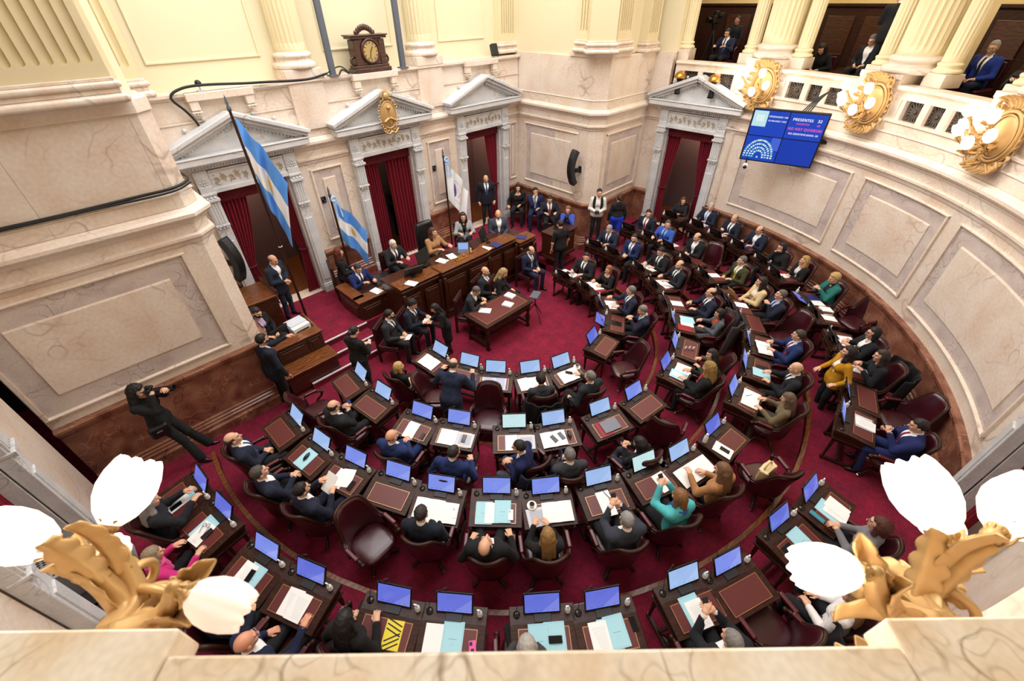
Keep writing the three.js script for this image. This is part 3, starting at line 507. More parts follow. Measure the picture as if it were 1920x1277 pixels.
{ // horseshoe wall
  const w = structure('wall_rear');
  const gaps = [[8, 83.5], [96.5, 158]];
  for (const [a, b] of gaps) {
    const p = arc(a, b); if (a < 20) p.unshift([14.15, -5.04]); else p.push([-1.95, -4.16]);
    dress(w, p, .48, { full: false });
  }
  const p = arc(4, 176); obj('torus_moulding', sweep(p, PROF.torus), M.cream, w); slabs(w, 'band_slab', p, 4.36, 4.56, 0, M.cream, 1.5); obj('band_ledge', sweep(p, PROF.ledge), M.cream, w);
  for (const [a, b] of [[12.5, 34.6], [36.8, 52.4], [54.6, 80]]) { panel(w, arc(a, b), 1.86, 3.66, .26); }
  panel(w, arc(118, 134), 1.86, 3.66, .26); panel(w, arc(137, 152), 1.86, 3.66, .26);
  obj('door_wall', sweep(arc(83, 97), rect(-.3, 0, OT, 4.12)), M.cream, w);
}
// ---- doorways with pediment, velvet curtains and a buttoned valance
const DW = {};
{
  const hd = OT - .5;                                              // opening height
  DW.jamb = merge([bx(.27, hd - .01, .14, 0, (hd + .18) / 2 - .015, .07, .012), bx(.31, .2, .19, 0, .1, .09, .012), bx(.29, .05, .17, 0, .225, .085, .015), bx(.17, 1.75, .03, 0, 1.25, .145, .008)], M.white);
  const fl = []; for (let i = 0; i < 4; i++) fl.push(bx(.032, .46, .05, -.0825 + i * .055, 2.62, .16, .012));
  DW.console = merge([...fl, bx(.24, .5, .03, 0, 2.62, .15), bx(.31, .06, .2, 0, 2.9, .12, .012), bx(.29, .05, .18, 0, 2.34, .11, .012), ...[-.075, 0, .075].map((x) => put(new THREE.SphereGeometry(.032, 8, 6), x, 2.95, .19)), ...[-.075, 0, .075].map((x) => bx(.06, .05, .06, x, 2.29, .16, .012))], M.white).translate(0, .17, 0);
  const ros = [bx(.27, .46, .12, 0, 3.26, .06, .01), bx(.3, .05, .17, 0, 3.02, .085, .012)]; for (let i = 0; i < 8; i++) { const a = i / 8 * 6.283; ros.push(put(new THREE.SphereGeometry(.034, 7, 5).scale(1, .6, .5), Math.cos(a) * .06, 3.27 + Math.sin(a) * .06, .13, 0, 0, a)); } ros.push(put(new THREE.SphereGeometry(.026, 8, 6), 0, 3.27, .135), bx(.21, .21, .012, 0, 3.27, .122));
  DW.rosette = merge(ros, M.white).translate(0, .17, 0);
  DW.frieze = merge([bx(1.58, .34, .1, 0, 3.24, .05, .01), bx(1.6, .1, .13, 0, 3.33 - .3, .065, .01), bx(1.56, .03, .13, 0, 3.43, .065)], M.white).translate(0, .2, 0);
  const car = [], R = rng(5); for (let s = -1; s <= 1; s += 2) for (let i = 0; i < 5; i++) { const x = s * (.09 + i * .145), y = 3.25 + (i % 2 ? .02 : -.02); car.push(put(new THREE.TorusGeometry(.048, .013, 5, 14, 4.9), x, y, .105, 0, 0, i % 2 ? 1 : 4), put(new THREE.TorusGeometry(.02, .01, 5, 10), x, y, .106)); for (let k = 0; k < 4; k++) car.push(put(new THREE.SphereGeometry(.022, 6, 4).scale(1.4, .5, .5), x + (R() - .5) * .12, y + (R() - .5) * .2, .103, 0, 0, R() * 3)); }
  DW.carving = merge(car, M.white).translate(0, .2, 0);
  const den = []; for (let i = 0; i < 37; i++) den.push(bx(.035, .055, .06, -1.08 + i * .06, 3.555, .15)); DW.dentils = merge(den, M.white).translate(0, .17, 0);
  DW.cornice = merge([bx(2.3, .1, .16, 0, 3.55, .06, .01), bx(2.5, .05, .26, 0, 3.61, .1, .012), bx(2.84, .13, .36, 0, 3.7, .15, .02), bx(2.88, .03, .38, 0, 3.78, .16, .01)], M.white).translate(0, .17, 0);
  const tri = (w, h, d, z, y) => { const s = new THREE.Shape(); s.moveTo(-w, 0); s.lineTo(w, 0); s.lineTo(0, h); s.closePath(); return new THREE.ExtrudeGeometry(s, { depth: d, bevelEnabled: false }).translate(0, y, z); };
  DW.tympanum = merge([tri(1.3, .5, .1, 0, 3.95)], M.white);
  const rake = [], a = Math.atan2(.56, 1.46); for (const s of [-1, 1]) { const L = 1.58, put2 = (g, off, z) => { g.rotateZ(-s * a); return g.translate(s * (.73 + Math.sin(a) * off), 4.3 + Math.cos(a) * off, z); }; rake.push(put2(bx(L, .09, .4, 0, 0, 0, .02), .05, .18), put2(bx(L - .06, .07, .33, 0, 0, 0, .015), -.03, .15), put2(bx(L - .2, .07, .22, 0, 0, 0, .012), -.1, .1)); for (let i = 0; i < 17; i++) rake.push(put2(bx(.03, .05, .05, -.62 + i * .078, 0, 0), -.155, .14)); }
  rake.push(bx(.16, .1, .3, 0, 4.61, .19, .02)); DW.rake = merge(rake, M.white);
  const acr = []; for (const x of [-1.38, 1.38]) acr.push(put(new THREE.TorusGeometry(.06, .018, 6, 12, 4.2), x, 3.98, .14, 0, 0, 1), bx(.1, .08, .1, x, 3.88, .14, .015)); for (const x of [-.85, -.45, .5, .9]) acr.push(put(new THREE.SphereGeometry(.04, 7, 5), x, 4.28 + .56 * (1 - Math.abs(x) / 1.46) - .1, .05)); DW.acroteria = merge(acr, M.white);
  DW.valance = slabGeo(32, 8, (u, v) => { const x = (u - .5) * 1.54, y = hd - .01 - v * .36, k = Math.abs(Math.sin((u * 9 + v * 2.5) * Math.PI)) * Math.abs(Math.sin((u * 9 - v * 2.5) * Math.PI)); return [x, y, -.12 + .04 * k]; }, .03);
}
function curtainGeo(s, wTop, tie, wide = .14) {                      // s: side; gathered by a tie or hanging straight
  return slabGeo(54, 16, (u, v) => {
    const y = (OT - .5) * (1 - v) + .02, tv = .62; let w = wTop;
    if (tie) { const k = v < tv ? Math.pow(v / tv, 1.6) : 1 - .5 * Math.pow((v - tv) / (1 - tv), 1.1); w = wTop + (wide - wTop) * k; }
    const x = s * (.77 - u * w), fold = (.05 + .025 * (1 - Math.min(w, .6))) * Math.sin(u * 44 + v * 2) * (tie ? .6 : 1) + .012 * Math.sin(u * 17 + v * 6);
    return [x, y, -.2 + fold];
  }, .012);
}
function doorway(no, pos, turn, opt) {
  const d = structure('door_' + no); d.position.set(...pos); d.rotation.y = turn;
  for (const s of [-1, 1]) { for (const k of ['jamb', 'console', 'rosette']) { const m = share('door_' + k, DW[k], M.white, d); m.position.x = s * .93; } }
  for (const k of ['frieze', 'carving', 'dentils', 'cornice', 'tympanum', 'rake', 'acroteria']) share(k === 'rake' ? 'raking_cornice' : 'door_' + k, DW[k], k === 'carving' ? M.relief : M.white, d);
  obj('door_reveal', [bx(.03, OT - .5, .42, -.775, (OT - .5) / 2, -.22), bx(.03, OT - .5, .42, .775, (OT - .5) / 2, -.22), bx(1.56, .03, .42, 0, OT - .51, -.22)], M.white, d);
  const v = share('valance', DW.valance, M.velvetDark, d);
  for (const [s, w, tie, wide] of opt.curtains) { obj('curtain', curtainGeo(s, w, tie, wide), M.velvet, d); if (tie) obj('curtain_tie', put(new THREE.TorusGeometry(wide * .62, .022, 6, 18), s * (.77 - wide / 2), (OT - .5) * .38 + .02, -.2, Math.PI / 2, 0, 0), M.velvetDark, d); }
  // lobby behind: floor, panelled walls and one open wooden leaf
  const D = opt.deep ?? 1.5, W = opt.half ?? 1.25;
  obj('lobby_floor', bx(2 * W, .06, D, 0, -.03, -.42 - D / 2), M.tan, d); obj('lobby_wall', [bx(2 * W, 3.6, .08, 0, 1.8, -.45 - D), bx(.08, 3.6, D, -W, 1.8, -.42 - D / 2), bx(.08, 3.6, D, W, 1.8, -.42 - D / 2), bx(2 * W, .08, D, 0, 3.6, -.42 - D / 2)], M.plum, d);
  { const b = obj('lobby_lamp', put(new THREE.SphereGeometry(.1, 12, 8), .0, 3.3, -.5 - D * .55), M.globe, d), l = new THREE.PointLight(0xffe2bc, opt.glow ?? 7, 0, 2); l.position.set(0, 3.3, -.5 - D * .55); l.shadow.radius = 4; l.castShadow = true; l.name = numbered('lobby_bulb'); d.add(l); }
  if (opt.leaf) for (const s of opt.leaf) { const L = [bx(.72, 3.0, .05, 0, 1.5, 0, .01)]; for (const [y, h] of [[.5, .7], [1.45, .8], [2.45, .8]]) { L.push(bx(.5, h, .02, 0, y, .03, .01)); L.push(bx(.5, h, .02, 0, y, -.03, .01)); } obj('door_leaf', put(merge(L, null), s * .72, 0, -.8, 0, s * 1.25, 0), M.wood, d); obj('door_handle', put(new THREE.CylinderGeometry(.012, .012, .14, 8), s * .62, 1.05, -1.1), M.brass, d); }
  return d;
}
doorway(1, [FD[0], .5, FZ], 0, { curtains: [[1, .5, true, .17], [-1, .62, true, .2]], leaf: [1], deep: 2.2 });
doorway(2, [FD[1], .5, FZ], 0, { glow: 1.2, curtains: [[1, .74, false], [-1, .52, false]] });
doorway(3, [FD[2], .5, FZ], 0, { curtains: [[1, .5, true, .2], [-1, .24, false]], leaf: [-1] });
doorway(4, [14.15, .48, -6.15], -Math.PI / 2, { curtains: [[1, .5, true, .2], [-1, .42, true, .2]], leaf: [1] });
doorway(5, [-1.95, .48, -5.25], Math.PI / 2, { curtains: [[1, .3, true, .2], [-1, .3, true, .2]] });
doorway(6, [polar(90, RW(90))[0], .48, polar(90, RW(90))[1] - .02], Math.PI, { curtains: [[1, .35, true, .18], [-1, .35, true, .18]] });
// ---- fluted pilasters and columns above the ledge
function flutedShaft(r, h, n, round = true) {                          // a column with open flutes; smooth below the flutes' rounded feet
  const p = [], idx = [], ring = n * 4, ys = [0, .05, .12, .16, h], w = ring + 1;
  for (let j = 0; j < ys.length; j++) for (let i = 0; i <= ring; i++) { const a = i / ring * Math.PI * 2, k = i % 4, dep = j < 2 ? 0 : j === 2 ? .5 : 1, rr = r * (1 - (k === 2 ? .085 : k === 0 ? 0 : .055) * dep); p.push(Math.cos(a) * rr, ys[j], Math.sin(a) * rr); }
  for (let j = 0; j < ys.length - 1; j++) for (let i = 0; i < ring; i++) { const a = j * w + i; idx.push(a, a + w, a + 1, a + 1, a + w, a + w + 1); }
  const g = new THREE.BufferGeometry(); g.setAttribute('position', new THREE.Float32BufferAttribute(p, 3)); g.setIndex(idx); const f = g.toNonIndexed(); f.computeVertexNormals(); return f;
}
const baseProf = (r) => lathe([[0, 0], [r * 1.32, 0], [r * 1.38, .03], [r * 1.38, .08], [r * 1.3, .11], [r * 1.16, .125], [r * 1.12, .17], [r * 1.16, .2], [r * 1.22, .22], [r * 1.22, .26], [r * 1.14, .285], [r * 1.04, .29], [r * 1.02, .31], [0, .31]], 40);
function pilaster(w, x, z, width, y0, turn, depth = .22, flutes = 6, sideFlutes = 0) {      // flat fluted pilaster with a moulded marble base
  const g = new THREE.Group(); g.name = numbered('pilaster'); w.add(g); g.position.set(x, y0, z); g.rotation.y = turn;
  const B = []; for (const [k, y, h, r] of [[.1, .055, .11, .05], [.03, .14, .06, .01], [.07, .21, .08, .035], [.02, .27, .04, .01]]) B.push(bx(width + 2 * k, h, depth + 2 * k, 0, y, 0, r)); obj('pilaster_base', B, M.cream, g);
  const s = new THREE.Shape(); s.moveTo(-width / 2, .29); s.lineTo(width / 2, .29); s.lineTo(width / 2, 6); s.lineTo(-width / 2, 6); s.closePath(); const m = .07, fw = (width - 2 * m) / flutes;
  for (let i = 0; i < flutes; i++) { const a = -width / 2 + m + (i + .15) * fw, b = a + fw * .7, c = (a + b) / 2, h = new THREE.Path(); h.moveTo(a, 5.9); h.lineTo(a, .5); h.absarc(c, .5, (b - a) / 2, Math.PI, 2 * Math.PI, false); h.lineTo(b, 5.9); h.closePath(); s.holes.push(h); }
  obj('pilaster_shaft', [new THREE.ExtrudeGeometry(s, { depth: .05, bevelEnabled: false, curveSegments: 6 }).translate(0, 0, depth / 2 - .05), bx(width, 5.7, depth - .05, 0, 3.14, -.025)], M.yellowCol, g);
}
{
  const w = structure('trim_1');
  pilaster(w, .42, -8.42, 1.16, 5.86, 0, .34, 8); pilaster(w, -1.5, -8.52, .5, 5.86, 0, .2, 4); pilaster(w, 1.42, -10.6, .5, 5.6, 0, .3, 3);
  for (const x of [4.7, 8.14]) { const g = new THREE.Group(); g.name = numbered('half_column'); w.add(g); g.position.set(x, 5.53, FZ - .28); obj('column_plinth', bx(.86, .2, .6, 0, .1, .08, .01), M.cream, g); obj('column_base', baseProf(.33).translate(0, .2, 0), M.cream, g); obj('column_shaft', flutedShaft(.33, 6, 22).translate(0, .51, 0), M.yellowCol, g); obj('column_pedestal', bx(.8, 1.0, .1, 0, -.5, .285, .01), M.cream, g); }
  pilaster(w, 11.3, FZ - .3, .7, 5.58, 0, .3, 6);
  pilaster(w, 11.66, -8.12, .78, 5.72, Math.PI / 4, .7, 7); pilaster(w, 11.62, -8.5, .5, 5.72, Math.PI / 2 * -1, .3, 4); pilaster(w, 12.25, -7.9, .7, 5.72, 0, .3, 6); pilaster(w, 13.75, -7.9, .62, 5.62, 0, .3, 5);
}
// ---- gallery: balustrade, columns, floor, back wall
const fromAz = (az) => Math.PI / 2 - az * D2R + Math.PI;               // turn that makes +z look at the hall's centre
{
  const w = structure('trim_2'), S = (a, b, y0, y1, o0, o1, m, n = 'balustrade_rail') => obj(n, sweep(arc(a, b, 0, 1), rect(o0, o1, y0, y1)), m, w);
  const peds = [[8.3, 15.2], [28.6, 35.2], [48.4, 55], [66.6, 73]];
  for (const [a, b] of peds) { const p = arc(a, b, 0, 1); obj('balcony_pedestal', sweep(p, [[-.7, 4.6], [.02, 4.6], [.02, 5.5], [.05, 5.53], [.05, 5.62], [-.9, 5.62], [-.9, 4.6]]), M.cream, w); }
  const bays = [[-6, 8.3], [15.2, 28.6], [35.2, 48.4], [55, 66.6], [73, 84]];
  for (const [a, b] of bays) {
    S(a, b, 4.6, 4.78, -.24, -.02, M.cream); S(a, b, 4.78, 4.83, -.26, .01, M.cream); S(a, b, 5.2, 5.34, -.24, -.02, M.cream); obj('balustrade_coping', sweep(arc(a, b, 0, 1), [[-.32, 5.34], [.0, 5.34], [.05, 5.38], [.05, 5.44], [-.32, 5.44]]), M.rail, w);
    const n = 3, m = (b - a) * .13, gw = 2.35, e0 = a + m, e1 = b - m, st = (e1 - e0) / n;
    S(a, e0 + .1, 4.83, 5.2, -.22, -.03, M.cream, 'balustrade_panel'); S(e1 - .1, b, 4.83, 5.2, -.22, -.03, M.cream, 'balustrade_panel');
    obj('balustrade_joint', [sweep(arc(e0 - .7, e0 - .55, 0, 1), rect(-.2, -.01, 4.83, 5.2)), sweep(arc(e1 + .55, e1 + .7, 0, 1), rect(-.2, -.01, 4.83, 5.2))], M.cream, w);
    for (let i = 0; i < n; i++) {
      if (i) S(e0 + i * st - .5, e0 + i * st + .5, 4.83, 5.2, -.2, -.03, M.cream, 'balustrade_post');
      const az = e0 + (i + .5) * st, [x, z] = onWall(az, -.12), half = st * .5 * D2R * 8.2 - .06, bars = []; for (let k = 0; k < 8; k++) { const q = k / 8 * Math.PI, l = Math.min(Math.abs(half / Math.max(Math.abs(Math.cos(q)), .01)), Math.abs(.185 / Math.max(Math.abs(Math.sin(q)), .01))); if (k % 1 === 0) bars.push(put(bx(l * 2, .03, .03), 0, 0, 0, 0, 0, q)); }
      bars.push(bx(half * 2, .03, .04, 0, .175, 0), bx(half * 2, .03, .04, 0, -.175, 0), bx(.03, .37, .04, half - .01, 0, 0), bx(.03, .37, .04, -half + .01, 0, 0), put(new THREE.SphereGeometry(.04, 10, 8), 0, 0, .015));
      const g = obj('balustrade_grille', bars.filter((b, k) => !(k % 2 === 1 && k < 8 && false)), M.bronze, w); g.position.set(x, 5.015, z); g.rotation.y = fromAz(az);
    }
  }
  // columns on the pedestals: a stout fluted column between two slender ones
  const colS = flutedShaft(.17, 1.15, 16), colB = flutedShaft(.4, 6, 22), bB = baseProf(.4), bS = baseProf(.17).scale(1, .6, 1);
  for (const az of [11.3, 33.2, 52.6, 71]) {
    const at = (n, a, r) => { const g = new THREE.Group(); g.name = numbered(n); w.add(g); const [x, z] = polar(a, r); g.position.set(x, 5.62, z); g.rotation.y = fromAz(a); return g; };
    const c = at('gallery_column', az, RW(az) + .46); share('column_base', bB, M.cream, c); share('column_shaft', colB, M.yellowCol, c).position.y = .31; obj('column_pier', bx(.8, 6.2, .5, 0, 3.1, -.62), M.yellow, c);
    for (const e of [-4.6, 4.6]) { const s = at('gallery_colonnette', az + e, RW(az) + .5); obj('colonnette_plinth', bx(.44, .24, .44, 0, -.06, 0, .012), M.cream, s); share('column_base', bS, M.yellowCol, s).position.y = .06; share('column_shaft', colS, M.yellowCol, s).position.y = .24; obj('column_ring', lathe([[.0, 0], [.185, 0], [.2, .03], [.185, .06], [.17, .07], [.17, 5], [0, 5]], 24).translate(0, 1.38, 0), M.yellowCol, s); }
  }
  { const c = new THREE.Group(); c.name = numbered('gallery_colonnette'); w.add(c); const [x, z] = polar(-6, RW(4) + .55); c.position.set(x, 5.5, z); obj('colonnette_plinth', bx(.44, .3, .44, 0, .05, 0, .012), M.cream, c); share('column_base', bS, M.yellowCol, c).position.y = .2; share('column_shaft', colS, M.yellowCol, c).position.y = .38; obj('column_ring', lathe([[.0, 0], [.185, 0], [.2, .03], [.185, .06], [.17, .07], [.17, 5], [0, 5]], 24).translate(0, 1.52, 0), M.yellowCol, c); }
  const fl = structure('floor'); const ring = (a, b, r0, r1) => { const p = []; for (let k = a; k <= b; k += 3) p.push(polar(k, r0)); for (let k = b; k >= a; k -= 3) p.push(polar(k, r1)); const s = new THREE.Shape(p.map((q) => new THREE.Vector2(q[0], -q[1]))); return s; };
  const g = new THREE.ExtrudeGeometry(ring(-15, 195, 8.55, 11.6), { depth: .2, bevelEnabled: false }); g.rotateX(-Math.PI / 2); obj('gallery_floor', g.translate(0, BALCONY - .2, 0), M.wood, fl);
  for (const az of [2, 22, 43]) { const [x, z] = polar(az, 10.2), lp = obj('gallery_lamp', new THREE.SphereGeometry(.16, 14, 10).translate(x, 8.6, z), M.globe, fl), l = new THREE.PointLight(0xffe8cc, 9, 0, 2); l.position.set(x, 8.6, z); l.shadow.radius = 8; l.castShadow = true; l.name = numbered('gallery_bulb'); scene.add(l); }
  { const s = new THREE.ExtrudeGeometry(ring(15, 33, 9.75, 11.2), { depth: .7, bevelEnabled: false }); s.rotateX(-Math.PI / 2); obj('gallery_riser', s.translate(0, BALCONY, 0), M.dark, fl); }
  const bk = structure('wall_gallery'), back = []; for (let a = -24; a <= 204; a += 3) back.push(polar(a, 11.2)); 
  obj('wainscot', sweep(back, [[-.3, BALCONY], [.05, BALCONY], [.05, 6.62], [.09, 6.66], [.09, 6.72], [-.3, 6.72]]), M.dark, bk); obj('gallery_wall', sweep(back, rect(-.3, 0, 6.72, 12)), std({ color: 0xd9c48a, roughness: .7 }), bk);
  for (let a = -3; a < 60; a += 5) { const [x, z] = polar(a, 11.12); obj('wainscot_panel', put(bx(.72, 1.5, .04, 0, 0, 0, .015), x, 5.7, z, 0, fromAz(a), 0), M.wood, bk); }
}
{ // ceiling with its laylights, and the outer shell
  const c = structure('ceiling'); obj('ceiling_slab', bx(27, .3, 24, 6.1, 12.1, -4), M.ceiling, c);
  const sh = structure('wall_outer'); obj('shell', [bx(27, 12, .3, 6.1, 6, 6.6), bx(27, 12, .3, 6.1, 6, -14.6), bx(.3, 12, 22, -6.6, 6, -4), bx(.3, 12, 22, 18.9, 6, -4), bx(27, .2, 22, 6.1, -.35, -4)], M.darkRoom, sh);
  [[2.2, -8.2], [6.2, -8.2], [10.2, -8.2], [2.6, -3.6], [6.2, -3.2], [9.8, -3.6]].forEach(([x, z], i) => obj('laylight', bx(3.4, .06, 4, x, 11.4, z), std({ color: 0xffffff, emissive: 0xfff3e2, emissiveIntensity: 1.2 }), c));
}
{ // the near parapet under the camera, with the corner blocks of two pedestals
  const w = structure('trim_3'), a = V(-.372, 0, -.935), b = V(.98, 0, .42), d = b.clone().sub(a), L = d.length(); d.normalize(); const ang = -Math.atan2(d.z, d.x), n = V(d.z, 0, -d.x);   // n: towards the hall
  const mid = a.clone().add(b).multiplyScalar(.5); const slab = (t0, t1, o0, o1, y0, y1, m, nm) => { const g = bx(t1 - t0, y1 - y0, o1 - o0, (t0 + t1) / 2, (y0 + y1) / 2, -(o0 + o1) / 2, .012); g.rotateY(ang); obj(nm, g.translate(mid.x, 0, mid.z), m, w); };
  slab(-.988, 1.028, -.6, 0, 5.38, 5.497, M.rail, 'balustrade_coping'); slab(-1.02, 1.06, -.5, -.05, 4.6, 5.38, M.cream, 'balustrade_panel');
  slab(-2.2, -.99, -.6, .066, 5.36, 5.5, M.rail, 'pedestal_cap'); slab(1.03, 2.3, -.6, .066, 5.36, 5.5, M.rail, 'pedestal_cap');
  slab(-2.15, -1.03, -.55, .03, 4.6, 5.36, M.cream, 'balcony_pedestal'); slab(1.07, 2.25, -.55, .03, 4.6, 5.36, M.cream, 'balcony_pedestal');
}
// ---------------------------------------------------------------- fixtures and furniture
// acanthus leaf: lobed, cupped, curling at the tip; grows along +y, faces +z
function leafGeo(len, wid, curl, lobes = 3) {
  return slabGeo(10, 20, (u, v) => { const a = (u - .5) * 2, w = wid * Math.pow(Math.sin(Math.PI * (.1 + .8 * v)), .55) * (1 - .25 * v) * (.7 + .3 * Math.abs(Math.cos((v * lobes + .1 * Math.abs(a)) * Math.PI))); const th = v * v * curl, y = len * (v - .18 * v * v * Math.abs(curl)), z = len * .5 * v * Math.sin(th) ; return [a * w, y, z - wid * .55 * a * a + .012 * Math.cos(a * 6) * wid * 4]; }, .008);
}
const GLOBE = lathe([[.0, .0], [.045, .005], [.085, .05], [.112, .11], [.122, .17], [.116, .23], [.098, .285], [.085, .305], [.07, .3], [.0, .27]], 54);
{ const p = GLOBE.attributes.position; for (let i = 0; i < p.count; i++) { const y = p.getY(i); if (y > .2) { const a = Math.atan2(p.getZ(i), p.getX(i)), k = (y - .2) / .1; p.setY(i, y + .011 * k * Math.cos(a * 9)); } const a = Math.atan2(p.getZ(i), p.getX(i)), s = 1 + .02 * Math.cos(a * 9); p.setX(i, p.getX(i) * s); p.setZ(i, p.getZ(i) * s); } GLOBE.computeVertexNormals(); }
const SC = {};
{
  SC.plate = merge([put(new THREE.SphereGeometry(.27, 28, 12, 0, 6.283, 0, 1.57).scale(1, .35, 1.22), 0, 0, .02, Math.PI / 2, 0, 0)], M.gilt);
  const rim = []; const el = (a, k, z) => V(Math.cos(a) * .3 * k, Math.sin(a) * .38 * k, z); const ring = (k, r, z) => tube(Array.from({ length: 33 }, (_, i) => el(i / 32 * 6.2832, k, z)), r, 64, 8); rim.push(ring(1, .028, .05), ring(1.13, .02, .03), ring(.86, .012, .07)); SC.rim = merge(rim, M.gilt);
  const lv = [], R = rng(77);
  for (let i = 0; i < 22; i++) { const a = i / 22 * 6.283 + R() * .1, p = el(a, 1.12, .03), g = leafGeo(.2 + R() * .08, .055, 1.6 + R()); lv.push(put(g, p.x, p.y, p.z, 0, 0, a - Math.PI / 2 + (R() - .5) * .9)); }
  for (const s of [-1, 1]) { lv.push(tube([[s * .1, .42, .05], [s * .28, .52, .09], [s * .34, .4, .11], [s * .25, .36, .1], [s * .25, .44, .1]], .026, 24, 7), tube([[s * .05, -.42, .05], [s * .25, -.5, .1], [s * .36, -.4, .12], [s * .28, -.33, .1]], .024, 24, 7)); }
  for (let i = 0; i < 7; i++) { lv.push(put(leafGeo(.26, .07, 1.4), (i - 3) * .05, .42, .06, .1, 0, -(i - 3) * .3), put(leafGeo(.24, .06, 1.8), (i - 3) * .06, -.42, .06, -.1, 0, Math.PI + (i - 3) * .28)); }
  SC.leaves = merge(lv, M.gilt);
}
// lamp arms: base of the globe, axis of the globe, globe scale, unlit
const ARMS = [[-.46, .2, .34], [-.34, -.08, .42], [.02, -.2, .46], [.3, -.02, .44], [.12, .22, .4], [-.56, -.02, .2]].map(([x, y, z]) => [V(x, y, z), V(x * .9, .75, .3).normalize(), .68]);
function sconce(x, z, turn, label, arms, power, hub, fat = 1, y = 5.04) {
  const t = thing('wall_sconce', label, 'wall lamp', [x, y, z], turn, 'gilt wall lamps along the balcony front');
  for (const [n, g] of [['back_plate', SC.plate], ['frame', SC.rim], ['leaf_ornament', SC.leaves]]) { const m = share(n, g, M.gilt, t); if (hub) { m.position.y = -.55; m.scale.setScalar(.85); } }
  arms.forEach(([e, dir, k, dim], i) => {
    const h = hub || V(e.x * .25, -.12 + e.y * .2, .07), g = [], base = e.clone().addScaledVector(dir, -.04), m1 = h.clone().lerp(base, .35).add(V(0, -.07 * fat, .05)), m2 = h.clone().lerp(base, .78).add(V(0, -.05, .03));
    const path = [h, m1, m2, base], cv = new THREE.CatmullRomCurve3(path), Q = (T) => new THREE.Quaternion().setFromUnitVectors(V(0, 1, 0), T), r0 = .03 * fat;
    // tapering fluted stem
    const fr = cv.computeFrenetFrames(30), st = gridGeo(16, 30, (u, v) => { const p = cv.getPointAt(v), n = fr.normals[Math.round(v * 30)], b = fr.binormals[Math.round(v * 30)], a = u * 6.2832, r = r0 * (1 - .55 * v) * (1 + .12 * Math.cos(a * 5)) * (v === 0 || v === 1 ? .05 : 1); return [p.x + (n.x * Math.cos(a) + b.x * Math.sin(a)) * r, p.y + (n.y * Math.cos(a) + b.y * Math.sin(a)) * r, p.z + (n.z * Math.cos(a) + b.z * Math.sin(a)) * r]; }); g.push(st);
    // long acanthus leaves sheathing the stem, a scroll, and the leaf cup under the globe
    for (let q = 0; q < 3; q++) { const u = .04 + q * .26, p = cv.getPoint(u), T = cv.getTangent(Math.min(1, u + .12)), l = leafGeo((.26 - q * .02) * (.55 + .45 * fat), .046 * fat * (1 - q * .1), .5, 4); l.translate(0, 0, .02 * fat); l.rotateY(q * 1.7 + i * .8); l.applyQuaternion(Q(T)); g.push(l.translate(p.x, p.y, p.z)); }
    { const p = cv.getPoint(.42), sc = []; for (let q = 0; q <= 22; q++) { const a = q / 22 * 8.5, rr = (.05 * fat) * (1 - a / 11); sc.push(V(Math.cos(a) * rr - .05 * fat, Math.sin(a) * rr, .012 * a * .3)); } const sg = tube(sc, .011 * fat, 40, 7); sg.rotateY(Math.atan2(dir.x, dir.z)); g.push(sg.translate(p.x, p.y - .03 * fat, p.z)); }
    for (let q = 0; q < 6; q++) { const l = leafGeo(.085 * (k + .12), .04 * (k + .1), 1.0, 2); l.translate(0, 0, .026 * k); l.rotateY(q / 6 * 6.283); l.applyQuaternion(Q(dir)); g.push(l.translate(base.x, base.y, base.z)); }
    g.push(new THREE.SphereGeometry(.034 * (k + .1), 10, 8).translate(base.x, base.y, base.z));
    const A = obj('arm', g, M.gilt, t);
    const gl = new THREE.Mesh(GLOBE, dim ? M.globeDim : M.globe); gl.name = numbered('lamp_globe'); gl.quaternion.copy(Q(dir)); gl.position.copy(e); gl.scale.setScalar(k); A.add(gl);
    if (!dim) { const L = new THREE.PointLight(0xffeeda, power, 0, 2); L.position.copy(e).addScaledVector(dir, .16 * k); L.shadow.radius = 4; L.castShadow = true; L.name = numbered('globe_lamp'); t.add(L); }
  });
  return t;
}
[[12.8, 'gilt wall lamp nearest the pediment of the right doorway'], [32.6, 'gilt wall lamp right of the display board, under the middle gallery column'], [52.8, 'gilt wall lamp at the right edge under the seated man in bright blue']].forEach(([az, l]) => { const [x, z] = onWall(az, .04); sconce(x, z, fromAz(az), l, ARMS, GLOBE_LIGHT); });
const nearSconce = (x, z, label, hub, list) => {
  const turn = Math.atan2(CX - x, CZ - z), loc = (a) => V(a[0] - x, a[1] - 4.86, a[2] - z).applyAxisAngle(V(0, 1, 0), -turn);
  sconce(x, z, turn, label, list.map(([b, t, dim]) => { const B = loc(b), d = loc(t).sub(B), k = d.length() / .315; return [B, d.normalize(), k, dim]; }), GLOBE_LIGHT, loc(hub), 1.7, 4.86);
};
nearSconce(1.42, .76, 'large gilt wall lamp in the right foreground above the parapet', [1.474, 5.12, .7], [[[1.751, 5.28, .601], [1.867, 5.42, .384]], [[1.88, 5.3, .73], [2.15, 5.36, .8]], [[2.064, 5.0, .75], [2.21, 4.9, .65]], [[1.22, 5.45, .36], [1.1, 5.43, .2]]]);
nearSconce(-.76, -1.42, 'large gilt wall lamp in the left foreground above the parapet', [-.636, 5.12, -1.42], [[[-.491, 5.3, -1.741], [-.3, 5.42, -1.87]], [[-.636, 5.35, -1.722], [-.757, 5.45, -1.9]], [[-.65, 5.05, -1.847], [-.6, 4.93, -2.0]], [[-.32, 5.44, -1.14], [-.22, 5.34, -1.0], true]]);
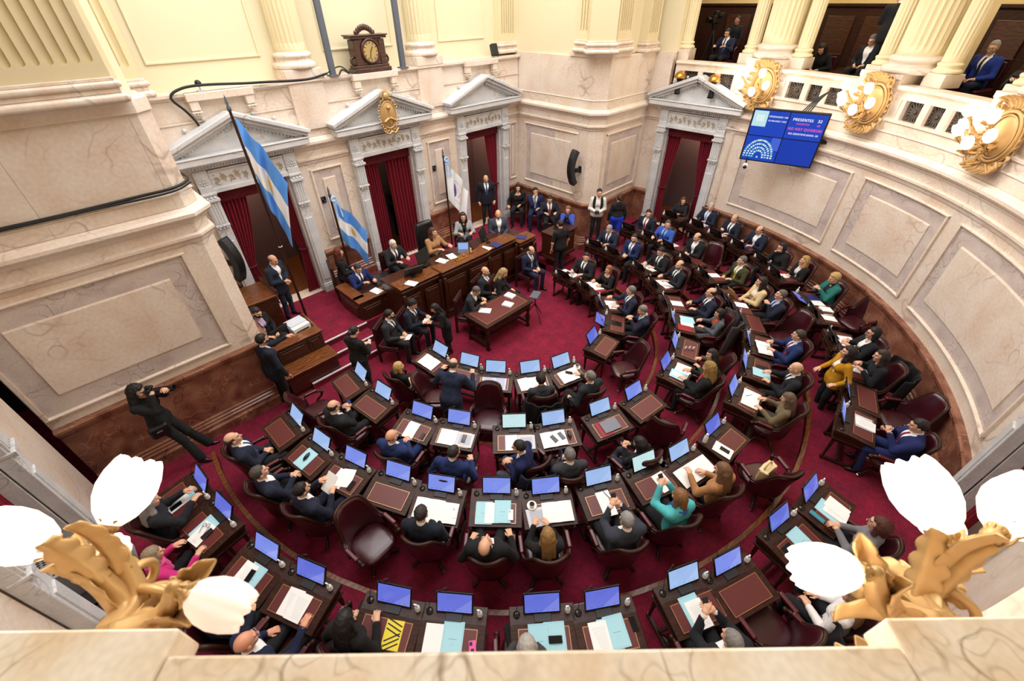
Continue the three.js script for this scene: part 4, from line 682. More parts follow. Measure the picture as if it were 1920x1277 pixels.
// ---- armchair: leather barrel back with a wooden rim, padded arms, swivel base on four legs
const CH = {};
{
  const FM = 1.28, top = (f) => { const t = Math.min(1, Math.max(0, (1.12 - Math.abs(f)) / .62)); return .655 + .4 * t * t * (3 - 2 * t) + .02 * Math.cos(f); };
  const pt = (f, y, b) => { const r = .33 - b, k = y - .42; return [Math.sin(f) * r * (1 + .16 * k), y, .06 - Math.cos(f) * r - .17 * k * Math.cos(f)]; };
  CH.back = slabGeo(24, 10, (u, v) => { const f = (u - .5) * 2 * FM, y = .4 + (top(f) - .4) * v; return pt(f, y, .02 * Math.sin(Math.PI * Math.min(1, v * 1.05)) * Math.cos(f * 1.1)); }, .06);
  const rp = []; for (let i = 0; i <= 32; i++) { const f = (i / 32 - .5) * 2 * (FM + .03); rp.push(V(...pt(f, top(f) + .008, 0))); }
  CH.rim = tube(rp, .026, 56, 7); CH.lower = tube(rp.map((p, i) => V(...pt((i / 32 - .5) * 2 * FM, .41, 0))), .028, 40, 6);
  CH.seat = gridGeo(18, 12, (u, v) => { const a = u * Math.PI * 2, k = Math.sin(v * Math.PI), c = Math.cos(v * Math.PI), se = (t, e) => Math.sign(t) * Math.pow(Math.abs(t), e); return [.285 * se(Math.cos(a), .55) * Math.pow(k, .45), .425 + .075 * se(c, .7), .05 + .285 * se(Math.sin(a), .6) * Math.pow(k, .45)]; });
  CH.apron = merge([lathe([[0, .36], [.27, .36], [.285, .375], [.285, .4], [0, .4]], 20).translate(0, 0, .05)], M.dark);
  const arm = (s) => merge([tube([[s * .33, .66, -.06], [s * .335, .665, .1], [s * .32, .645, .24], [s * .315, .6, .29]], .026, 18, 7), tube([[s * .315, .6, .29], [s * .3, .53, .25], [s * .31, .47, .17], [s * .29, .41, .12]], .024, 16, 7), put(new THREE.SphereGeometry(.036, 8, 6), s * .317, .61, .285)], M.dark);
  CH.arm = [arm(-1), arm(1)]; CH.pad = [-1, 1].map((s) => merge([put(new RoundedBoxGeometry(.066, .05, .26, 2, .024), s * .332, .69, .09)], M.pad));
  CH.post = merge([lathe([[0, .1], [.05, .1], [.06, .16], [.035, .2], [.04, .3], [.08, .36], [0, .36]], 14)], M.dark);
  CH.leg = merge([tube([[0, .17, .03], [0, .15, .14], [0, .08, .24], [0, .062, .31]], .025, 14, 6), put(new THREE.SphereGeometry(.03, 8, 6), 0, .07, .31)], M.dark); CH.caster = put(new THREE.CylinderGeometry(.028, .028, .03, 10), 0, .028, .315, 0, 0, Math.PI / 2);
}
let chair0 = null;
function armchair(pos, turn, label, group) {
  if (!chair0) {
    const t = chair0 = thing('armchair', label, 'chair', pos, turn, group);
    share('seat', CH.seat, M.leather, t); const b = share('backrest', CH.back, M.leather, t); share('wooden_rim', CH.rim, M.dark, b); share('lower_rail', CH.lower, M.dark, b); share('seat_frame', CH.apron, M.dark, t);
    for (let i = 0; i < 2; i++) { const a = share('arm', CH.arm[i], M.dark, t); share('arm_pad', CH.pad[i], M.pad, a); }
    share('swivel_post', CH.post, M.dark, t); for (let i = 0; i < 4; i++) { const l = share('leg', CH.leg, M.dark, t); l.rotation.y = Math.PI / 4 + i * Math.PI / 2; share('caster', CH.caster, M.chrome, l); }
    return t;
  }
  const t = copyOf(chair0, 'armchair'); t.position.set(...pos); t.rotation.set(0, turn, 0); t.userData.label = label; if (group) t.userData.group = group; else delete t.userData.group; return t;
}
// ---- straight chair: wooden frame, leather seat and high square back
let side0 = null;
function sideChair(pos, turn, label, m = M.leather) {
  const t = thing('side_chair', label, 'chair', pos, turn);
  obj('seat', bx(.5, .09, .48, 0, .44, 0, .035), m, t); obj('backrest', bx(.46, .46, .07, 0, .74, -.25, .03), m, t); obj('back_frame', [bx(.05, .96, .06, -.25, .5, -.26, .01), bx(.05, .96, .06, .25, .5, -.26, .01), bx(.55, .06, .07, 0, .99, -.26, .02)], M.dark, t);
  for (const s of [-1, 1]) obj('leg', bx(.045, .41, .045, s * .23, .205, .2, .008), M.dark, t); obj('seat_frame', bx(.52, .05, .5, 0, .39, 0, .01), M.dark, t); return t;
}
// ---- senators' writing desk; the sitter is on its -z side
const DK = {};
const SLOPE = Math.atan2(.05, .34), deskY = (z) => z > .09 ? .765 : .765 - (.09 - z) * Math.tan(SLOPE);
{
  const W = .76, s = new THREE.Shape(); s.moveTo(-.29, .7); s.lineTo(-.29, deskY(-.29) - .004); s.lineTo(.09, .765); s.lineTo(.28, .765); s.lineTo(.28, .7); s.closePath();
  DK.top = merge([new THREE.ExtrudeGeometry(s, { depth: W, bevelEnabled: true, bevelSize: .008, bevelOffset: -.008, bevelThickness: .008, bevelSegments: 1 }).translate(0, 0, -W / 2).rotateY(-Math.PI / 2)], M.dark);
  const onTop = (g) => { g.rotateX(-SLOPE); return g.translate(0, deskY(-.1), -.1); };
  DK.inlay = merge([onTop(bx(.6, .006, .3, 0, .003, 0))], M.inlay); const gl = []; for (const [x, z, w, d] of [[0, -.142, .584, .005], [0, .142, .584, .005], [-.29, 0, .005, .286], [.29, 0, .005, .286]]) gl.push(bx(w, .0015, d, x, .0068, z)); DK.line = merge([onTop(merge(gl, null))], M.gold);
  DK.body = merge([bx(.7, .13, .5, 0, .63, 0, .008), bx(.74, .03, .54, 0, .562, 0, .008), bx(.74, .025, .05, 0, .715, .27, .008)], M.dark); DK.drawer = merge([bx(.32, .09, .02, 0, 0, 0, .006)], M.dark); DK.knob = put(new THREE.SphereGeometry(.012, 8, 6), 0, 0, .018);
  DK.leg = merge([bx(.05, .2, .05, 0, .45, 0, .006), new THREE.CylinderGeometry(.026, .017, .32, 8).translate(0, .2, 0), bx(.04, .05, .04, 0, .025, 0, .006)], M.dark); DK.foot = merge([bx(.05, .04, .5, 0, .05, 0, .006)], M.dark); DK.stretcher = merge([bx(.64, .035, .05, 0, .1, 0, .006)], M.dark);
  DK.shelf = merge([bx(.66, .02, .44, 0, .5, 0)], M.dark);
}
let desk0 = null;
function desk(pos, turn, label) {
  if (!desk0) {
    const t = desk0 = thing('writing_desk', label, 'desk', pos, turn);
    share('desktop', DK.top, M.dark, t); const n = share('leather_inlay', DK.inlay, M.inlay, t); share('gold_border', DK.line, M.gold, n); share('apron', DK.body, M.dark, t);
    for (const s of [-1, 1]) { for (const z of [.255, -.255]) { const d = share('drawer', DK.drawer, M.dark, t); d.position.set(s * .17, .64, z); if (z < 0) d.rotation.y = Math.PI; share('knob', DK.knob, M.brass, d); } for (const z of [-.21, .21]) { const l = share('leg', DK.leg, M.dark, t); l.position.set(s * .32, 0, z); } const f = share('foot_rail', DK.foot, M.dark, t); f.position.x = s * .32; }
    share('stretcher', DK.stretcher, M.dark, t); share('book_shelf', DK.shelf, M.dark, t); return t;
  }
  const t = copyOf(desk0, 'writing_desk'); t.position.set(...pos); t.rotation.set(0, turn, 0); t.userData.label = label; return t;
}
const scr = {};
function screenMap(kind) {                                         // print on a voting screen: pale window lines and a row of buttons
  return scr[kind] ??= (() => {
    const c = document.createElement('canvas'); c.width = 256; c.height = 160; const x = c.getContext('2d'); const C = { blue: ['#8496f2', '#6f80dd'], light: ['#a6c4f4', '#8fb0ea'], pale: ['#d0f0f2', '#b2dce4'], deep: ['#6a76e0', '#5a66cf'] }[kind];
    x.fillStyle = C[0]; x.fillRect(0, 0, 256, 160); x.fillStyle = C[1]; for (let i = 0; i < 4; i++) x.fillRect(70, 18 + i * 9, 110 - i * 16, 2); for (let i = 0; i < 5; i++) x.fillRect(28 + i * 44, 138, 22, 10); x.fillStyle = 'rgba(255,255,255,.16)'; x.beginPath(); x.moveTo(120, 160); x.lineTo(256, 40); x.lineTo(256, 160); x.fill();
    const t = new THREE.CanvasTexture(c); t.colorSpace = THREE.SRGBColorSpace; const m = std({ color: 0x05060a, emissive: 0xffffff, emissiveMap: t, emissiveIntensity: .92, roughness: .2 }); return m;
  })();
}
const MN = { base: merge([bx(.2, .012, .13, 0, .006, 0, .005), bx(.05, .07, .03, 0, .045, .1, .006)], null), panel: merge([bx(.44, .275, .022, 0, .14, 0, .006), bx(.3, .18, .02, 0, .13, .018, .008), bar(V(-.14, .05, .03), V(.14, .22, .03), .006, .006, 5), bar(V(-.14, .22, .03), V(.14, .05, .03), .006, .006, 5)], null), scr: new THREE.PlaneGeometry(.405, .238).rotateY(Math.PI) };
{ const u = MN.scr.attributes.uv; }
const mon0 = {};
function monitor(base, tilt, label, kind = 'blue', flip = 0) {      // base: matrix on the desk top, screen towards -z
  const key = kind + tilt; let t;
  if (!mon0[key]) { t = mon0[key] = thing('monitor', label, 'screen'); share('stand', MN.base, M.black, t); const p = share('panel', MN.panel, M.blackGloss, t); p.position.set(0, .012, .03); p.rotation.x = tilt; const s = share('screen', MN.scr, screenMap(kind), p); s.position.set(0, .14, -.0125); }
  else { t = copyOf(mon0[key], 'monitor'); t.userData.label = label; }
  base.decompose(t.position, t.quaternion, t.scale); return t;
}
const MIC = merge([lathe([[0, 0], [.04, 0], [.042, .012], [.02, .022], [0, .024]], 14)], null);
let mic0 = null;
function microphone(base, label) {
  let t; if (!mic0) { t = mic0 = thing('microphone', label, 'microphone'); share('base', MIC, M.blackGloss, t); obj('gooseneck', tube([[0, .02, 0], [.0, .1, .02], [-.03, .2, .07], [-.1, .26, .12], [-.16, .27, .15]], .0042, 20, 5), M.black, t); obj('capsule', bar(V(-.16, .27, .15), V(-.2, .265, .17), .009, .008, 8), M.black, t); }
  else { t = copyOf(mic0, 'microphone'); t.userData.label = label; } base.decompose(t.position, t.quaternion, t.scale); return t;
}
const BT = { clear: merge([lathe([[0, 0], [.028, 0], [.031, .01], [.031, .075], [.02, .095], [.011, .1], [0, .1]], 14)], null), label: merge([lathe([[.0315, .02], [.0315, .06], [.031, .06], [.031, .02]], 14)], null), cap: merge([lathe([[0, .1], [.013, .1], [.013, .125], [.006, .128], [.006, .15], [0, .15]], 10), bx(.035, .01, .014, .012, .15, 0)], null) };
let bot0 = null;
function bottle(base, label) {
  let t; if (!bot0) { t = bot0 = thing('sanitizer_bottle', label, 'bottle'); share('bottle_body', BT.clear, mat(0xdfe6e8, .15), t); share('label_band', BT.label, M.paper, t); share('pump', BT.cap, M.plastic, t); }
  else { t = copyOf(bot0, 'sanitizer_bottle'); t.userData.label = label; } base.decompose(t.position, t.quaternion, t.scale); return t;
}
const small = (name, label, cat, base, parts) => { const t = thing(name, label, cat); base.decompose(t.position, t.quaternion, t.scale); for (const [n, g, m] of parts) obj(n, g, m, t); return t; };
function paperMap(kind) {
  return scr['p' + kind] ??= (() => { const c = document.createElement('canvas'); c.width = 128; c.height = 180; const x = c.getContext('2d'); x.fillStyle = { folder: '#a9dbe6', news: '#c9cbe0', plan: '#cfd2da', doc: '#f5f5f2' }[kind]; x.fillRect(0, 0, 128, 180); x.fillStyle = { folder: '#7fb4c2', news: '#8f93b8', plan: '#9a9fb0', doc: '#c4c6c8' }[kind];
    if (kind === 'folder') { x.strokeStyle = '#7fb4c2'; x.strokeRect(8, 8, 112, 164); x.beginPath(); x.arc(64, 60, 8, 0, 7); x.stroke(); x.fillRect(40, 84, 48, 4); } else if (kind === 'news') for (let i = 0; i < 22; i++) { x.fillRect(8, 8 + i * 8, 50, 3); x.fillRect(70, 8 + i * 8, 50, 3); } else if (kind === 'plan') { for (let i = 0; i < 9; i++) x.fillRect(20, 30 + i * 14, 88, 7); } else for (let i = 0; i < 12; i++) x.fillRect(16, 20 + i * 11, 60 + (i * 37 % 34), 2);
    const t = new THREE.CanvasTexture(c); t.colorSpace = THREE.SRGBColorSpace; return std({ map: t, roughness: .8 }); })();
}
function sheetGeo(w, d, h = .004) { const g = new THREE.BoxGeometry(w, h, d).toNonIndexed(); const p = g.attributes.position, u = g.attributes.uv; for (let i = 0; i < p.count; i++) u.setXY(i, p.getX(i) / w + .5, .5 - p.getZ(i) / d); return g.translate(0, h / 2, 0); }
const ITEM = {
  paper: (b, l) => small('paper_sheet', l, 'paper', b, [['sheet', sheetGeo(.21, .297, .003), M.paper]]), doc: (b, l) => { const t = thing('document', l, 'document'); b.decompose(t.position, t.quaternion, t.scale); obj('pages', sheetGeo(.215, .3, .008), paperMap('doc'), t, true); return t; },
  folder: (b, l) => { const t = thing('folder', l, 'folder'); b.decompose(t.position, t.quaternion, t.scale); obj('cover', sheetGeo(.24, .33, .005), paperMap('folder'), t, true); return t; }, open: (b, l) => small('open_notebook', l, 'notebook', b, [['page', slabGeo(16, 2, (u, v) => { const x = (u - .5) * .44; return [x, .012 + .012 * Math.abs(Math.sin(u * 6.283)) , (v - .5) * .3]; }, .006), M.paper]]),
  news: (b, l) => { const t = thing('newspaper', l, 'newspaper'); b.decompose(t.position, t.quaternion, t.scale); obj('pages', sheetGeo(.5, .3, .006), paperMap('news'), t, true); return t; }, plan: (b, l) => { const t = thing('seating_chart', l, 'document'); b.decompose(t.position, t.quaternion, t.scale); obj('pages', sheetGeo(.3, .27, .006), paperMap('plan'), t, true); return t; },
  phone: (b, l) => small('phone', l, 'phone', b, [['case', bx(.075, .009, .155, 0, .0045, 0, .004), M.black], ['screen', bx(.068, .001, .146, 0, .0094, 0), M.phoneGlass]]), phoneWhite: (b, l) => small('phone', l, 'phone', b, [['case', bx(.075, .009, .155, 0, .0045, 0, .004), mat(0xe6e2ea, .3)], ['camera_bump', bx(.03, .004, .03, .016, .011, .05, .002), mat(0xb9b3c2, .3)]]), phonePink: (b, l) => small('phone', l, 'phone', b, [['case', bx(.08, .011, .16, 0, .0055, 0, .004), mat(0xe85aa8, .5)], ['camera_bump', bx(.032, .004, .035, .015, .0125, .05, .002), M.black], ['grip', bx(.035, .008, .045, 0, .014, -.02, .003), M.black]]),
  tablet: (b, l) => small('tablet', l, 'tablet', b, [['case', bx(.18, .01, .25, 0, .005, 0, .004), M.black], ['screen', bx(.16, .001, .23, 0, .0105, 0), M.phoneGlass]]), laptop: (b, l) => small('closed_laptop', l, 'laptop', b, [['lid', bx(.34, .02, .24, 0, .01, 0, .006), mat(0x6d7280, .45)]]), mouse: (b, l) => small('glasses_case', l, 'case', b, [['shell', put(new THREE.SphereGeometry(.05, 14, 8).scale(.6, .5, 1.6), 0, .022, 0), M.blackGloss]]),
  glassesItem: (b, l) => small('reading_glasses', l, 'glasses', b, [['frame', [put(new THREE.TorusGeometry(.024, .003, 6, 14), -.03, .006, 0, Math.PI / 2), put(new THREE.TorusGeometry(.024, .003, 6, 14), .03, .006, 0, Math.PI / 2), bar(V(-.055, .006, 0), V(-.05, .008, -.11), .003), bar(V(.055, .006, 0), V(.03, .008, -.11), .003)], mat(0x2c2f6a, .4)]]), cup: (b, l) => small('coffee_cup', l, 'cup', b, [['saucer', lathe([[0, 0], [.05, 0], [.075, .012], [.07, .014], [0, .008]], 20), M.porcelain], ['cup', lathe([[0, .01], [.025, .01], [.037, .04], [.04, .065], [.036, .065], [.03, .03], [0, .02]], 18), M.porcelain], ['coffee', lathe([[0, .055], [.036, .055], [0, .054]], 16), mat(0x2a140a, .2)]]),
  glass: (b, l) => small('water_glass', l, 'glass', b, [['bowl', lathe([[0, 0], [.03, 0], [.006, .008], [.005, .05], [.028, .07], [.036, .11], [.032, .145], [.03, .145], [.034, .11], [.02, .06], [0, .055]], 18), M.clear]]), pen: (b, l) => small('pen', l, 'pen', b, [['barrel', bar(V(0, .006, -.07), V(0, .006, .07), .005, .004, 6), M.black]]), red: (b, l) => small('red_folder', l, 'folder', b, [['cover', bx(.24, .008, .31, 0, .004, 0, .003), mat(0x8e1c26, .6)]]), blueBook: (b, l) => small('blue_folder', l, 'folder', b, [['cover', bx(.24, .014, .31, 0, .007, 0, .004), mat(0x27306e, .5)]]), book: (b, l) => small('book', l, 'book', b, [['cover', bx(.17, .035, .24, 0, .0175, 0, .004), mat(0x4a2a20, .6)], ['pages', bx(.16, .027, .235, .008, .0175, 0), M.paper]]),
  yellowBook: (b, l) => small('striped_magazine', l, 'magazine', b, [['cover', bx(.21, .008, .29, 0, .004, 0, .002), mat(0xe6d23a, .5)], ['stripe', [0, 1, 2, 3, 4, 5].map((i) => put(bx(.19, .001, .014), 0, .0088, -.12 + i * .048, 0, i < 3 ? .5 : -.35, 0)), M.black]]), strap: (b, l) => small('glue_tray', l, 'tray', b, [['tray', bx(.07, .02, .2, 0, .01, 0, .004), mat(0x3d8aa0, .4)]]),
  wbottle: (b, l) => small('water_bottle', l, 'bottle', b, [['bottle_body', lathe([[0, 0], [.034, 0], [.036, .02], [.036, .13], [.02, .17], [.016, .18], [0, .18]], 16), mat(0xeef0f2, .35)], ['cap', lathe([[0, .18], [.02, .18], [.02, .205], [0, .205]], 12), M.plastic]]), meds: (b, l) => small('pill_bottle', l, 'bottle', b, [['bottle_body', lathe([[0, 0], [.022, 0], [.022, .05], [.017, .055], [0, .055]], 12), M.plastic], ['cap', lathe([[0, .055], [.019, .055], [.019, .07], [0, .07]], 10), mat(0xb7bcc2, .5)]]), tissue: (b, l) => small('paper_stack', l, 'paper stack', b, [['stack', bx(.2, .05, .26, 0, .025, 0, .006), M.paper]]), charger: (b, l) => small('phone_charger', l, 'charger', b, [['block', bx(.06, .02, .12, 0, .01, 0, .005), M.black], ['cable', tube([[0, .01, -.06], [.01, .0, -.12], [.03, -.1, -.16], [.02, -.3, -.18]], .003, 16, 5), M.paper]]),
};
// ---------------------------------------------------------------- podium, tables, flags, board, clock
{
  const Pn = (b, w, h, x, y, z, turn = 0) => { b.push(put(bx(w, h, .03, 0, 0, 0, .01), x, y, z, 0, turn, 0), put(bx(w - .12, h - .12, .02, 0, 0, .02, .008), x, y, z, 0, turn, 0)); };
  // presidency bench: three raised desks in one body
  const t = thing('presidency_bench', 'long carved wooden presidency bench in front of the centre doorway', 'bench', [0, 0, 0]);
  const seg = [[4.42, 5.6, -8.12, 1.42], [5.6, 7.25, -8.02, 1.46], [7.25, 8.42, -8.12, 1.42], [8.42, 9.12, -7.98, 1.3]];
  seg.forEach(([a, b, z, y], i) => {
    const w = b - a, x = (a + b) / 2, D = 1.0, body = [bx(w, .14, D - .06, x, .07, z - D / 2, .02), bx(w - .03, y - .2, D - .1, x, (y - .06) / 2 + .05, z - D / 2 - .02, .01), bx(w, .06, D - .04, x, .22, z - D / 2 + .015, .015), bx(w + .01, .07, D - .02, x, y - .1, z - D / 2 + .02, .02)];
    obj('bench_body', body, M.wood, t); const n = Math.max(1, Math.round(w / .75)); for (let k = 0; k < n; k++) { const p = []; Pn(p, w / n - .14, .72, a + (k + .5) * w / n, y - .62, z + .0); obj('carved_panel', p, M.wood, t); }
    obj('bench_top', [bx(w + .03, .045, .46, x, y, z - .22, .012), bx(w, .04, .56, x, y - .1, z - .72, .01)], M.tan, t);
    for (const e of [a + .04, b - .04]) obj('bench_pilaster', [lathe([[0, .24], [.05, .24], [.05, .3], [.03, .36], [.045, .6], [.035, 1.1], [.05, y - .16], [0, y - .16]], 12).translate(e, 0, z + .03)], M.wood, t);
  });
  // secretary's bench at the lower left
  const s = thing('secretary_bench', 'wooden secretary bench with inlaid top left of the presidency bench', 'bench');
  obj('bench_body', [bx(1.3, .12, 1.2, 4.3, .06, -9.5, .02), bx(1.24, .88, 1.14, 4.3, .53, -9.52, .01), bx(1.32, .05, 1.22, 4.3, .2, -9.48, .015)], M.wood, s);
  for (let k = 0; k < 2; k++) { const p = []; Pn(p, .52, .56, 4.0 + k * .6, .58, -8.94); obj('carved_panel', p, M.wood, s); } { const p = []; Pn(p, .9, .56, 3.67, .58, -9.5, -Math.PI / 2); obj('carved_panel', p, M.wood, s); }
  obj('bench_top', [bx(1.3, .05, .34, 4.3, 1.02, -9.09, .012), bx(.3, .05, 1.0, 3.8, 1.02, -9.62, .012)], M.tan, s); obj('writing_shelf', bx(1.0, .04, .5, 4.42, .96, -9.46, .01), M.dark, s);
  // ushers' desk with its step, at the left pier
  const u = thing('usher_desk', 'wooden ushers desk with a front ledge beside the left stairs', 'desk');
  obj('desk_body', [bx(1.1, .94, .5, 1.95, .49, -8.85, .012), bx(1.16, .1, .8, 1.95, .05, -8.55, .015), bx(1.14, .5, .42, 1.95, .3, -8.36, .012)], M.wood, u); { const p = []; Pn(p, .62, .3, 1.8, .8, -8.59); Pn(p, .3, .3, 2.3, .8, -8.59); obj('carved_panel', p, M.wood, u); }
  obj('ledge_top', bx(1.2, .045, .5, 1.95, .57, -8.36, .012), M.tan, u); obj('desk_top', [bx(1.16, .05, .3, 1.95, 1.02, -8.72, .012), bx(1.0, .04, .7, 1.95, .85, -9.3, .01), bx(.06, .05, .9, 2.5, 1.02, -9.1, .012)], M.tan, u);
  obj('desk_side', bx(.06, .9, .9, 2.48, .55, -9.1, .01), M.wood, u);
  const c = thing('side_counter', 'wooden counter with polished top beside the left doorway curtain', 'counter', [1.92, .5, -10.5]);
  obj('counter_top', bx(.7, .05, .95, 0, .95, 0, .012), M.tan, c); obj('counter_body', [bx(.62, .9, .86, 0, .46, 0, .01), bx(.66, .06, .9, 0, .05, 0, .01)], M.wood, c); obj('counter_rail', bx(.06, .12, .95, .34, 1.03, 0, .01), M.wood, c);
  const r = thing('clerk_desk', 'wooden clerk desk with a computer in the right niche', 'desk', [9.95, .5, -7.75]);
  obj('desk_top', bx(1.05, .05, .6, 0, .8, 0, .012), M.wood, r); obj('desk_body', [bx(1.0, .76, .5, 0, .4, -.02, .01), bx(1.04, .08, .56, 0, .04, 0, .01)], M.wood, r); { const p = []; Pn(p, .8, .5, 0, .42, .24); obj('carved_panel', p, M.wood, r); }
  // clerks' table on the floor of the house
  const k = thing('clerks_table', 'carved wooden table with leather top in the centre of the hall', 'table', [6.2, 0, -6.6]);
  obj('tabletop', [bx(1.66, .06, .86, 0, .75, 0, .014), bx(1.56, .14, .76, 0, .65, 0, .012)], M.dark, k); const inl = obj('leather_inlay', bx(1.46, .006, .68, 0, .782, 0), M.inlay, k); const gl = []; for (const [x, z, w, d] of [[0, -.32, 1.4, .006], [0, .32, 1.4, .006], [-.7, 0, .006, .64], [.7, 0, .006, .64]]) gl.push(bx(w, .002, d, x, .786, z)); obj('gold_border', gl, M.gold, inl);
  for (const x of [-.72, .72]) for (const z of [-.34, .34]) obj('leg', [lathe([[0, 0], [.05, 0], [.06, .04], [.03, .09], [.05, .2], [.06, .3], [.035, .42], [.055, .5], [.06, .6], [0, .6]], 14).translate(x, 0, z)], M.dark, k);
  obj('stretcher', [bx(1.4, .06, .08, 0, .14, 0, .012), bx(.08, .06, .66, -.72, .14, 0, .012), bx(.08, .06, .66, .72, .14, 0, .012)], M.dark, k); obj('side_carving', [bx(1.2, .05, .02, 0, .56, .37, .008), ...[-.4, 0, .4].map((x) => put(new THREE.SphereGeometry(.06, 10, 6).scale(1.6, .7, .3), x, .64, .385))], M.dark, k);
  // presidency things
  const at = (x, y, z, turn = 0) => new THREE.Matrix4().makeRotationY(turn).setPosition(x, y, z);
  const pc = thing('executive_chair', 'black high-backed leather chair of the presiding woman', 'chair', [6.47, .6, -9.52]);
  obj('backrest', slabGeo(14, 12, (a, b) => { const x = (a - .5) * .64 * (1 - .25 * Math.pow(b, 3)); return [x, .45 + b * .95, -.28 - b * .12 + x * x * .35]; }, .12), M.blackLeather, pc); obj('seat', bx(.6, .14, .56, 0, .45, .02, .05), M.blackLeather, pc); for (const e of [-1, 1]) obj('arm', [bx(.08, .06, .4, e * .34, .68, 0, .025), bx(.06, .26, .08, e * .33, .54, 0, .02)], M.black, pc); obj('pedestal', [bar(V(0, .06, 0), V(0, .4, 0), .035), bx(.6, .05, .07, 0, .04, 0, .01), bx(.07, .05, .6, 0, .04, 0, .01)], M.black, pc);
  const mic2 = (x, z, l) => small('desk_microphone', l, 'microphone', at(x, 1.44, z), [['base', bx(.12, .04, .09, 0, .02, 0, .01), M.black], ['gooseneck', tube([[0, .04, 0], [0, .18, -.06], [0, .25, -.16]], .006, 14, 6), M.black]]);
  mic2(6.02, -8.35, 'black gooseneck microphone before the presiding woman'); mic2(5.0, -8.4, 'black gooseneck microphone before the white-haired man on the bench'); mic2(7.6, -8.45, 'black gooseneck microphone before the woman in pale grey');
  small('computer_monitor', 'black monitor seen from behind before the white-haired man', 'screen', at(5.05, 1.4, -8.5, -.2), [['panel', put(bx(.5, .3, .03, 0, .22, 0, .008), 0, 0, 0, .45, 0, 0), M.black], ['stand', bx(.24, .02, .18, 0, .01, 0, .005), M.black]]);
  small('computer_monitor', 'black monitor seen from behind left of the presiding woman', 'screen', at(5.62, 1.42, -8.75, .3), [['panel', put(bx(.46, .34, .03, 0, .24, 0, .008), 0, 0, 0, -.25, 0, 0), M.black], ['stand', bx(.22, .02, .18, 0, .01, 0, .005), M.black]]);
  small('computer_monitor', 'black monitor before the woman in pale grey', 'screen', at(7.75, 1.4, -8.75, .5), [['panel', put(bx(.44, .28, .03, 0, .2, 0, .008), 0, 0, 0, -.35, 0, 0), M.black], ['stand', bx(.22, .02, .18, 0, .01, 0, .005), M.black]]);
  small('computer_monitor', 'black monitor on the clerk desk in the right niche', 'screen', at(9.95, 1.32, -7.85, .4), [['panel', bx(.52, .34, .03, 0, .27, 0, .008), M.black], ['stand', [bx(.05, .16, .04, 0, .1, -.03), bx(.24, .02, .18, 0, .01, -.02, .005)], M.black]]);
  small('computer_monitor', 'black monitor on the secretary bench', 'screen', at(4.72, .985, -9.48, .1), [['panel', put(bx(.44, .28, .03, 0, .12, 0, .008), 0, 0, 0, -.7, 0, 0), M.black], ['stand', bx(.22, .02, .18, 0, .01, 0, .005), M.black]]);
  small('laptop', 'open laptop with a blue screen beside the presiding woman', 'laptop', at(6.75, 1.44, -8.55, 2.4), [['keyboard', bx(.3, .018, .21, 0, .009, 0, .004), M.steel], ['lid', put(bx(.3, .2, .012, 0, .1, 0, .004), 0, .012, .11, .3, 0, 0), M.steel], ['screen', put(new THREE.PlaneGeometry(.28, .18).rotateY(Math.PI), 0, .11, .13, .3, 0, 0), M.screenLight]]);
  small('gilt_inkstand', 'gilt inkstand with bell on the presidency bench', 'inkstand', at(6.42, 1.48, -8.25, .0), [['tray', bx(.4, .03, .16, 0, .015, 0, .01), M.brass], ['inkwell', [lathe([[0, .03], [.03, .03], [.035, .06], [.02, .08], [0, .09]], 12).translate(-.1, 0, 0), lathe([[0, .03], [.03, .03], [.035, .06], [.02, .08], [0, .09]], 12).translate(.1, 0, 0)], M.brass]]);
  small('table_bell', 'gilt table bell with white handle on the presidency bench', 'bell', at(6.8, 1.48, -8.28), [['bell', lathe([[0, .0], [.06, 0], [.055, .03], [.03, .07], [.015, .09], [0, .09]], 16), M.brass], ['handle', lathe([[0, .09], [.018, .1], [.02, .15], [0, .16]], 12), M.porcelain]]);
  small('book', 'dark red book standing on the presidency bench', 'book', at(7.12, 1.46, -8.42, .3), [['cover', put(bx(.32, .24, .04, 0, .12, 0, .006), 0, 0, 0, -.5, 0, 0), mat(0x3f1a16, .5)], ['pages', put(bx(.3, .225, .03, 0, .12, .002), 0, 0, 0, -.5, 0, 0), M.paper]]);
  ITEM.doc(at(5.98, 1.48, -8.5, .3), 'open white documents under the hands of the presiding woman'); ITEM.doc(at(6.32, 1.475, -8.52, -.2), 'white pages beside the gilt inkstand'); ITEM.paper(at(7.32, 1.445, -8.25, .3), 'white sheet beside the dark red book'); ITEM.blueBook(at(7.66, 1.445, -8.2, .1), 'blue folder before the woman in pale grey'); ITEM.blueBook(at(8.7, 1.33, -8.2, .5), 'blue folder at the right end of the presidency bench');
  ITEM.glass(at(4.5, 1.44, -8.3), 'water glass at the left end of the presidency bench'); ITEM.glass(at(4.62, 1.44, -8.24), 'second water glass at the left end of the presidency bench'); ITEM.glass(at(9.0, 1.325, -8.2), 'water glass at the right end of the presidency bench');
  ITEM.paper(at(4.78, 1.44, -8.2, .4), 'white sheets before the white-haired man on the bench'); ITEM.doc(at(4.28, 1.05, -9.12, .2), 'open white pages on the secretary bench'); ITEM.glass(at(4.62, 1.046, -9.1), 'water glass on the secretary bench');
  ITEM.paper(at(5.86, .785, -6.75, .6), 'white page under the writing man at the clerks table'); ITEM.tissue(at(6.42, .785, -6.5, .3), 'white paper stack in the middle of the clerks table'); ITEM.tissue(at(6.75, .785, -6.75, .2), 'white notebook at the far end of the clerks table');
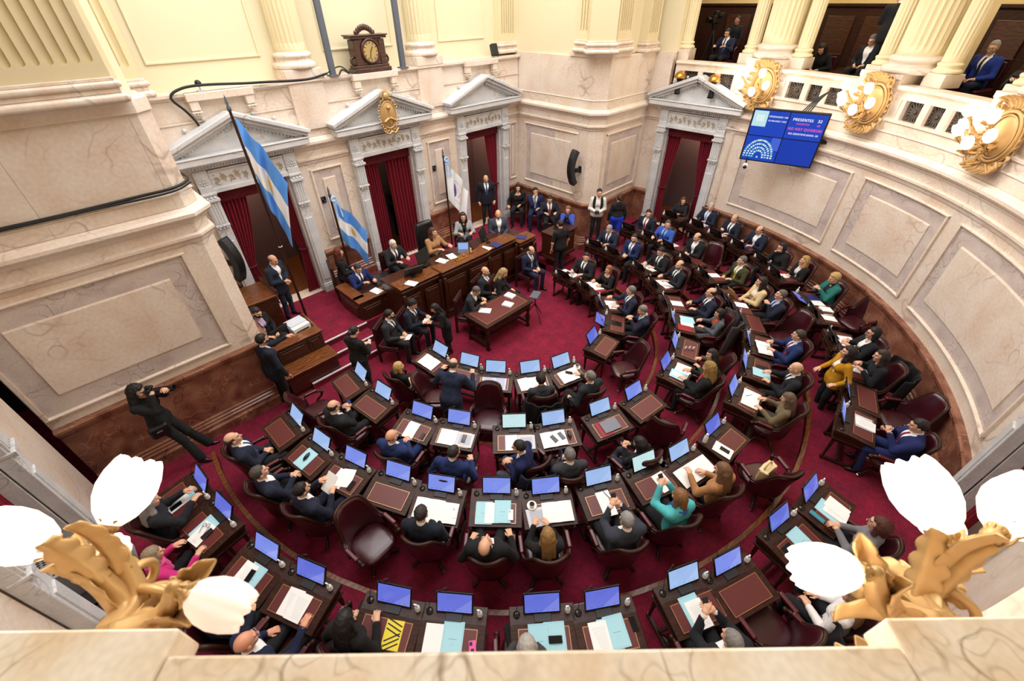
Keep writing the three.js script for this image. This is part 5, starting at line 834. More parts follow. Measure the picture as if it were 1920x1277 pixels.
  small('laptop_tripod', 'black tripod stand with a small keyboard beside the clerks table', 'tripod', at(7.3, 0, -6.35, .4), [['leg', [bar(V(0, .5, 0), V(.28, 0, .1), .012), bar(V(0, .5, 0), V(-.2, 0, .25), .012), bar(V(0, .5, 0), V(-.05, 0, -.3), .012)], M.black], ['column', bar(V(0, .4, 0), V(0, .72, 0), .016), M.black], ['keyboard', bx(.36, .05, .22, 0, .75, 0, .01), M.steel]]);
  small('printer', 'grey and white printer on the ushers desk under the flag', 'printer', at(2.2, .87, -9.12, .12), [['body', bx(.42, .26, .42, 0, .13, 0, .02), M.plastic], ['lid', bx(.4, .04, .3, 0, .275, -.05, .012), mat(0xd0d6de, .4)], ['paper_tray', bx(.34, .04, .12, 0, .09, .24, .01), mat(0x9aa4b0, .5)], ['slot', bx(.3, .03, .02, 0, .16, .212), M.black]]);
  small('computer_monitor', 'black monitor on the ushers desk before the masked woman', 'screen', at(1.82, .87, -9.05, .3), [['panel', put(bx(.44, .3, .04, 0, .2, 0, .008), 0, 0, 0, -.2, 0, 0), M.black], ['stand', bx(.2, .02, .16, 0, .01, 0, .005), M.black]]);
}
// ---- flags
function flagMap(kind) {
  const c = document.createElement('canvas'); c.width = 512; c.height = 320; const x = c.getContext('2d'); x.fillStyle = kind === 'seal' ? '#eef0f2' : '#5b9be8'; x.fillRect(0, 0, 512, 320);
  if (kind === 'sun') { x.fillStyle = '#f4f4f2'; x.fillRect(0, 107, 512, 106); x.strokeStyle = '#b98a2e'; x.lineWidth = 2.5; for (let i = 0; i < 32; i++) { const a = i / 32 * 6.283, l = i % 2 ? 38 : 44; x.beginPath(); x.moveTo(256 + Math.cos(a) * 16, 160 + Math.sin(a) * 16); x.lineTo(256 + Math.cos(a) * l, 160 + Math.sin(a) * l); x.stroke(); } x.fillStyle = '#d8b14a'; x.beginPath(); x.arc(256, 160, 18, 0, 7); x.fill(); x.stroke(); }
  else { x.translate(256, 160); x.fillStyle = '#8f9aa0'; x.lineWidth = 7; x.strokeStyle = '#7f8c8e'; x.beginPath(); x.ellipse(0, 0, 118, 86, 0, 0, 7); x.stroke(); x.fillStyle = '#f4f4f4'; x.fill(); x.fillStyle = '#3d62b8'; x.beginPath(); x.ellipse(-50, 0, 46, 62, 0, 0, 7); x.fill(); x.fillStyle = '#b5304a'; x.fillRect(-62, -30, 20, 60); x.fillStyle = '#dba54a'; x.beginPath(); x.arc(-96, 10, 22, 0, 7); x.fill(); x.strokeStyle = '#d79a94'; x.lineWidth = 6; x.beginPath(); x.moveTo(20, -40); x.lineTo(80, 40); x.moveTo(20, 40); x.lineTo(80, -40); x.stroke(); }
  const t = new THREE.CanvasTexture(c); t.colorSpace = THREE.SRGBColorSpace; return std({ map: t, roughness: .85, side: THREE.DoubleSide });
}
function flag(pos, h, label, kind, drop, spreadTop, spreadBot, dirAng, knob, hoist = 1.0) {
  const t = thing('flag', label, 'flag', pos), n = 44;
  obj('pole', [bar(V(0, 0, 0), V(0, h, 0), .03, .024, 10)], M.dark, t); obj('finial', [lathe([[0, h], [.035, h], [.04, h + .05], [.02, h + .09], [.03, h + .12], [.018, h + .2], [0, h + .27]], 12)], M.steel, t); if (knob) obj('pole_ring', new THREE.TorusGeometry(.036, .008, 6, 16).rotateX(Math.PI / 2).translate(0, h * .45, 0), M.plastic, t);
  const g = slabGeo(n, 22, (u, v) => { const w = spreadTop + (spreadBot - spreadTop) * Math.pow(v, .8), r = .035 + Math.pow(u, .85) * w, f = .06 * (1 - .4 * v) * Math.sin(u * 17 + v * 1.3) + .03 * Math.sin(u * 7 - v * 3); const y = h - .1 - v * hoist - u * (drop - hoist) * (1 - .12 * v) - .05 * Math.sin(u * 9); return [Math.cos(dirAng) * r - Math.sin(dirAng) * f, y, -Math.sin(dirAng) * r - Math.cos(dirAng) * f]; }, .006);
  const cnt = g.attributes.position.count, uv = new Float32Array(cnt * 2), w = n + 1; for (let i = 0; i < cnt; i++) { const k = i % (cnt / 2), a = k % w / n, b = Math.floor(k / w) / 22; uv[i * 2] = a; uv[i * 2 + 1] = 1 - b; } g.setAttribute('uv', new THREE.BufferAttribute(uv, 2));
  obj('flag_cloth', g, flagMap(kind), t, true); if (!knob) obj('ribbon', [slabGeo(3, 8, (u, v) => [.02 + u * .05, h - .06 - v * .55, .06 + .01 * Math.sin(v * 7)], .004), slabGeo(3, 8, (u, v) => [.1 + u * .05 + v * .06, h - .06 - v * .5, .06 + .01 * Math.sin(v * 6)], .004), put(new THREE.TorusGeometry(.06, .025, 6, 12), .05, h - .06, .06)], mat(0xa9cdf5, .7), t);
  return t;
}
flag([2.62, .5, -9.72], 4.85, 'tall light blue and white flag on dark pole beside the left doorway', 'sun', 2.75, .52, .2, -.4, true, 1.5);
flag([4.42, .5, -10.75], 2.55, 'light blue and white flag with a sun between left and centre doorways', 'sun', 2.05, .66, .5, -.2, false, 1.1);
flag([8.05, .5, -10.75], 2.75, 'white flag with an oval seal between centre and right doorways', 'seal', 2.2, .74, .55, -.1, false, 1.15);
// ---- display board of four screens
{
  const [ax, az] = [13.0, -3.28], t = thing('display_board', 'blue four-part display board reading NO HAY QUORUM', 'screen', [ax, 4.1, az], -1.345); t.rotation.order = 'YXZ'; t.rotation.x = .06;
  const W = 1.62, H = 1.2; obj('board_frame', bx(W + .05, H + .05, .1, 0, 0, -.06, .012), M.black, t); obj('wall_bracket', [bx(.12, .5, .9, .2, .1, -.5, .01), bx(.5, .1, .1, .86, -.02, -.2, .01)], M.black, t);
  const parts = [[-1, 1], [1, 1], [-1, -1], [1, -1]];
  parts.forEach(([sx, sy], i) => {
    const c = document.createElement('canvas'); c.width = 512; c.height = 384; const x = c.getContext('2d'); x.fillStyle = i === 3 ? '#1a3fb4' : '#1f49c4'; x.fillRect(0, 0, 512, 384); x.textAlign = 'center';
    const tx = (s, px, py, size, col, w = 'bold') => { x.fillStyle = col; x.font = w + ' ' + size + 'px sans-serif'; x.fillText(s, px, py); };
    if (i === 0) { x.fillStyle = '#c9f0f4'; x.fillRect(6, 10, 208, 236); x.fillStyle = '#e8fbfb'; x.fillRect(50, 70, 120, 100); tx('ORDINARIO 140', 366, 96, 36, '#f2f6ff'); tx('01/06/2022 1403', 366, 158, 34, '#f2f6ff'); }
    if (i === 1) { tx('PRESENTES', 190, 112, 54, '#ffffff'); tx('32', 420, 112, 56, '#ffffff'); tx('AUSENTES', 206, 166, 38, '#ff5fc0'); tx('40', 420, 172, 40, '#ff5fc0'); tx('NO HAY QUORUM', 256, 250, 56, '#ff5fc0'); tx('NO IDENTIFICADOS: 26', 256, 318, 38, '#ffffff'); }
    if (i === 2) { x.fillStyle = '#4a6ae0'; x.fillRect(380, 0, 132, 200); const rows = [[92, 9], [138, 13], [188, 18], [240, 24]]; for (const [r, n] of rows) for (let k = 0; k < n; k++) { const a = Math.PI * (1 - k / (n - 1)); x.save(); x.translate(236 + Math.cos(a) * r * .88, 340 - Math.sin(a) * r * 1.12 - 14); x.rotate(-a + Math.PI / 2); x.fillStyle = k * 7 % 3 ? '#e6fbf8' : '#84e6d6'; x.fillRect(-12, -15, 24, 30); x.restore(); } x.fillStyle = '#c9f6ea'; x.beginPath(); x.arc(236, 330, 15, 0, 7); x.fill(); }
    const m = new THREE.CanvasTexture(c); m.colorSpace = THREE.SRGBColorSpace; obj('screen', new THREE.PlaneGeometry(W / 2 - .02, H / 2 - .02).translate(sx * W / 4, sy * H / 4, 0), std({ color: 0x020308, emissive: 0xffffff, emissiveMap: m, emissiveIntensity: .9, roughness: .25 }), t, true);
  });
  const cam = small('security_camera', 'small black camera hanging under the display board', 'camera', new THREE.Matrix4().makeRotationY(-1.2).setPosition(12.85, 3.36, -3.9), [['housing', put(new THREE.CylinderGeometry(.06, .06, .14, 14), 0, 0, 0, Math.PI / 2 - .3, 0, 0), M.plastic], ['lens', put(new THREE.SphereGeometry(.05, 12, 8), 0, -.025, .06), M.blackGloss], ['mount', bar(V(0, .05, 0), V(0, .2, -.03), .02), M.black]]);
  const cb = []; for (let i = 0; i < 4; i++) cb.push(tube([[13.1 + i * .03, 4.68, -3.1 + i * .05], [13.35, 4.95, -2.95 + i * .03], [13.5 + i * .02, 5.12, -2.75], [13.7, 5.1, -2.62]], .016, 18, 6)); tag(obj('cable_bundle', cb, M.cable), 'black cables running from the display board into the balcony grille', 'cable');
}
// ---- clock, posts, speakers, spotlights, cables, emblem, dome lamps
{
  const t = thing('mantel_clock', 'carved dark wooden clock on the ledge above the centre doorway', 'clock', [6.4, 5.53, -11.1]);
  obj('clock_base', [bx(.98, .09, .36, 0, .045, 0, .015), bx(.9, .06, .32, 0, .12, 0, .012)], M.wood, t); obj('clock_body', [bx(.7, .52, .24, 0, .41, 0, .015), bx(.16, .5, .28, -.33, .4, 0, .015), bx(.16, .5, .28, .33, .4, 0, .015), put(new THREE.TorusGeometry(.08, .03, 6, 14), -.42, .24, .05), put(new THREE.TorusGeometry(.08, .03, 6, 14), .42, .24, .05)], M.wood, t); obj('clock_cornice', [bx(.94, .05, .34, 0, .69, 0, .012), bx(1.0, .03, .38, 0, .73, 0, .01)], M.wood, t);
  const cr = []; for (let i = 0; i < 9; i++) { const a = (i - 4) / 4; cr.push(put(new THREE.SphereGeometry(.05, 8, 6).scale(1, 1.3, .6), a * .22, .77 + .11 * (1 - a * a), 0, 0, 0, -a * .6)); } obj('clock_crest', cr, M.wood, t); const d = obj('clock_rim', put(new THREE.TorusGeometry(.22, .035, 8, 30).scale(1, 1.05, 1), 0, .42, .14), M.wood, t);
  obj('dial', put(new THREE.CylinderGeometry(.2, .2, .02, 30), 0, .42, .14, Math.PI / 2, 0, 0), mat(0xb7a06a, .4, { metalness: .4 }), t); obj('hands', [put(bx(.016, .12, .006, 0, .05, 0), 0, .42, .156, 0, 0, -.6), put(bx(.012, .17, .006, 0, .07, 0), 0, .42, .158, 0, 0, 2.9)], M.black, t); const tk = []; for (let i = 0; i < 12; i++) tk.push(put(bx(.014, .04, .006, 0, .165, 0), 0, .42, .153, 0, 0, i * .5236)); obj('hour_marks', tk, M.black, t);
  const post = (x, l) => { const p = thing('steel_post', l, 'post', [x, 5.53, -11.05]); obj('post', bx(.13, 3.4, .1, 0, 1.7, 0, .01), M.steel, p); obj('foot_plate', bx(.22, .03, .2, 0, .015, 0, .005), M.steel, p); };
  post(5.38, 'grey steel post on the ledge left of the clock'); post(7.3, 'grey steel post on the ledge right of the clock');
  const spk = (pos, turn, l) => { const s = thing('line_speaker', l, 'speaker', pos, turn); obj('speaker_body', slabGeo(4, 16, (u, v) => [(u - .5) * .2, -.5 + v, .16 * (1 - Math.pow((v - .5) * 2, 2)) + .06], .16), mat(0x24282c, .6), s); obj('grille', slabGeo(4, 16, (u, v) => [(u - .5) * .17, -.47 + v * .94, .16 * (1 - Math.pow((v - .5) * 2, 2)) + .148], .01), M.black, s); obj('wall_bracket', [bx(.08, .12, .22, 0, -.1, -.06, .01), bx(.12, .2, .03, 0, -.1, -.16, .006)], M.black, s); };
  spk([1.75, 2.35, -10.7], .5, 'curved black loudspeaker beside the left doorway'); spk([11.33, 2.75, -8.32], -1.75, 'curved black loudspeaker on the right pier');
  const sp = (pos, turn, l) => { const s = thing('spotlight', l, 'spotlight', pos, turn); obj('lamp_body', put(bx(.2, .3, .14, 0, .19, 0, .02), 0, 0, 0, -.35, 0, 0), M.black, s); obj('yoke', [bar(V(-.08, 0, 0), V(-.08, .1, 0), .01), bar(V(.08, 0, 0), V(.08, .1, 0), .01)], M.black, s); };
  sp([1.55, 5.53, -11.0], .7, 'black spotlight on the ledge beside the left pilaster'); sp([10.62, 5.53, -11.1], -.2, 'black spotlight on the ledge near the right corner');
  small('ledge_camera', 'small black camera on the ledge above the left doorway', 'camera', new THREE.Matrix4().setPosition(2.62, 5.53, -11.1), [['camera_body', put(new THREE.SphereGeometry(.06, 12, 8), 0, .13, 0), M.black], ['stand', [bar(V(0, 0, 0), V(0, .1, 0), .015), bx(.12, .02, .12, 0, .01, 0)], M.plastic]]);
  tag(obj('cable', tube([[5.2, 5.6, -10.98], [4.6, 5.57, -10.7], [3.6, 5.58, -11.0], [2.3, 5.62, -11.0], [2.05, 5.5, -10.97], [2.2, 5.25, -10.98], [2.3, 5.05, -11.0], [2.34, 4.9, -11.06]], .024, 60, 6), M.cable), 'black cable looping over the ledge down to the left pediment', 'cable');
  tag(obj('cable', [tube([[-1.9, 4.66, -8.34], [-.5, 4.64, -8.33], [.6, 4.66, -8.33], [1.1, 4.68, -8.32], [1.34, 4.7, -8.52], [1.34, 4.7, -9.2]], .022, 40, 6), tube([[-1.9, 4.62, -8.33], [0, 4.63, -8.31], [1.1, 4.64, -8.3], [1.36, 4.66, -8.5]], .016, 40, 6)], M.cable), 'black cable lying along the ledge of the left wall', 'cable');
  tag(obj('cable', [tube([[5.1, 5.56, -11], [5.6, 5.7, -11.05], [5.8, 5.56, -11], [5.95, 5.55, -10.98]], .014, 24, 5), tube([[5.5, 5.56, -10.98], [5.6, 5.64, -11.0], [5.75, 5.55, -10.96]], .02, 20, 5)], M.cable), 'tangled cables on the ledge left of the clock', 'cable');
  const e = thing('gilt_emblem', 'oval gilt emblem with a sun on the pediment over the centre doorway', 'emblem', [6.42, 4.62, -10.68]);
  obj('wreath', (() => { const r = []; for (let i = 0; i < 34; i++) { const a = -1.35 + i / 34 * 5.84 + 0, x = Math.sin(a + Math.PI) * .27, y = -Math.cos(a + Math.PI) * .38 * -1; r.push(put(new THREE.SphereGeometry(.034, 7, 5).scale(.5, 1.3, .5), x, y, .02, 0, 0, -a + (i % 2 ? .5 : -.5))); } return r; })(), M.gilt, e); obj('shield', put(new THREE.SphereGeometry(.21, 22, 12).scale(1, 1.45, .22), 0, 0, 0), mat(0xcaa570, .4, { metalness: .6 }), e); obj('shield_rim', put(new THREE.TorusGeometry(.21, .018, 7, 34).scale(1, 1.45, 1), 0, 0, .01), M.gilt, e);
  const sun = [put(new THREE.SphereGeometry(.08, 14, 8).scale(1, 1, .5), 0, .42, .03)]; for (let i = 0; i < 15; i++) { const a = i / 14 * Math.PI; sun.push(bar(V(Math.cos(a) * .09, .42 + Math.sin(a) * .09, .02), V(Math.cos(a) * .2, .42 + Math.sin(a) * .2, .01), .012, .003, 5)); } obj('sun_rays', sun, M.gilt, e); obj('clasped_hands', [put(new THREE.CapsuleGeometry(.03, .13, 4, 8), -.09, -.1, .05, 0, 0, -1.1), put(new THREE.CapsuleGeometry(.03, .13, 4, 8), .09, -.1, .05, 0, 0, 1.1), bar(V(0, -.2, .05), V(0, .14, .05), .012), put(new THREE.SphereGeometry(.05, 10, 8), 0, .17, .05)], M.gilt, e); obj('ribbon', [tube([[-.22, -.33, .03], [-.08, -.42, .05], [0, -.38, .06], [.08, -.42, .05], [.22, -.33, .03]], .025, 20, 6)], M.gilt, e);
  const dome = (z, l) => { const s = thing('dome_lamp', l, 'lamp', [13.92, 4.62, z]); obj('shade', new THREE.SphereGeometry(.17, 20, 10, 0, 6.283, 0, 1.57).translate(0, .42, 0), M.brass, s); obj('lamp_stem', [lathe([[0, 0], [.09, 0], [.08, .05], [.06, .3], [.1, .42], [0, .42]], 14)], M.black, s); };
  dome(-6.75, 'brass dome lamp left of the right pediment peak'); dome(-5.72, 'brass dome lamp right of the right pediment peak');
  const so = (pos, turn, l) => { const s = thing('wall_socket', l, 'socket', pos, turn); obj('plate', bx(.12, .16, .02, 0, 0, 0, .005), M.black, s); obj('outlet', [bx(.035, .035, .006, -.025, .03, .012), bx(.035, .035, .006, .025, -.03, .012)], M.steel, s); };
  so([4.38, 2.9, -11.08], 0, 'black wall socket behind the middle flag'); so([7.92, 2.9, -11.08], 0, 'black wall socket beside the white flag');
}
// ---------------------------------------------------------------- the senators: seat by seat
const NAVY = 0x161d33, DARK = 0x14161b, BLUE = 0x17295c, CHAR = 0x2b2e35, GREYH = 0x6f6d6a, WHITEH = 0xb9b6b0, BLK = 0x14110f, BRN = 0x2e1f16;
const suit = (color, tie = null, shirt = 0xf0f0ee, x) => ({ kind: 'suit', color, shirt, tie, ...x });
const knit = (color, name = 'sweater', x) => ({ kind: 'knit', color, name, ...x });
// desk: [px, py of the desk top's middle]; w: who or what sits there; p: person; it: things on the desk [kind, right, forward, turn]
const SEATS = {
  A: [
    { d: [811, 674], w: 'blond woman in a short-sleeved black top', p: { px: [748, 688], fem: 1, hair: 'bob', hairColor: 0xb3935c, top: knit(0x101012, 'blouse', { sleeve: .45 }), arms: 'belly', hy: -.3, size: .95, dy: .15 }, c: 1, it: [['open', 0, -.1, 0], ['pen', .08, -.05, .8]], s: 'light' },
    { d: [872, 698], w: 'empty chair behind the bending man', e: [815, 745], tw: -1.2, it: [] , s: 'light' },
    { d: [927, 712], w: 'empty chair in the middle of the front row', e: [916, 782], tw: 3.14, it: [['news', 0, -.1, 0]], s: 'light' },
    { d: [999, 712], w: 'curly-haired person in a dark grey shirt', p: { px: [1014, 712], hair: 'curly', hairColor: 0x221812, top: knit(0x2c3036, 'shirt'), arms: 'clasp', hp: .3, lean: .18, size: .98, skin: 0xcf9f80 }, c: 1, it: [['open', .02, -.1, 0], ['doc', -.2, -.08, .1]], s: 'light' },
    { d: [1063, 698], w: 'grey-haired man reaching over open pages', p: { px: [1106, 706], hairColor: GREYH, top: suit(0x1b2029), arms: [[.3, .1, .2], [-.12, .32, .42]], hy: .2, dy: .1 }, c: 1, it: [['open', 0, -.1, 0], ['phone', .02, -.04, .9], ['cup', .27, .03, 0], ['glass', .3, .2, 0]], s: 'light' },
    { d: [1128, 645], w: 'empty chair at the right end of the front arc', e: [1175, 690], tw: .8, it: [], s: 'deep' },
    { d: [1150, 605], w: 'grey-haired man with a blue tie and phone', p: { px: [1205, 582], hairColor: 0x77736c, top: suit(NAVY, 0x3d55a8), arms: 'phone', hp: .35 }, c: 1, it: [['tablet', 0, -.08, 0]], flat: 1 },
    { d: [1142, 570], w: 'man in navy stretching an arm forward', p: { px: [1183, 545], hairColor: GREYH, top: suit(NAVY, 0x39456e), arms: [[.17, .29, .36], [-.2, .38, .42]], hy: -.5 }, c: 1, it: [['paper', .05, -.06, 0], ['paper', -.12, -.1, 0]] },
    { d: [1110, 537], w: 'red-haired woman in a black knit top', p: { px: [1141, 506], fem: 1, hair: 'bob', hairColor: 0x8c4f2c, top: knit(0x0e0e11, 'blouse', { neck: 1 }), arms: 'desk', hy: .3, size: .95 }, c: 1, it: [['open', 0, -.1, 0], ['red', -.22, -.1, .2]] },
    { d: [1066, 515], w: 'dark-haired man at the front row end', p: { px: [1099, 482], hairColor: BLK, top: suit(DARK, 0x101216), arms: 'desk', hy: .5 }, c: 1, it: [['doc', -.1, -.1, 0], ['phone', .12, -.1, .3], ['paper', .2, -.08, 0]] },
  ],
  B: [
    { d: [658, 717], w: 'empty seat nearest the left stairs', e: [592, 772], it: [], s: 'light' },
    { d: [702, 756], w: 'bald man in black raising a blue phone', p: { px: [626, 762], hair: 'balding', hairColor: 0x241d19, top: suit(0x131417, 0x111318), arms: 'raise', fat: 1.15, hy: .1 }, c: 1, it: [], s: 'light', hold: ['phoneBlue'] },
    { d: [780, 797], w: 'bald man in a blue suit turning right', p: { px: [735, 818], hair: 'bald', hairColor: 0x6f665e, top: suit(BLUE), arms: 'clasp', hy: -.2, skin: 0xd9a183, fat: 1.1, glasses: 0xb7b7b7, trousers: BLUE }, c: 1, it: [['paper', -.03, -.1, 0], ['paper', -.03, -.13, .05], ['charger', .23, -.16, 0]], s: 'blue' },
    { d: [854, 812], w: 'dark-haired man in a blue suit leaning right', p: { px: [851, 848], hairColor: 0x26211e, top: suit(BLUE), arms: [[.2, .12, .25], [-.24, .22, .32]], hy: -.45, lean: .2, roll: .05, trousers: BLUE }, c: 1, it: [['paper', -.06, -.1, 0], ['paper', -.16, -.1, 0], ['plan', .2, -.1, 0], ['phone', .18, -.08, 0]], s: 'blue' },
    { d: [965, 820], w: 'man in blue sitting sideways with clasped hands', p: { px: [973, 838], hairColor: 0x1d1815, top: suit(0x10184a), arms: 'clasp', dy: 1.25, hy: .1, trousers: 0x3d4454, shoe: 0x3a2218, lean: .22 }, c: 1, it: [['paper', -.06, -.1, 0], ['plan', .2, -.1, 0]], s: 'pale' },
    { d: [1044, 813], w: 'grey-haired man in a charcoal suit', p: { px: [1068, 853], hairColor: 0x6c6a68, top: suit(0x33363c), arms: 'clasp', hp: .15 }, c: 1, it: [['open', -.08, -.1, 0], ['phone', -.08, -.1, .5], ['phone', .06, -.07, .4], ['mouse', .2, -.08, .1]], s: 'light' },
    { d: [1138, 790], w: 'long-haired woman in black reading a phone', p: { px: [1199, 831], fem: 1, hair: 'long', hairColor: 0x17110e, top: suit(0x101116, null, 0xf0ece6, { inner: 'blouse' }), arms: 'phone', hp: .4, legs: 'cross', dy: .35, size: .96, trousers: 0x272b36 }, c: 1, it: [['red', -.13, -.11, 0], ['laptop', .0, -.1, 0]], s: 'light', hold: ['phone', 'her lap'] },
    { d: [1205, 756], w: 'empty chair turned away beside the reading woman', e: [1243, 808], tw: -1.2, it: [], s: 'blue' },
    { d: [1268, 695], w: 'blond woman in black with a red scarf', p: { px: [1329, 690], fem: 1, hair: 'longcurly', hairColor: 0x8f713f, top: knit(0x0f1013, 'embroidered_jacket'), scarf: 0xb5343a, arms: 'desk', hp: .15, hy: -.2, fat: 1.1 }, c: 1, it: [['open', 0, -.1, 0], ['folder', -.12, -.08, .1], ['doc', .15, -.1, .2]], s: 'deep' },
    { d: [1285, 652], w: 'dark-haired woman in moss green leaning across', p: { px: [1334, 665], fem: 1, hair: 'long', hairColor: 0x171210, top: knit(0x3c4a18, 'blouse'), arms: [[.22, .28, .36], [-.1, .3, .36]], hy: .45, hr: .35, lean: .3, roll: -.15, size: .95 }, c: 1, it: [['meds', -.05, .0, 0], ['meds', 0, -.08, 0], ['meds', .03, -.16, 0]] },
    { d: [1280, 605], w: 'dark-haired woman in grey over a red blouse', p: { px: [1349, 588], fem: 1, hair: 'bob', hairColor: 0x19110e, top: suit(0x55575c, null, 0xb23a1e, { inner: 'blouse' }), arms: 'desk', hp: .2, trousers: 0x55575c, size: .95, lean: .02 }, c: 1, it: [['doc', 0, -.1, 0], ['red', -.2, -.02, 0], ['folder', .16, -.12, .1]] },
    { d: [1262, 568], w: 'balding man in navy with a black tie', p: { px: [1333, 549], hair: 'balding', hairColor: 0x2b2521, top: suit(NAVY, 0x15171d), arms: 'desk', hy: -.3 }, c: 1, it: [['paper', 0, -.1, 0]] },
    { d: [1239, 533], w: 'bearded balding man in a dark suit', p: { px: [1274, 497], hair: 'balding', hairColor: 0x3a322c, beard: 0x6d655c, top: suit(0x151a22, 0x14202a), arms: 'desk', hy: .2 }, c: 1, it: [['open', 0, -.1, .2]] },
    { d: [1210, 502], w: 'dark-haired man in black reading white pages', p: { px: [1239, 472], hairColor: 0x1a1411, top: suit(0x0f1014, 0x101114), arms: 'desk', hp: .3 }, c: 1, it: [['open', -.05, -.1, .2], ['paper', .15, -.1, 0]] },
    { d: [1158, 472], w: 'bearded man in bright navy with joined fingertips', p: { px: [1189, 447], hairColor: 0x211813, beard: 0x2b2019, top: suit(0x151f4c, 0x5f7ab5), arms: 'clasp', hy: .35 }, c: 1, it: [] },
    { d: [1123, 458], w: 'grey-haired man holding up loose pages', p: { px: [1142, 430], hairColor: 0x8f8d89, top: suit(NAVY, 0x1a2030), arms: 'desk', hp: .35, glasses: 0x777777 }, c: 1, it: [['paper', .05, .0, .2], ['paper', .1, -.08, -.1]] },
  ],
  C: [
    { d: [535, 803], w: 'balding man in navy with a patterned tie', p: { px: [437, 823], hair: 'balding', hairColor: 0x3a322c, top: suit(NAVY, 0x4a4c78), arms: 'belly', hp: -.15, lean: -.12, fat: 1.15, dy: -.1 }, c: 1, it: [], s: 'light' },
    { d: [583, 853], w: 'grey-haired man in navy with folded hands', p: { px: [487, 886], hairColor: 0x47423d, top: suit(NAVY), arms: 'clasp', hp: -.1, lean: -.05, dy: -.15 }, c: 1, it: [['folder', -.02, -.09, 0], ['mouse', -.02, -.06, .2]], s: 'light' },
    { d: [650, 889], w: 'bearded young man in navy reading a sheet', p: { px: [566, 918], hairColor: 0x14100e, beard: 0x1d1512, top: suit(NAVY), arms: [[.16, .32, .34], [-.16, .3, .3]], hy: -.1, trousers: NAVY, dy: -.1 }, c: 1, it: [['paper', -.05, -.1, 0], ['paper', .05, -.05, .3], ['phone', .2, -.12, 0], ['glass', -.26, .1, 0]], s: 'blue', hold: ['paper'] },
    { d: [734, 918], w: 'large empty chair left of the dark navy back', e: [694, 1012], tw: -1.9, it: [], s: 'blue' },
    { d: [820, 944], w: 'dark-haired man seen from behind in navy', p: { px: [790, 963], hairColor: 0x2a2522, top: suit(0x101827), arms: 'lap', hp: .2 }, c: 1, it: [['open', -.1, -.1, 0], ['open', .12, -.12, .05], ['phoneWhite', .29, -.1, 0]], s: 'blue' },
    { d: [930, 949], w: 'balding man in black looking upwards', p: { px: [910, 1022], hair: 'balding', hairColor: 0x231a16, top: suit(0x111215), arms: [[.24, .14, .2], [-.28, .2, .22]], hp: -.75, hy: -.2, lean: -.08, fat: 1.15 }, c: 1, it: [['folder', -.17, -.1, 0], ['paper', -.05, -.1, 0], ['folder', .1, -.08, 0], ['phoneWhite', .22, -.13, 0]], s: 'blue' },
    { d: [1028, 949], w: 'long-haired blond woman in black writing', p: { px: [1027, 1004], fem: 1, hair: 'long', hairColor: 0x8d6b3c, top: knit(0x0e0e11, 'jacket'), arms: [[.14, .34, .38], [-.08, .34, .36]], hp: .2, size: .95 }, c: 1, it: [['open', .12, -.1, 0], ['plan', -.18, -.14, .1], ['cup', -.24, .03, 0]], s: 'blue' },
    { d: [1133, 929], w: 'white-haired man in slate grey with a phone', p: { px: [1175, 975], hairColor: 0x8b8884, top: suit(0x2e333d), arms: 'highphone', hp: .15 }, c: 1, it: [['paper', -.02, -.08, 0], ['paper', -.02, -.16, .0], ['pen', .03, .0, .4]], s: 'light', hold: ['phone', 'his left hand'] },
    { d: [1223, 898], w: 'woman in a turquoise cardigan with a phone', p: { px: [1274, 932], fem: 1, hair: 'bob', hairColor: 0x7c5630, top: knit(0x4fb3b8, 'cardigan'), scarf: 0x2a57a0, arms: 'highphone', hp: .25, fat: 1.1 }, c: 1, it: [['doc', .12, -.1, .1]], s: 'pale', hold: ['phone', 'the turquoise arms'] },
    { d: [1292, 875], w: 'long-haired woman in a tan jacket', p: { px: [1354, 882], fem: 1, hair: 'long', hairColor: 0x6a4a30, top: knit(0xa9784c, 'jacket'), arms: [[.2, .3, .36], [-.1, .2, .3]], hp: .2, hy: .15 }, c: 1, it: [['open', -.1, -.1, 0], ['open', .14, -.1, .0]], s: 'light' },
    { d: [1358, 823], w: 'empty chair holding a cream handbag', e: [1432, 898], tw: -.5, it: [['doc', -.22, -.1, .2], ['phone', -.2, -.12, .2], ['wbottle', -.32, .18, 0]], s: 'deep' },
    { d: [1397, 743], w: 'long-haired woman in a shiny olive coat', p: { px: [1477, 748], fem: 1, hair: 'long', hairColor: 0x5d4a3a, top: knit(0x6d6046, 'coat'), arms: 'desk', hp: .25, trousers: 0x4b4335, size: .97 }, c: 1, it: [['open', 0, -.1, .1], ['pen', .05, -.05, .9]] },
    { d: [1418, 690], w: 'white-haired bald man using a tablet', p: { px: [1492, 691], hair: 'bald', hairColor: 0xc9c5be, top: suit(0x15171e, 0x22262e), arms: 'desk', hp: .2 }, c: 1, it: [['tablet', .05, -.12, .2], ['folder', -.12, -.1, .1]] },
    { d: [1423, 646], w: 'man in a blue suit with a red tie', p: { px: [1497, 629], hairColor: 0x39342f, top: suit(0x172a5a, 0xa02030, 0xd8dfee), arms: 'desk', hy: -.25, trousers: 0x172a5a }, c: 1, it: [['tablet', .08, -.12, .2], ['open', -.1, -.08, .1]] },
    { d: [1408, 605], w: 'large empty chair with a violet reflection', e: [1472, 632], tw: .4, it: [] },
    { d: [1385, 575], w: 'man with raised hands and a striped tie', p: { px: [1464, 553], hairColor: 0x5b5853, top: suit(0x151d2e, 0x3c4670, 0xa9c0e6), arms: 'raise', hp: -.15, hy: -.3 }, c: 1, it: [['paper', .1, -.1, 0]] },
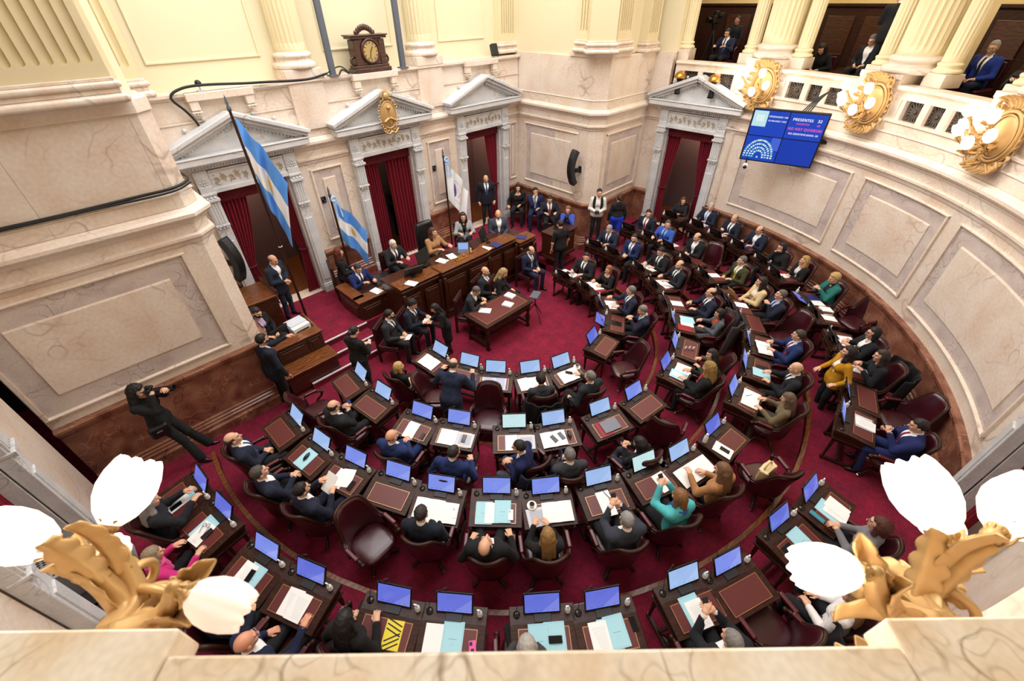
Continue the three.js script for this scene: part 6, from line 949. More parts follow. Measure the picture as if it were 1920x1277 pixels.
    { d: [1366, 555], w: 'dark-haired woman in a cream jacket', p: { px: [1427, 529], fem: 1, hair: 'long', hairColor: 0x1c1310, top: suit(0xd9c08f, null, 0xe6dcc8, { inner: 'blouse' }), arms: 'clasp', hy: -.3, lanyard: 0x2a1a12 }, c: 1, it: [['yellowEnv', 0, .02, .3]] },
    { d: [1333, 516], w: 'grey-haired man in olive with a yellow tie', p: { px: [1391, 489], hairColor: 0x5f5b56, top: suit(0x3a3a1c, 0xb8a53a), arms: [[.2, .26, .34], [-.24, .1, .2]], hy: -.3 }, c: 1, it: [['paper', 0, -.1, 0]] },
    { d: [1298, 488], w: 'empty upright chair left of the olive jacket', e: [1325, 500], tw: .5, it: [] },
    { d: [1263, 463], w: 'balding man in black with hands together', p: { px: [1307, 445], hair: 'balding', hairColor: 0x2c2420, top: suit(0x121316, null), arms: 'clasp', hp: .15, hy: -.1 }, c: 1, it: [['paper', .1, -.1, 0]] },
    { d: [1226, 443], w: 'man in a bright cornflower blue suit', p: { px: [1252, 421], hairColor: 0x4a3d34, top: suit(0x3157ac, 0x27468f, 0x8eaade), arms: 'desk', hy: .6 }, c: 1, it: [] },
    { d: [1186, 428], w: 'black-haired man in navy with a red tie', p: { px: [1216, 401], hairColor: 0x0e0c0b, top: suit(0x141b2c, 0xa3172c), arms: 'lap', hy: .55 }, c: 1, it: [] },
  ],
  D: [
    { d: [350, 929], w: 'person in black half hidden by the lamp', p: { px: [280, 940], hair: 'wavy', hairColor: 0x8f8d8c, fem: 1, top: knit(0x15181f, 'jacket'), arms: [[.16, .3, .38], [-.1, .3, .4]], hp: .2 }, c: 1, it: [['folder', 0, -.06, 0], ['doc', .02, -.13, 0], ['phone', .06, -.16, 0], ['pen', .24, .02, 0]], s: 'deep' },
    { d: [393, 985], w: 'woman in a pink knit stretching her arm', p: { px: [288, 1040], fem: 1, hair: 'bob', hairColor: 0x8b7a63, top: knit(0xc72a78, 'sweater'), scarf: 0xe05a98, arms: [[.2, .3, .36], [-.26, .36, .47]], lean: .25, size: .96 }, c: 1, it: [['folder', -.02, -.07, 0], ['doc', .02, -.12, .1], ['phone', .1, -.08, 0], ['glassesItem', -.02, -.02, .4]], s: 'deep' },
    { d: [477, 1068], w: 'person in navy behind the lower left lamp globe', p: { px: [395, 1135], hairColor: 0x2a221d, top: suit(0x0d1226), arms: 'lap', hp: .3 }, c: 1, it: [['folder', .05, -.09, 0], ['doc', -.06, -.1, 0], ['phone', .02, -.08, .1]], s: 'blue' },
    { d: [563, 1118], w: 'bald man with glasses in the lower left corner', p: { px: [462, 1203], hair: 'bald', hairColor: 0x8a7c70, skin: 0xd99a7c, glasses: 0x9aa0a8, top: suit(0x121a3c), arms: [[.2, .1, .2], [-.22, .33, .43]], hy: -.1, dy: -.2 }, c: 1, it: [['doc', -.06, -.09, .05], ['doc', .06, -.1, 0]], s: 'deep' },
    { d: [727, 1168], w: 'black-haired woman in a black coat', p: { px: [648, 1163], fem: 1, hair: 'long', hairColor: 0x0d0b0b, top: knit(0x0b0b0d, 'coat'), arms: [[.2, .1, .2], [-.16, .22, .24]], hp: .2, dy: -.15 }, c: 1, it: [['yellowBook', .1, -.1, .05]], s: 'deep' },
    { d: [847, 1185], w: 'hidden seat with a pink phone', it: [['folder', .02, -.06, 0], ['paper', -.2, -.08, 0], ['phonePink', .26, -.14, .2]], s: 'deep' },
    { d: [1020, 1185], w: 'silver-haired woman just above the parapet', p: { px: [988, 1212], fem: 1, hair: 'bob', hairColor: 0xa6a29c, top: knit(0x3c3a3a, 'jacket'), arms: 'lap', hp: .2 }, c: 1, it: [['folder', .12, -.07, 0], ['folder', -.06, -.08, 0], ['phone', .12, -.08, 1.55]], s: 'deep' },
    { d: [1140, 1175], w: 'hidden seat with a labelled folder', it: [['folder', .0, -.08, 0], ['folder', .08, -.06, .05], ['doc', -.12, -.08, .0], ['phone', .3, -.02, .1]], s: 'deep' },
    { d: [1300, 1128], w: 'grey-haired man photographing his desk', p: { px: [1372, 1200], hairColor: 0x7d7a76, top: suit(0x14161d), arms: 'highphone', hp: .1 }, c: 1, it: [['folder', -.05, -.08, 0], ['doc', -.02, -.13, 0]], s: 'light', hold: ['phone', 'both hands of the grey-haired photographer'] },
    { d: [1387, 1098], w: 'empty chair with a black coat near the parapet', e: [1440, 1180], coat: 1, it: [], s: 'blue' },
    { d: [1487, 1008], w: 'light-brown-haired woman in white lace', p: { px: [1600, 1120], fem: 1, hair: 'long', hairColor: 0x7a5c3a, top: knit(0xe8e4e2, 'lace_blouse'), arms: 'lap', hp: .2 }, c: 1, it: [['folder', .06, -.09, 0], ['tablet', -.2, -.12, 0]], s: 'deep' },
    { d: [1547, 948], w: 'red-haired woman in grey tweed', p: { px: [1648, 985], fem: 1, hair: 'bob', hairColor: 0x4a2015, top: knit(0x77767a, 'tweed_jacket'), arms: 'clasp', glasses: 0x333333 }, c: 1, it: [['folder', -.04, -.08, 0], ['doc', .02, -.14, .1], ['strap', -.27, .0, 0], ['paper', .1, -.12, 0]], s: 'deep' },
    { d: [1607, 793], w: 'dark-haired man in blue holding a phone', p: { px: [1722, 799], hairColor: 0x1c1714, top: suit(0x18245a, 0x7c1a38), arms: 'phone', hp: .2, fat: 1.15, trousers: 0x18245a }, c: 1, it: [['plan', .08, -.1, .1], ['doc', .06, -.12, 0]], hold: ['phone', 'the man in blue at the right'] },
    { d: [1614, 743], w: 'large empty chair above the man in blue', e: [1690, 790], tw: .3, it: [] },
    { d: [1600, 690], w: 'long-haired young woman by a coat-covered chair', p: { px: [1652, 668], fem: 1, hair: 'long', hairColor: 0x2b211c, top: knit(0x15171c, 'jacket'), arms: [[.12, .3, .36], [-.14, .3, .34]], hp: -.1, lean: .3 }, c: 1, coat: 1, it: [['paper', 0, -.1, 0]] },
    { d: [1580, 640], w: 'black-fringed woman in black holding a pen', p: { px: [1637, 625], fem: 1, hair: 'bob', hairColor: 0x0f0c0c, top: suit(0x101116, null, 0xf2efe9, { inner: 'blouse' }), arms: [[.1, .34, .34], [-.06, .36, .34]], glasses: 0x222222 }, c: 1, it: [['paper', -.05, -.08, .1], ['doc', .1, -.1, .2]] },
    { d: [1543, 590], w: 'large empty chair beside the green jacket', e: [1606, 603], tw: .4, it: [['book', .1, -.1, .2], ['paper', -.1, -.1, 0], ['tissue', .2, -.14, .1]] },
    { d: [1520, 562], w: 'blond woman in a teal green jacket', p: { px: [1564, 522], fem: 1, hair: 'curly', hairColor: 0xb99a62, top: suit(0x1f6e66, null, 0x10201e, { inner: 'blouse' }), arms: 'phone', hp: .25 }, c: 1, it: [['blueBook', .1, -.1, .2], ['doc', -.12, -.1, .1]], flat: 1 },
    { d: [1467, 516], w: 'curly blond woman in black', p: { px: [1508, 489], fem: 1, hair: 'longcurly', hairColor: 0xa98850, top: suit(0x101013, null, 0xd8d2cc, { inner: 'blouse' }), arms: 'clasp', hp: -.1, hy: -.2, size: .96 }, c: 1, it: [['paper', 0, -.1, .3], ['red', .2, -.06, 0]] },
    { d: [1440, 490], w: 'dark-haired woman resting her chin on a hand', p: { px: [1466, 464], fem: 1, hair: 'bob', hairColor: 0x130f0e, glasses: 0x222222, top: knit(0x101114, 'jacket'), arms: 'chin', hp: .1, hy: -.1 }, c: 1, it: [['doc', 0, -.1, 0]] },
    { d: [1395, 462], w: 'bespectacled balding man in navy, open collar', p: { px: [1424, 432], hair: 'balding', hairColor: 0x3a3029, glasses: 0x222222, top: suit(0x131c33), arms: 'desk', hp: .2 }, c: 1, it: [['blueBook', 0, -.1, .2], ['paper', .08, -.12, .1]] },
    { d: [1351, 441], w: 'bald man in navy by the red marble wall', p: { px: [1377, 410], hair: 'balding', hairColor: 0x4a4039, top: suit(0x10172a, 0x1a2238), arms: [[.17, .29, .34], [-.1, .34, .3]], hy: .2 }, c: 1, it: [['paper', 0, -.08, 0]] },
    { d: [1316, 423], w: 'white-haired man with a pale blue tie', p: { px: [1333, 388], hairColor: 0xb5b2ad, top: suit(0x141c30, 0x8d9cc8, 0xdfe6f0), arms: 'desk', hy: .5 }, c: 1, it: [['paper', 0, -.1, 0]] },
    { d: [1265, 405], w: 'long-haired woman in black by the right doorway', p: { px: [1281, 377], fem: 1, hair: 'wavy', hairColor: 0x4a3322, top: knit(0x17181c, 'jacket'), arms: 'desk', hy: .8, size: .96 }, c: 1, it: [] },
  ],
};
ITEM.yellowEnv = (b, l) => small('yellow_folder', l, 'folder', b, [['cover', put(bx(.24, .01, .32, 0, .12, 0, .004), 0, 0, 0, -.9, 0, 0), mat(0xc9a24a, .7)]]);
ITEM.phoneBlue = (b, l) => small('phone', l, 'phone', b, [['case', bx(.075, .009, .155, 0, .0045, 0, .004), mat(0x16306e, .3)], ['screen', bx(.068, .001, .146, 0, .0094, 0), mat(0x2c4f9e, .2)]]);
const KIND = { paper: 'white sheet', doc: 'printed pages', folder: 'light blue folder', open: 'open white notebook', news: 'printed newspaper', plan: 'printed chart', phone: 'black phone', phoneWhite: 'white phone', phonePink: 'pink phone', tablet: 'black tablet', laptop: 'grey closed laptop', mouse: 'black glasses case', glassesItem: 'folded reading glasses', cup: 'white coffee cup', glass: 'water glass', pen: 'black pen', red: 'red leather folder', blueBook: 'dark blue folder', book: 'thick book', yellowBook: 'yellow and black striped magazine', strap: 'teal pencil tray', wbottle: 'white water bottle', meds: 'small white pill bottle', tissue: 'white paper block', charger: 'black phone charger', yellowEnv: 'upright yellow folder', phoneBlue: 'blue phone' };
const ORD = ['', ' left of another', ' third from the left', ' fourth from the left'];
function coatOn(pos, turn, label, color = 0x0c0c0e) { const t = thing('draped_coat', label, 'coat', pos, turn); obj('coat_cloth', slabGeo(26, 14, (u, v) => { const f = (u - .5) * 2.5, r = .43 + .02 * Math.sin(u * 30) + .06 * v, y = 1.06 - v * (.7 + .08 * Math.sin(u * 9)); return [Math.sin(f) * r, y, -.03 - Math.cos(f) * r - .12 * (1 - v)]; }, .025), cloth(color), t); return t; }
for (const [row, list] of Object.entries(SEATS)) {
  const y = TIER['ABCD'.indexOf(row)];
  list.forEach((s) => {
    const g = ground(s.d[0], s.d[1], y + .76), turn = Math.atan2(TX - g.x, TZ - g.z), who = s.w; desk([g.x, y, g.z], turn, 'dark writing desk of the ' + who);
    const root = new THREE.Matrix4().makeRotationY(turn).setPosition(g.x, y, g.z), on = (u, v, r = 0) => root.clone().multiply(new THREE.Matrix4().makeTranslation(-u, deskY(v) + .002 + (v <= .09 ? .004 : 0), v)).multiply(new THREE.Matrix4().makeRotationX(v > .09 ? 0 : -SLOPE)).multiply(new THREE.Matrix4().makeRotationY(r));
    if (!s.flat) monitor(on(0, .16), s.tilt ?? .5, 'black desk monitor of the ' + who, s.s || 'blue'); else monitor(on(-.05, .17), 1.1, 'monitor folded back on the desk of the ' + who, 'deep');
    microphone(on(-.3, .19), 'black gooseneck microphone of the ' + who); bottle(on(.3, .19), 'white sanitizer bottle of the ' + who);
    const cnt = {}; for (const it of s.it) cnt[it[0]] = (cnt[it[0]] || 0) + 1; const seen = {}; let lift = 0; const placed = [];
    [...s.it].forEach(([k, u, v, r]) => { let h = 0; for (const q of placed) if (Math.abs(q[0] - u) < .2 && Math.abs(q[1] - v) < .22) h = Math.max(h, q[2]); const n = seen[k] = (seen[k] || 0) + 1; const b = on(u, v, r); b.multiply(new THREE.Matrix4().makeTranslation(0, h, 0)); placed.push([u, v, h + ({ laptop: .021, folder: .006, doc: .009, news: .007, plan: .007, open: .018, red: .009, tablet: .011 }[k] ?? .005)]);
      const same = s.it.filter((q) => q[0] === k).map((q) => q[1]).sort((a, b) => a - b); const pos = cnt[k] > 1 ? (cnt[k] === 2 ? (n === 1 ? (same[0] === u ? 'left ' : 'right ') : (s.it.find((q) => q[0] === k)[1] <= u ? 'right ' : 'left ')) : ['far ', 'middle ', 'near '][n - 1]) : ''; let lb = pos + KIND[k] + ' on the desk of the ' + who; if (words(lb).length > 16) lb = pos + KIND[k] + ' before the ' + who; ITEM[k](b, lb); });
    if (s.p) {
      const o = { ...s.p }; o.label = who[0] === 'p' && who.startsWith('person') ? who : who + (words(who).length < 6 ? ', seated at a desk' : ''); o.floor = y; o.yaw = turn + (s.p.dy || 0); s.info = person(o);
      const back = V(-Math.sin(turn), 0, -Math.cos(turn)), c = s.info.hip.clone().addScaledVector(back, -.12); const ct = turn + (s.p.dy || 0) * .5; armchair([c.x, y, c.z], ct, 'red leather armchair under the ' + who); s.chair = [c.x, y, c.z, ct];
      if (s.coat) coatOn([c.x, y, c.z], ct, 'black coat draped over the chair of the ' + who);
      if (s.hold) { const k = s.hold[0], both = s.info.hands[0].clone().add(s.info.hands[1]).multiplyScalar(.5), dir = V(Math.sin(s.info.yaw), 0, Math.cos(s.info.yaw)), m = new THREE.Matrix4().makeRotationY(s.info.yaw + Math.PI).multiply(new THREE.Matrix4().makeRotationX(.75)).setPosition(both.x, both.y + .02, both.z).multiply(new THREE.Matrix4()); ITEM[k](m, KIND[k] + ' held by the ' + who); }
    } else if (s.e) { const c = ground(s.e[0], s.e[1], y + .48), ct = turn + (s.tw || 0); armchair([c.x, y, c.z], ct, who.includes('chair') ? 'dark red leather armchair, ' + who.replace(/^large /, '') : 'dark red leather armchair, ' + who); s.chair = [c.x, y, c.z, ct]; if (s.coat) coatOn([c.x, y, c.z], ct, 'black coat draped over the empty chair near the parapet'); }
  });
}
coatOn([SEATS.A[3].chair[0], 0, SEATS.A[3].chair[2]], SEATS.A[3].chair[3], 'dark jacket over the chair of the curly-haired person', 0x101419);
coatOn([SEATS.B[4].chair[0], .15, SEATS.B[4].chair[2]], SEATS.B[4].chair[3], 'navy jacket over the chair of the man sitting sideways', 0x141c38);
coatOn([SEATS.B[10].chair[0], .15, SEATS.B[10].chair[2]], SEATS.B[10].chair[3], 'grey jacket over the chair of the woman in grey', 0x4c4548);
{ const c = SEATS.C[10].chair, t = thing('handbag', 'cream leather handbag on the empty armchair beside the tan jacket', 'bag', [c[0], .3 + .5, c[2]], c[3] + .4); obj('bag_body', slabGeo(12, 8, (u, v) => [(u - .5) * .36 * (1 - .15 * v), v * .26, .05 * Math.sin(u * 3.14)], .12), mat(0xcdb288, .5), t); obj('handle', [put(new THREE.TorusGeometry(.1, .012, 6, 16, 3.14), 0, .26, .04)], mat(0xb99a68, .5), t); obj('bag_trim', bx(.3, .03, .14, 0, .25, .03, .01), mat(0xe3cf9f, .5), t); }
// ---------------------------------------------------------------- people beside the senators' seats
const toward = (px, py, y, tx, tz) => { const g = ground(px, py, y); return Math.atan2(tx - g.x, tz - g.z); };
function extra(o) { const y = o.floor + (o.legs && o.legs !== 'sit' && o.legs !== 'cross' ? 1.6 : (o.seat ?? .47) + .75); o.yaw = o.to ? toward(o.px[0], o.px[1], y, o.to[0], o.to[1]) : o.yaw; const i = person(o); if (o.chair) sideChair([i.hip.x, o.floor, i.hip.z], i.yaw, o.chair, o.chairM); return i; }
const hold = (i, k, l, h, tilt = .75, up = .02) => { const p = h === undefined ? i.hands[0].clone().add(i.hands[1]).multiplyScalar(.5) : i.hands[h]; const m = new THREE.Matrix4().makeRotationY(i.yaw + Math.PI).multiply(new THREE.Matrix4().makeRotationX(tilt)).setPosition(p.x, p.y + up, p.z); return typeof k === 'string' ? ITEM[k](m, l) : k(m, l); };
// presidency
extra({ label: 'presiding woman with auburn hair in a camel sweater', px: [812, 436], floor: .6, seat: .55, to: [6.4, -6], fem: 1, hair: 'wavy', hairColor: 0x4a2216, top: knit(0xa67c52, 'sweater'), arms: [[.26, .3, .36], [-.08, .28, .34]], hy: .35 });
{ const i = extra({ label: 'white-haired man with a plum tie on the presidency bench', px: [737, 459], floor: .6, seat: .5, to: [5.6, -6], hairColor: 0xc4c1bb, beard: 0xd8d4cc, glasses: 0x888888, top: suit(0x15171c, 0x4a1830), arms: 'desk', hp: .3, chair: 'dark red leather chair of the white-haired man on the bench' }); }
extra({ label: 'brown-haired woman in a pale grey jacket on the presidency bench', px: [868, 407], floor: .6, seat: .5, to: [5, -5], fem: 1, hair: 'long', hairColor: 0x2c1a12, top: suit(0x9b9c9f, null, 0x101012, { inner: 'blouse' }), arms: 'desk', chair: 'dark chair of the woman in a pale grey jacket' });
extra({ label: 'bald man in a grey suit at the right end of the bench', px: [934, 402], floor: .6, to: [6, -5], hair: 'bald', hairColor: 0x3a332e, beard: 0x5a4d44, top: suit(0x3b4150), arms: 'lap', hy: -.2, chair: 'red leather chair of the bald man in grey' });
extra({ label: 'dark-haired man in blue at the lower left secretary bench', px: [671, 504], floor: .2, to: [5.0, -5], hairColor: 0x2b2724, top: suit(0x14245c, 0x14162c), arms: [[.22, .3, .34], [-.1, .34, .34]], hp: .35, chair: 'red leather chair of the man at the secretary bench' });
extra({ label: 'red-haired woman in black seated behind the secretary bench', px: [635, 474], floor: .5, to: [9, -9], fem: 1, hair: 'long', hairColor: 0x56200f, top: knit(0x0e0f12, 'jacket'), arms: 'lap', hy: .2, chair: 'red leather chair of the red-haired woman by the flag' });
// doorways
extra({ label: 'bald bearded man in navy standing in the right front doorway', px: [911, 336], floor: .5, legs: 'stand', to: [6, -5], hair: 'bald', hairColor: 0x3f332b, beard: 0x4b3c33, top: suit(0x131722, 0x20407a), arms: 'hang', hp: .2, trousers: 0x131722 });
extra({ label: 'balding man in navy with folded arms behind the flagpole', px: [512, 488], floor: .5, legs: 'stand', to: [5.5, -5.5], hair: 'balding', hairColor: 0x55504a, skin: 0xd9a183, top: suit(0x1a2233), arms: 'belly', hp: .3, trousers: 0x1a2233 });
extra({ label: 'uniformed person standing between the curtains of the centre doorway', px: [736, 350], floor: .5, legs: 'stand', yaw: .3, hair: 'short', hairColor: 0x141414, top: knit(0x0e0f14, 'uniform'), arms: 'belly', skin: 0xb98a70 });
// right niche
extra({ label: 'black-haired woman in black sitting by the niche wall', px: [971, 353], floor: .5, to: [7, -7], fem: 1, hair: 'long', hairColor: 0x14100f, top: knit(0x0e0e10, 'blouse', { neck: 1 }), arms: [[.1, .14, .24], [-.3, .12, .25]], hy: .2, chair: 'dark chair of the black-haired woman in the niche' });
extra({ label: 'young man in navy with his hand at his mouth', px: [1004, 359], floor: .5, to: [7, -6], hairColor: 0x15110f, top: suit(0x17204a, 0x7f93c8), arms: 'chin', hy: .1, trousers: 0x17204a, chair: 'dark chair of the young man in the niche' });
extra({ label: 'bearded man with a red tie behind the clerk desk monitor', px: [1031, 374], floor: .5, to: [8.6, -6.4], hairColor: 0x14100e, beard: 0x1d1613, top: suit(0x121724, 0xb01d33), arms: 'desk', hp: .3, chair: 'dark chair of the man behind the clerk desk monitor' });
const camGeo = [['camera_body', bx(.14, .1, .08, 0, 0, 0, .015), M.black], ['lens', put(new THREE.CylinderGeometry(.04, .036, .12, 14), 0, 0, .1, Math.PI / 2, 0, 0), M.blackGloss]];
const cameraItem = (long) => (m, l) => { const c = small('photo_camera', l, 'camera', m, long ? [['camera_body', [bx(.15, .11, .08, 0, 0, 0, .015), bx(.06, .04, .07, 0, .07, 0, .01)], M.black], ['lens', [put(new THREE.CylinderGeometry(.042, .042, .2, 16), 0, 0, .13, Math.PI / 2, 0, 0), put(new THREE.CylinderGeometry(.052, .046, .12, 16), 0, 0, .27, Math.PI / 2, 0, 0)], M.blackGloss], ['lens_hood', put(new THREE.CylinderGeometry(.05, .05, .03, 16, 1, true), 0, 0, .345, Math.PI / 2, 0, 0), M.black]] : camGeo); c.rotation.y += 0; return c; };
{ const i = extra({ label: 'woman in a blue sweater photographing beside the clerk desk', px: [1065, 394], floor: .17, legs: 'stand', to: [5, -5], fem: 1, hair: 'bob', hairColor: 0x7d4f30, top: knit(0x3a52ae, 'sweater'), arms: 'raise', size: .98, trousers: 0x20222a }); hold(i, (m, l) => cameraItem(0)(m.multiply(new THREE.Matrix4().makeRotationX(-.75)).multiply(new THREE.Matrix4().makeRotationY(Math.PI)), l), 'black camera held by the woman in a blue sweater'); }
extra({ label: 'man in a black T-shirt seen from behind by the right stairs', px: [1050, 421], floor: 0, legs: 'stand', yaw: 2.9, hairColor: 0x1f1815, top: knit(0x0d0d0f, 'shirt', { sleeve: .5 }), coat: .03, arms: 'hang', hp: .2 });
{ const i = extra({ label: 'woman in white sleeves and black vest holding a camera', px: [1124, 362], floor: .48, legs: 'stand', to: [8, -5], fem: 1, hair: 'bun', hairColor: 0x15100e, coat: .02, top: knit(0xe2ddd6, 'blouse', { vest: 0x101013 }), arms: 'belly', hy: .2 }); hold(i, cameraItem(0), 'black camera carried by the woman in white sleeves', undefined, .3, .05); }
extra({ label: 'woman in a cobalt blue skirt walking to the right doorway', px: [1161, 372], floor: .48, legs: 'walk', yaw: 2.4, fem: 1, hair: 'pony', hairColor: 0x2a1a13, top: knit(0x0d0d10, 'blouse'), coat: -.06, arms: 'hang', skirt: 0x1330b0, size: .97 });
extra({ label: 'man in navy reading his phone near the right stairs', px: [996, 470], floor: 0, to: [8.6, -4], hair: 'balding', hairColor: 0x28211c, beard: 0x3a3029, top: suit(0x141d3a, 0x8f98a8), arms: 'lap', hp: .4, trousers: 0x141d3a, chair: 'dark chair of the man reading his phone' });
// clerks' table
extra({ label: 'grey-haired man in glasses writing at the clerks table', px: [893, 546], floor: 0, yaw: .55, hairColor: 0x55524e, glasses: 0x222222, top: suit(0x22262c), arms: 'write', hp: .4, lean: .3, chair: 'red leather chair of the writing man at the table' });
extra({ label: 'bearded man with a silver tie at the clerks table', px: [910, 509], floor: 0, yaw: .35, hair: 'bald', hairColor: 0x6a625b, beard: 0x8c857c, top: suit(0x1c212a, 0x9a9c9e), arms: 'lap', chair: 'red leather chair of the bearded man at the table' });
extra({ label: 'blond woman in black at the far end of the clerks table', px: [944, 512], floor: 0, yaw: .5, fem: 1, hair: 'wavy', hairColor: 0xa0855a, top: knit(0x0e0f12, 'jacket'), arms: 'lap', hp: .45, chair: 'red leather chair of the blond woman at the table' });
// clerks in front of the bench
{ const i = extra({ label: 'masked man with papers on his knees below the bench', px: [730, 590], floor: 0, yaw: .6, hairColor: 0x1a1512, mask: 0x111214, top: suit(0x24272b, 0x17191d), arms: 'lap', hp: .15, hy: .5, trousers: 0x1c1e22, chair: 'dark chair of the masked man with papers' }); hold(i, 'doc', 'printed pages on the knees of the masked man', undefined, .2, -.02); }
{ const i = extra({ label: 'curly dark-haired man sharing pages below the bench', px: [773, 571], floor: 0, yaw: .55, hair: 'curly', hairColor: 0x1a1512, top: suit(0x151a2b, 0x2a3448), arms: [[.2, .2, .3], [-.12, .2, .32]], hp: .4, chair: 'dark chair of the curly dark-haired man' }); hold(i, 'doc', 'open pages held by the curly dark-haired man', undefined, .35, .01); }
extra({ label: 'long-haired woman in a black coat bending over the pages', px: [815, 578], floor: 0, legs: 'stand', yaw: -1.9, fem: 1, hair: 'long', hairColor: 0x110d0c, top: knit(0x0b0c0e, 'coat'), coat: .45, arms: [[.1, .22, .38], [-.1, .2, .38]], lean: .3, hp: .3, size: .9 });
{ const i = extra({ label: 'woman with a dark bun in black standing by the stairs', px: [664, 622], floor: 0, legs: 'stand', yaw: 1.9, fem: 1, hair: 'bun', hairColor: 0x171210, top: knit(0x0c0c0e, 'coat'), coat: .4, arms: [[.1, .12, .3], [-.05, .14, .3]], hp: .3 }); hold(i, 'phoneWhite', 'white phone held by the woman by the stairs'); }
extra({ label: 'man with a black mask resting his arm on the ushers desk', px: [492, 637], floor: 0, legs: 'stand', yaw: 1.75, hairColor: 0x17130f, mask: 0x0d0d0f, skin: 0xc8967a, top: suit(0x121728), arms: [[.12, .36, .5], [-.3, -.1, .08]], trousers: 0x0f121c, size: 1.1 });
extra({ label: 'masked woman with a lilac shirt seated behind the ushers desk', px: [481, 586], floor: .5, seat: .4, to: [3, -6], fem: 1, hair: 'bun', hairColor: 0x1a1412, mask: 0x0d0d0f, top: suit(0x0e0e12, null, 0xb9a6c8, { inner: 'blouse' }), arms: 'lap', hp: .35, chair: 'wooden chair of the masked woman at the ushers desk' });
// bending man in the front row, standing woman in mustard, photographer by the wall
extra({ label: 'balding man in navy standing bent over a front desk', px: [850, 684], floor: 0, legs: 'stand', yaw: toward(850, 684, 1.5, TX, TZ) + .1, hair: 'balding', hairColor: 0x4d453f, top: suit(0x18223c), coat: .2, arms: [[.3, .28, .42], [-.3, .28, .42]], lean: .42, hp: .2, trousers: 0x0e1016 });
extra({ label: 'long curly-haired woman in a mustard jacket standing in the aisle', px: [1590, 661], floor: .3, legs: 'stand', to: [5, -5], fem: 1, hair: 'longcurly', hairColor: 0x15100e, top: suit(0xb8820f, null, 0xefe9de, { inner: 'blouse', open: .7 }), coat: .1, arms: [[.42, .18, .2], [-.22, .05, .2]], trousers: 0x101014, hy: -.25, hp: -.1, size: .98 });
{ const i = extra({ label: 'curly-haired woman in black photographing against the left wall', px: [258, 735], floor: .48, legs: 'lean', yaw: .95, fem: 1, hair: 'longcurly', hairColor: 0x100d0d, top: knit(0x0d0d10, 'jacket'), coat: .1, arms: [[.0, .62, .34], [-.08, .58, .2]], lean: -.12, flare: 1, trousers: 0x0f1014, hp: .25 });
  const p = i.head.clone().add(V(Math.sin(i.yaw) * .17, 0, Math.cos(i.yaw) * .17)); cameraItem(1)(new THREE.Matrix4().makeRotationY(i.yaw).setPosition(p.x, p.y, p.z), 'black camera with long lens held by the curly-haired photographer');
  const b = i.local(-.24, -.02, .1), bag = thing('shoulder_bag', 'black shoulder bag on the hip of the photographer', 'bag', b.toArray(), i.yaw + .6); obj('bag_body', bx(.12, .24, .28, 0, 0, 0, .05), M.black, bag); obj('buckle', bx(.02, .03, .08, -.065, .02, 0, .006), M.chrome, bag); }
// gallery
const GAL = BALCONY + .25;
extra({ label: 'man with headphones in navy at the gallery rail', size: 1, px: [1364, 62], floor: 4.84, to: [9, -7], hairColor: 0x2a2220, headphones: 1, top: suit(0x141c3c, 0x2a3448), arms: 'desk', hp: .35, chair: 'red chair of the man with headphones' });
extra({ label: 'young man peering over the panelling in the gallery', px: [1383, 38], floor: 4.92, legs: 'stand', to: [6, -6], hairColor: 0x1d1714, top: knit(0x101114, 'jacket'), arms: 'hang', skin: 0x9a6e54, size: .9 });
extra({ label: 'long-haired woman in black bowed over in the gallery', size: 1, px: [1541, 92], floor: 4.64, to: [9, -5], fem: 1, hair: 'long', hairColor: 0x110d0c, top: knit(0x0e0e11, 'jacket'), arms: 'lap', hp: .45, lean: .3, chair: 'empty-backed red chair of the bowed woman' });
{ const i = extra({ label: 'grey-haired man in sunglasses looking at a gallery phone', size: 1, px: [1636, 76], floor: 4.84, to: [9, -4], hairColor: 0x5c5a57, glasses: 0x0d0d0d, top: suit(0x111216, null, 0xf0f0ee, { open: 1.3 }), arms: 'lap', hp: .4, trousers: 0x171a16, chair: 'dark chair of the man in sunglasses' }); hold(i, 'phone', 'black phone in the hands of the man in sunglasses'); }
{ const i = extra({ label: 'standing man in black and white at the gallery back', px: [1660, 40], at: [15.25, -2.4], size: 1, floor: 5.3, legs: 'stand', to: [8, -4], hairColor: 0x1c1714, top: suit(0x111216, null, 0xf0f0ee, { open: 1.3 }), arms: 'clasp', hp: .4 }); hold(i, 'phone', 'phone held by the standing man in the gallery'); }
extra({ label: 'grey-haired man in bright blue seated at the right gallery rail', size: 1, px: [1862, 90], floor: 4.86, to: [4, -6], hairColor: 0x8a8886, beard: 0xa29d96, glasses: 0x444444, top: suit(0x17348a, 0x0d0e14), arms: 'lap', hp: .2, hy: .2, trousers: 0x111a3a, chair: 'dark chair of the man in bright blue' });
{ const i = extra({ label: 'person in black with a phone at the right photo edge', size: 1, px: [1945, 118], floor: 4.72, to: [5, -4], hairColor: 0x1c1714, top: suit(0x101114), arms: [[.1, .1, .26], [-.02, .4, .4]], chair: 'dark chair at the right photo edge' }); hold(i, 'phone', 'orange-backed phone at the right photo edge', 1); }
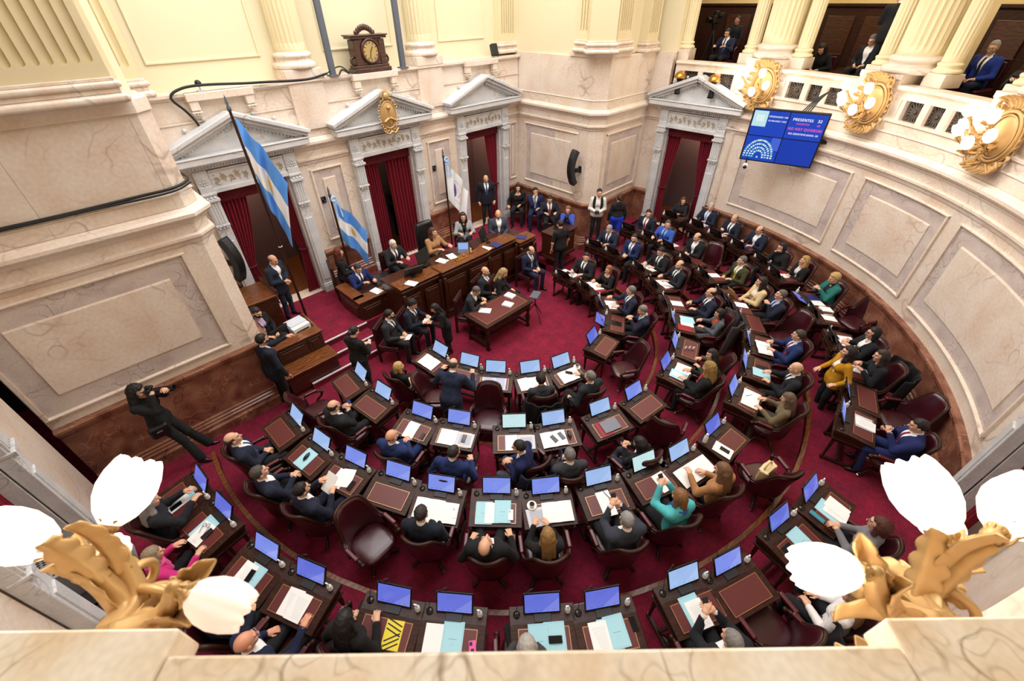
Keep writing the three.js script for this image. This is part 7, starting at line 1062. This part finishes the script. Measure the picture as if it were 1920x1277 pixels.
{ const g = ground(1330, 92, 5.6), t = thing('television_camera', 'black television camera on a tripod in the gallery', 'camera', [g.x, BALCONY, g.z], -1.8); obj('camera_body', [bx(.18, .2, .4, 0, 1.75, 0, .02), bx(.1, .1, .2, .12, 1.86, -.05, .02), bx(.14, .12, .14, 0, 1.9, .05, .02)], M.black, t); obj('lens', put(new THREE.CylinderGeometry(.07, .06, .22, 14), 0, 1.75, .3, Math.PI / 2, 0, 0), M.blackGloss, t); obj('tripod', [0, 1, 2].map((k) => bar(V(0, 1.5, 0), V(Math.cos(k * 2.1) * .35, 0, Math.sin(k * 2.1) * .35), .022)), M.black, t); obj('pan_head', bx(.12, .14, .16, 0, 1.58, 0, .02), M.black, t); }
{ // equipment in the left doorway
  const t = thing('ventilation_cabinet', 'grey metal cabinet with perforated grilles inside the left doorway', 'cabinet', [-2.3, .48, -5.7], .08); obj('cabinet_body', bx(.5, 1.1, .5, 0, .55, 0, .012), mat(0x8d9094, .5), t); for (const z of [-.12, .12]) { const h = []; for (let i = 0; i < 5; i++) for (let j = 0; j < 8; j++) h.push(bx(.026, .004, .02, -.18 + j * .05, 1.102, z - .08 + i * .04)); obj('perforated_grille', h, M.black, t); }
  const s = thing('equipment_table', 'black equipment table in the left doorway behind the lower left desks', 'table', [-2.15, .48, -4.95], 0); obj('table_top', bx(.75, .05, .8, 0, .72, 0, .01), M.black, s); obj('table_frame', [-.32, .32].flatMap((x) => [-.34, .34].map((z) => bx(.05, .7, .05, x, .35, z))), M.black, s); obj('equipment_case', [bx(.5, .12, .3, 0, .8, .15, .01), bx(.3, .06, .2, .05, .77, -.2, .01)], mat(0x1c1d20, .4), s);
}
// ---------------------------------------------------------------- finish
const GROUP = { armchair: 'red leather armchairs of the senators', writing_desk: 'writing desks of the senators', monitor: 'voting monitors on the desks', microphone: 'gooseneck microphones on the desks', sanitizer_bottle: 'sanitizer bottles on the desks', person: 'people in the chamber', phone: 'phones in the chamber', paper_sheet: 'white sheets on the desks', document: 'printed pages on the desks', folder: 'folders on the desks', open_notebook: 'open notebooks on the desks', side_chair: 'straight leather chairs', water_glass: 'water glasses', draped_coat: 'coats over the armchairs', tablet: 'tablets on the desks', pen: 'pens on the desks', red_folder: 'red leather folders on the desks', blue_folder: 'dark blue folders on the desks', pill_bottle: 'small pill bottles on one desk', computer_monitor: 'computer monitors on the benches', flag: 'flags beside the doorways', dome_lamp: 'brass dome lamps over the right doorway', steel_post: 'grey steel posts on the ledge', spotlight: 'spotlights on the ledge', line_speaker: 'curved loudspeakers', wall_socket: 'wall sockets', desk_microphone: 'microphones on the presidency bench', paper_stack: 'paper stacks', seating_chart: 'printed charts on the desks' };
for (const o of scene.children) { const k = o.name.replace(/_\d{3}$/, ''); if (GROUP[k] && o.userData.label) o.userData.group = GROUP[k]; if (o.userData.label && words(o.userData.label).length > 16) console.log(words(o.userData.label).length, o.userData.label); }
scene.traverse((o) => { if (o.isMesh) { if (o.material.transmission !== 1) o.material.side = THREE.DoubleSide; o.castShadow = true; o.receiveShadow = true; } });
renderer.render(scene, camera);
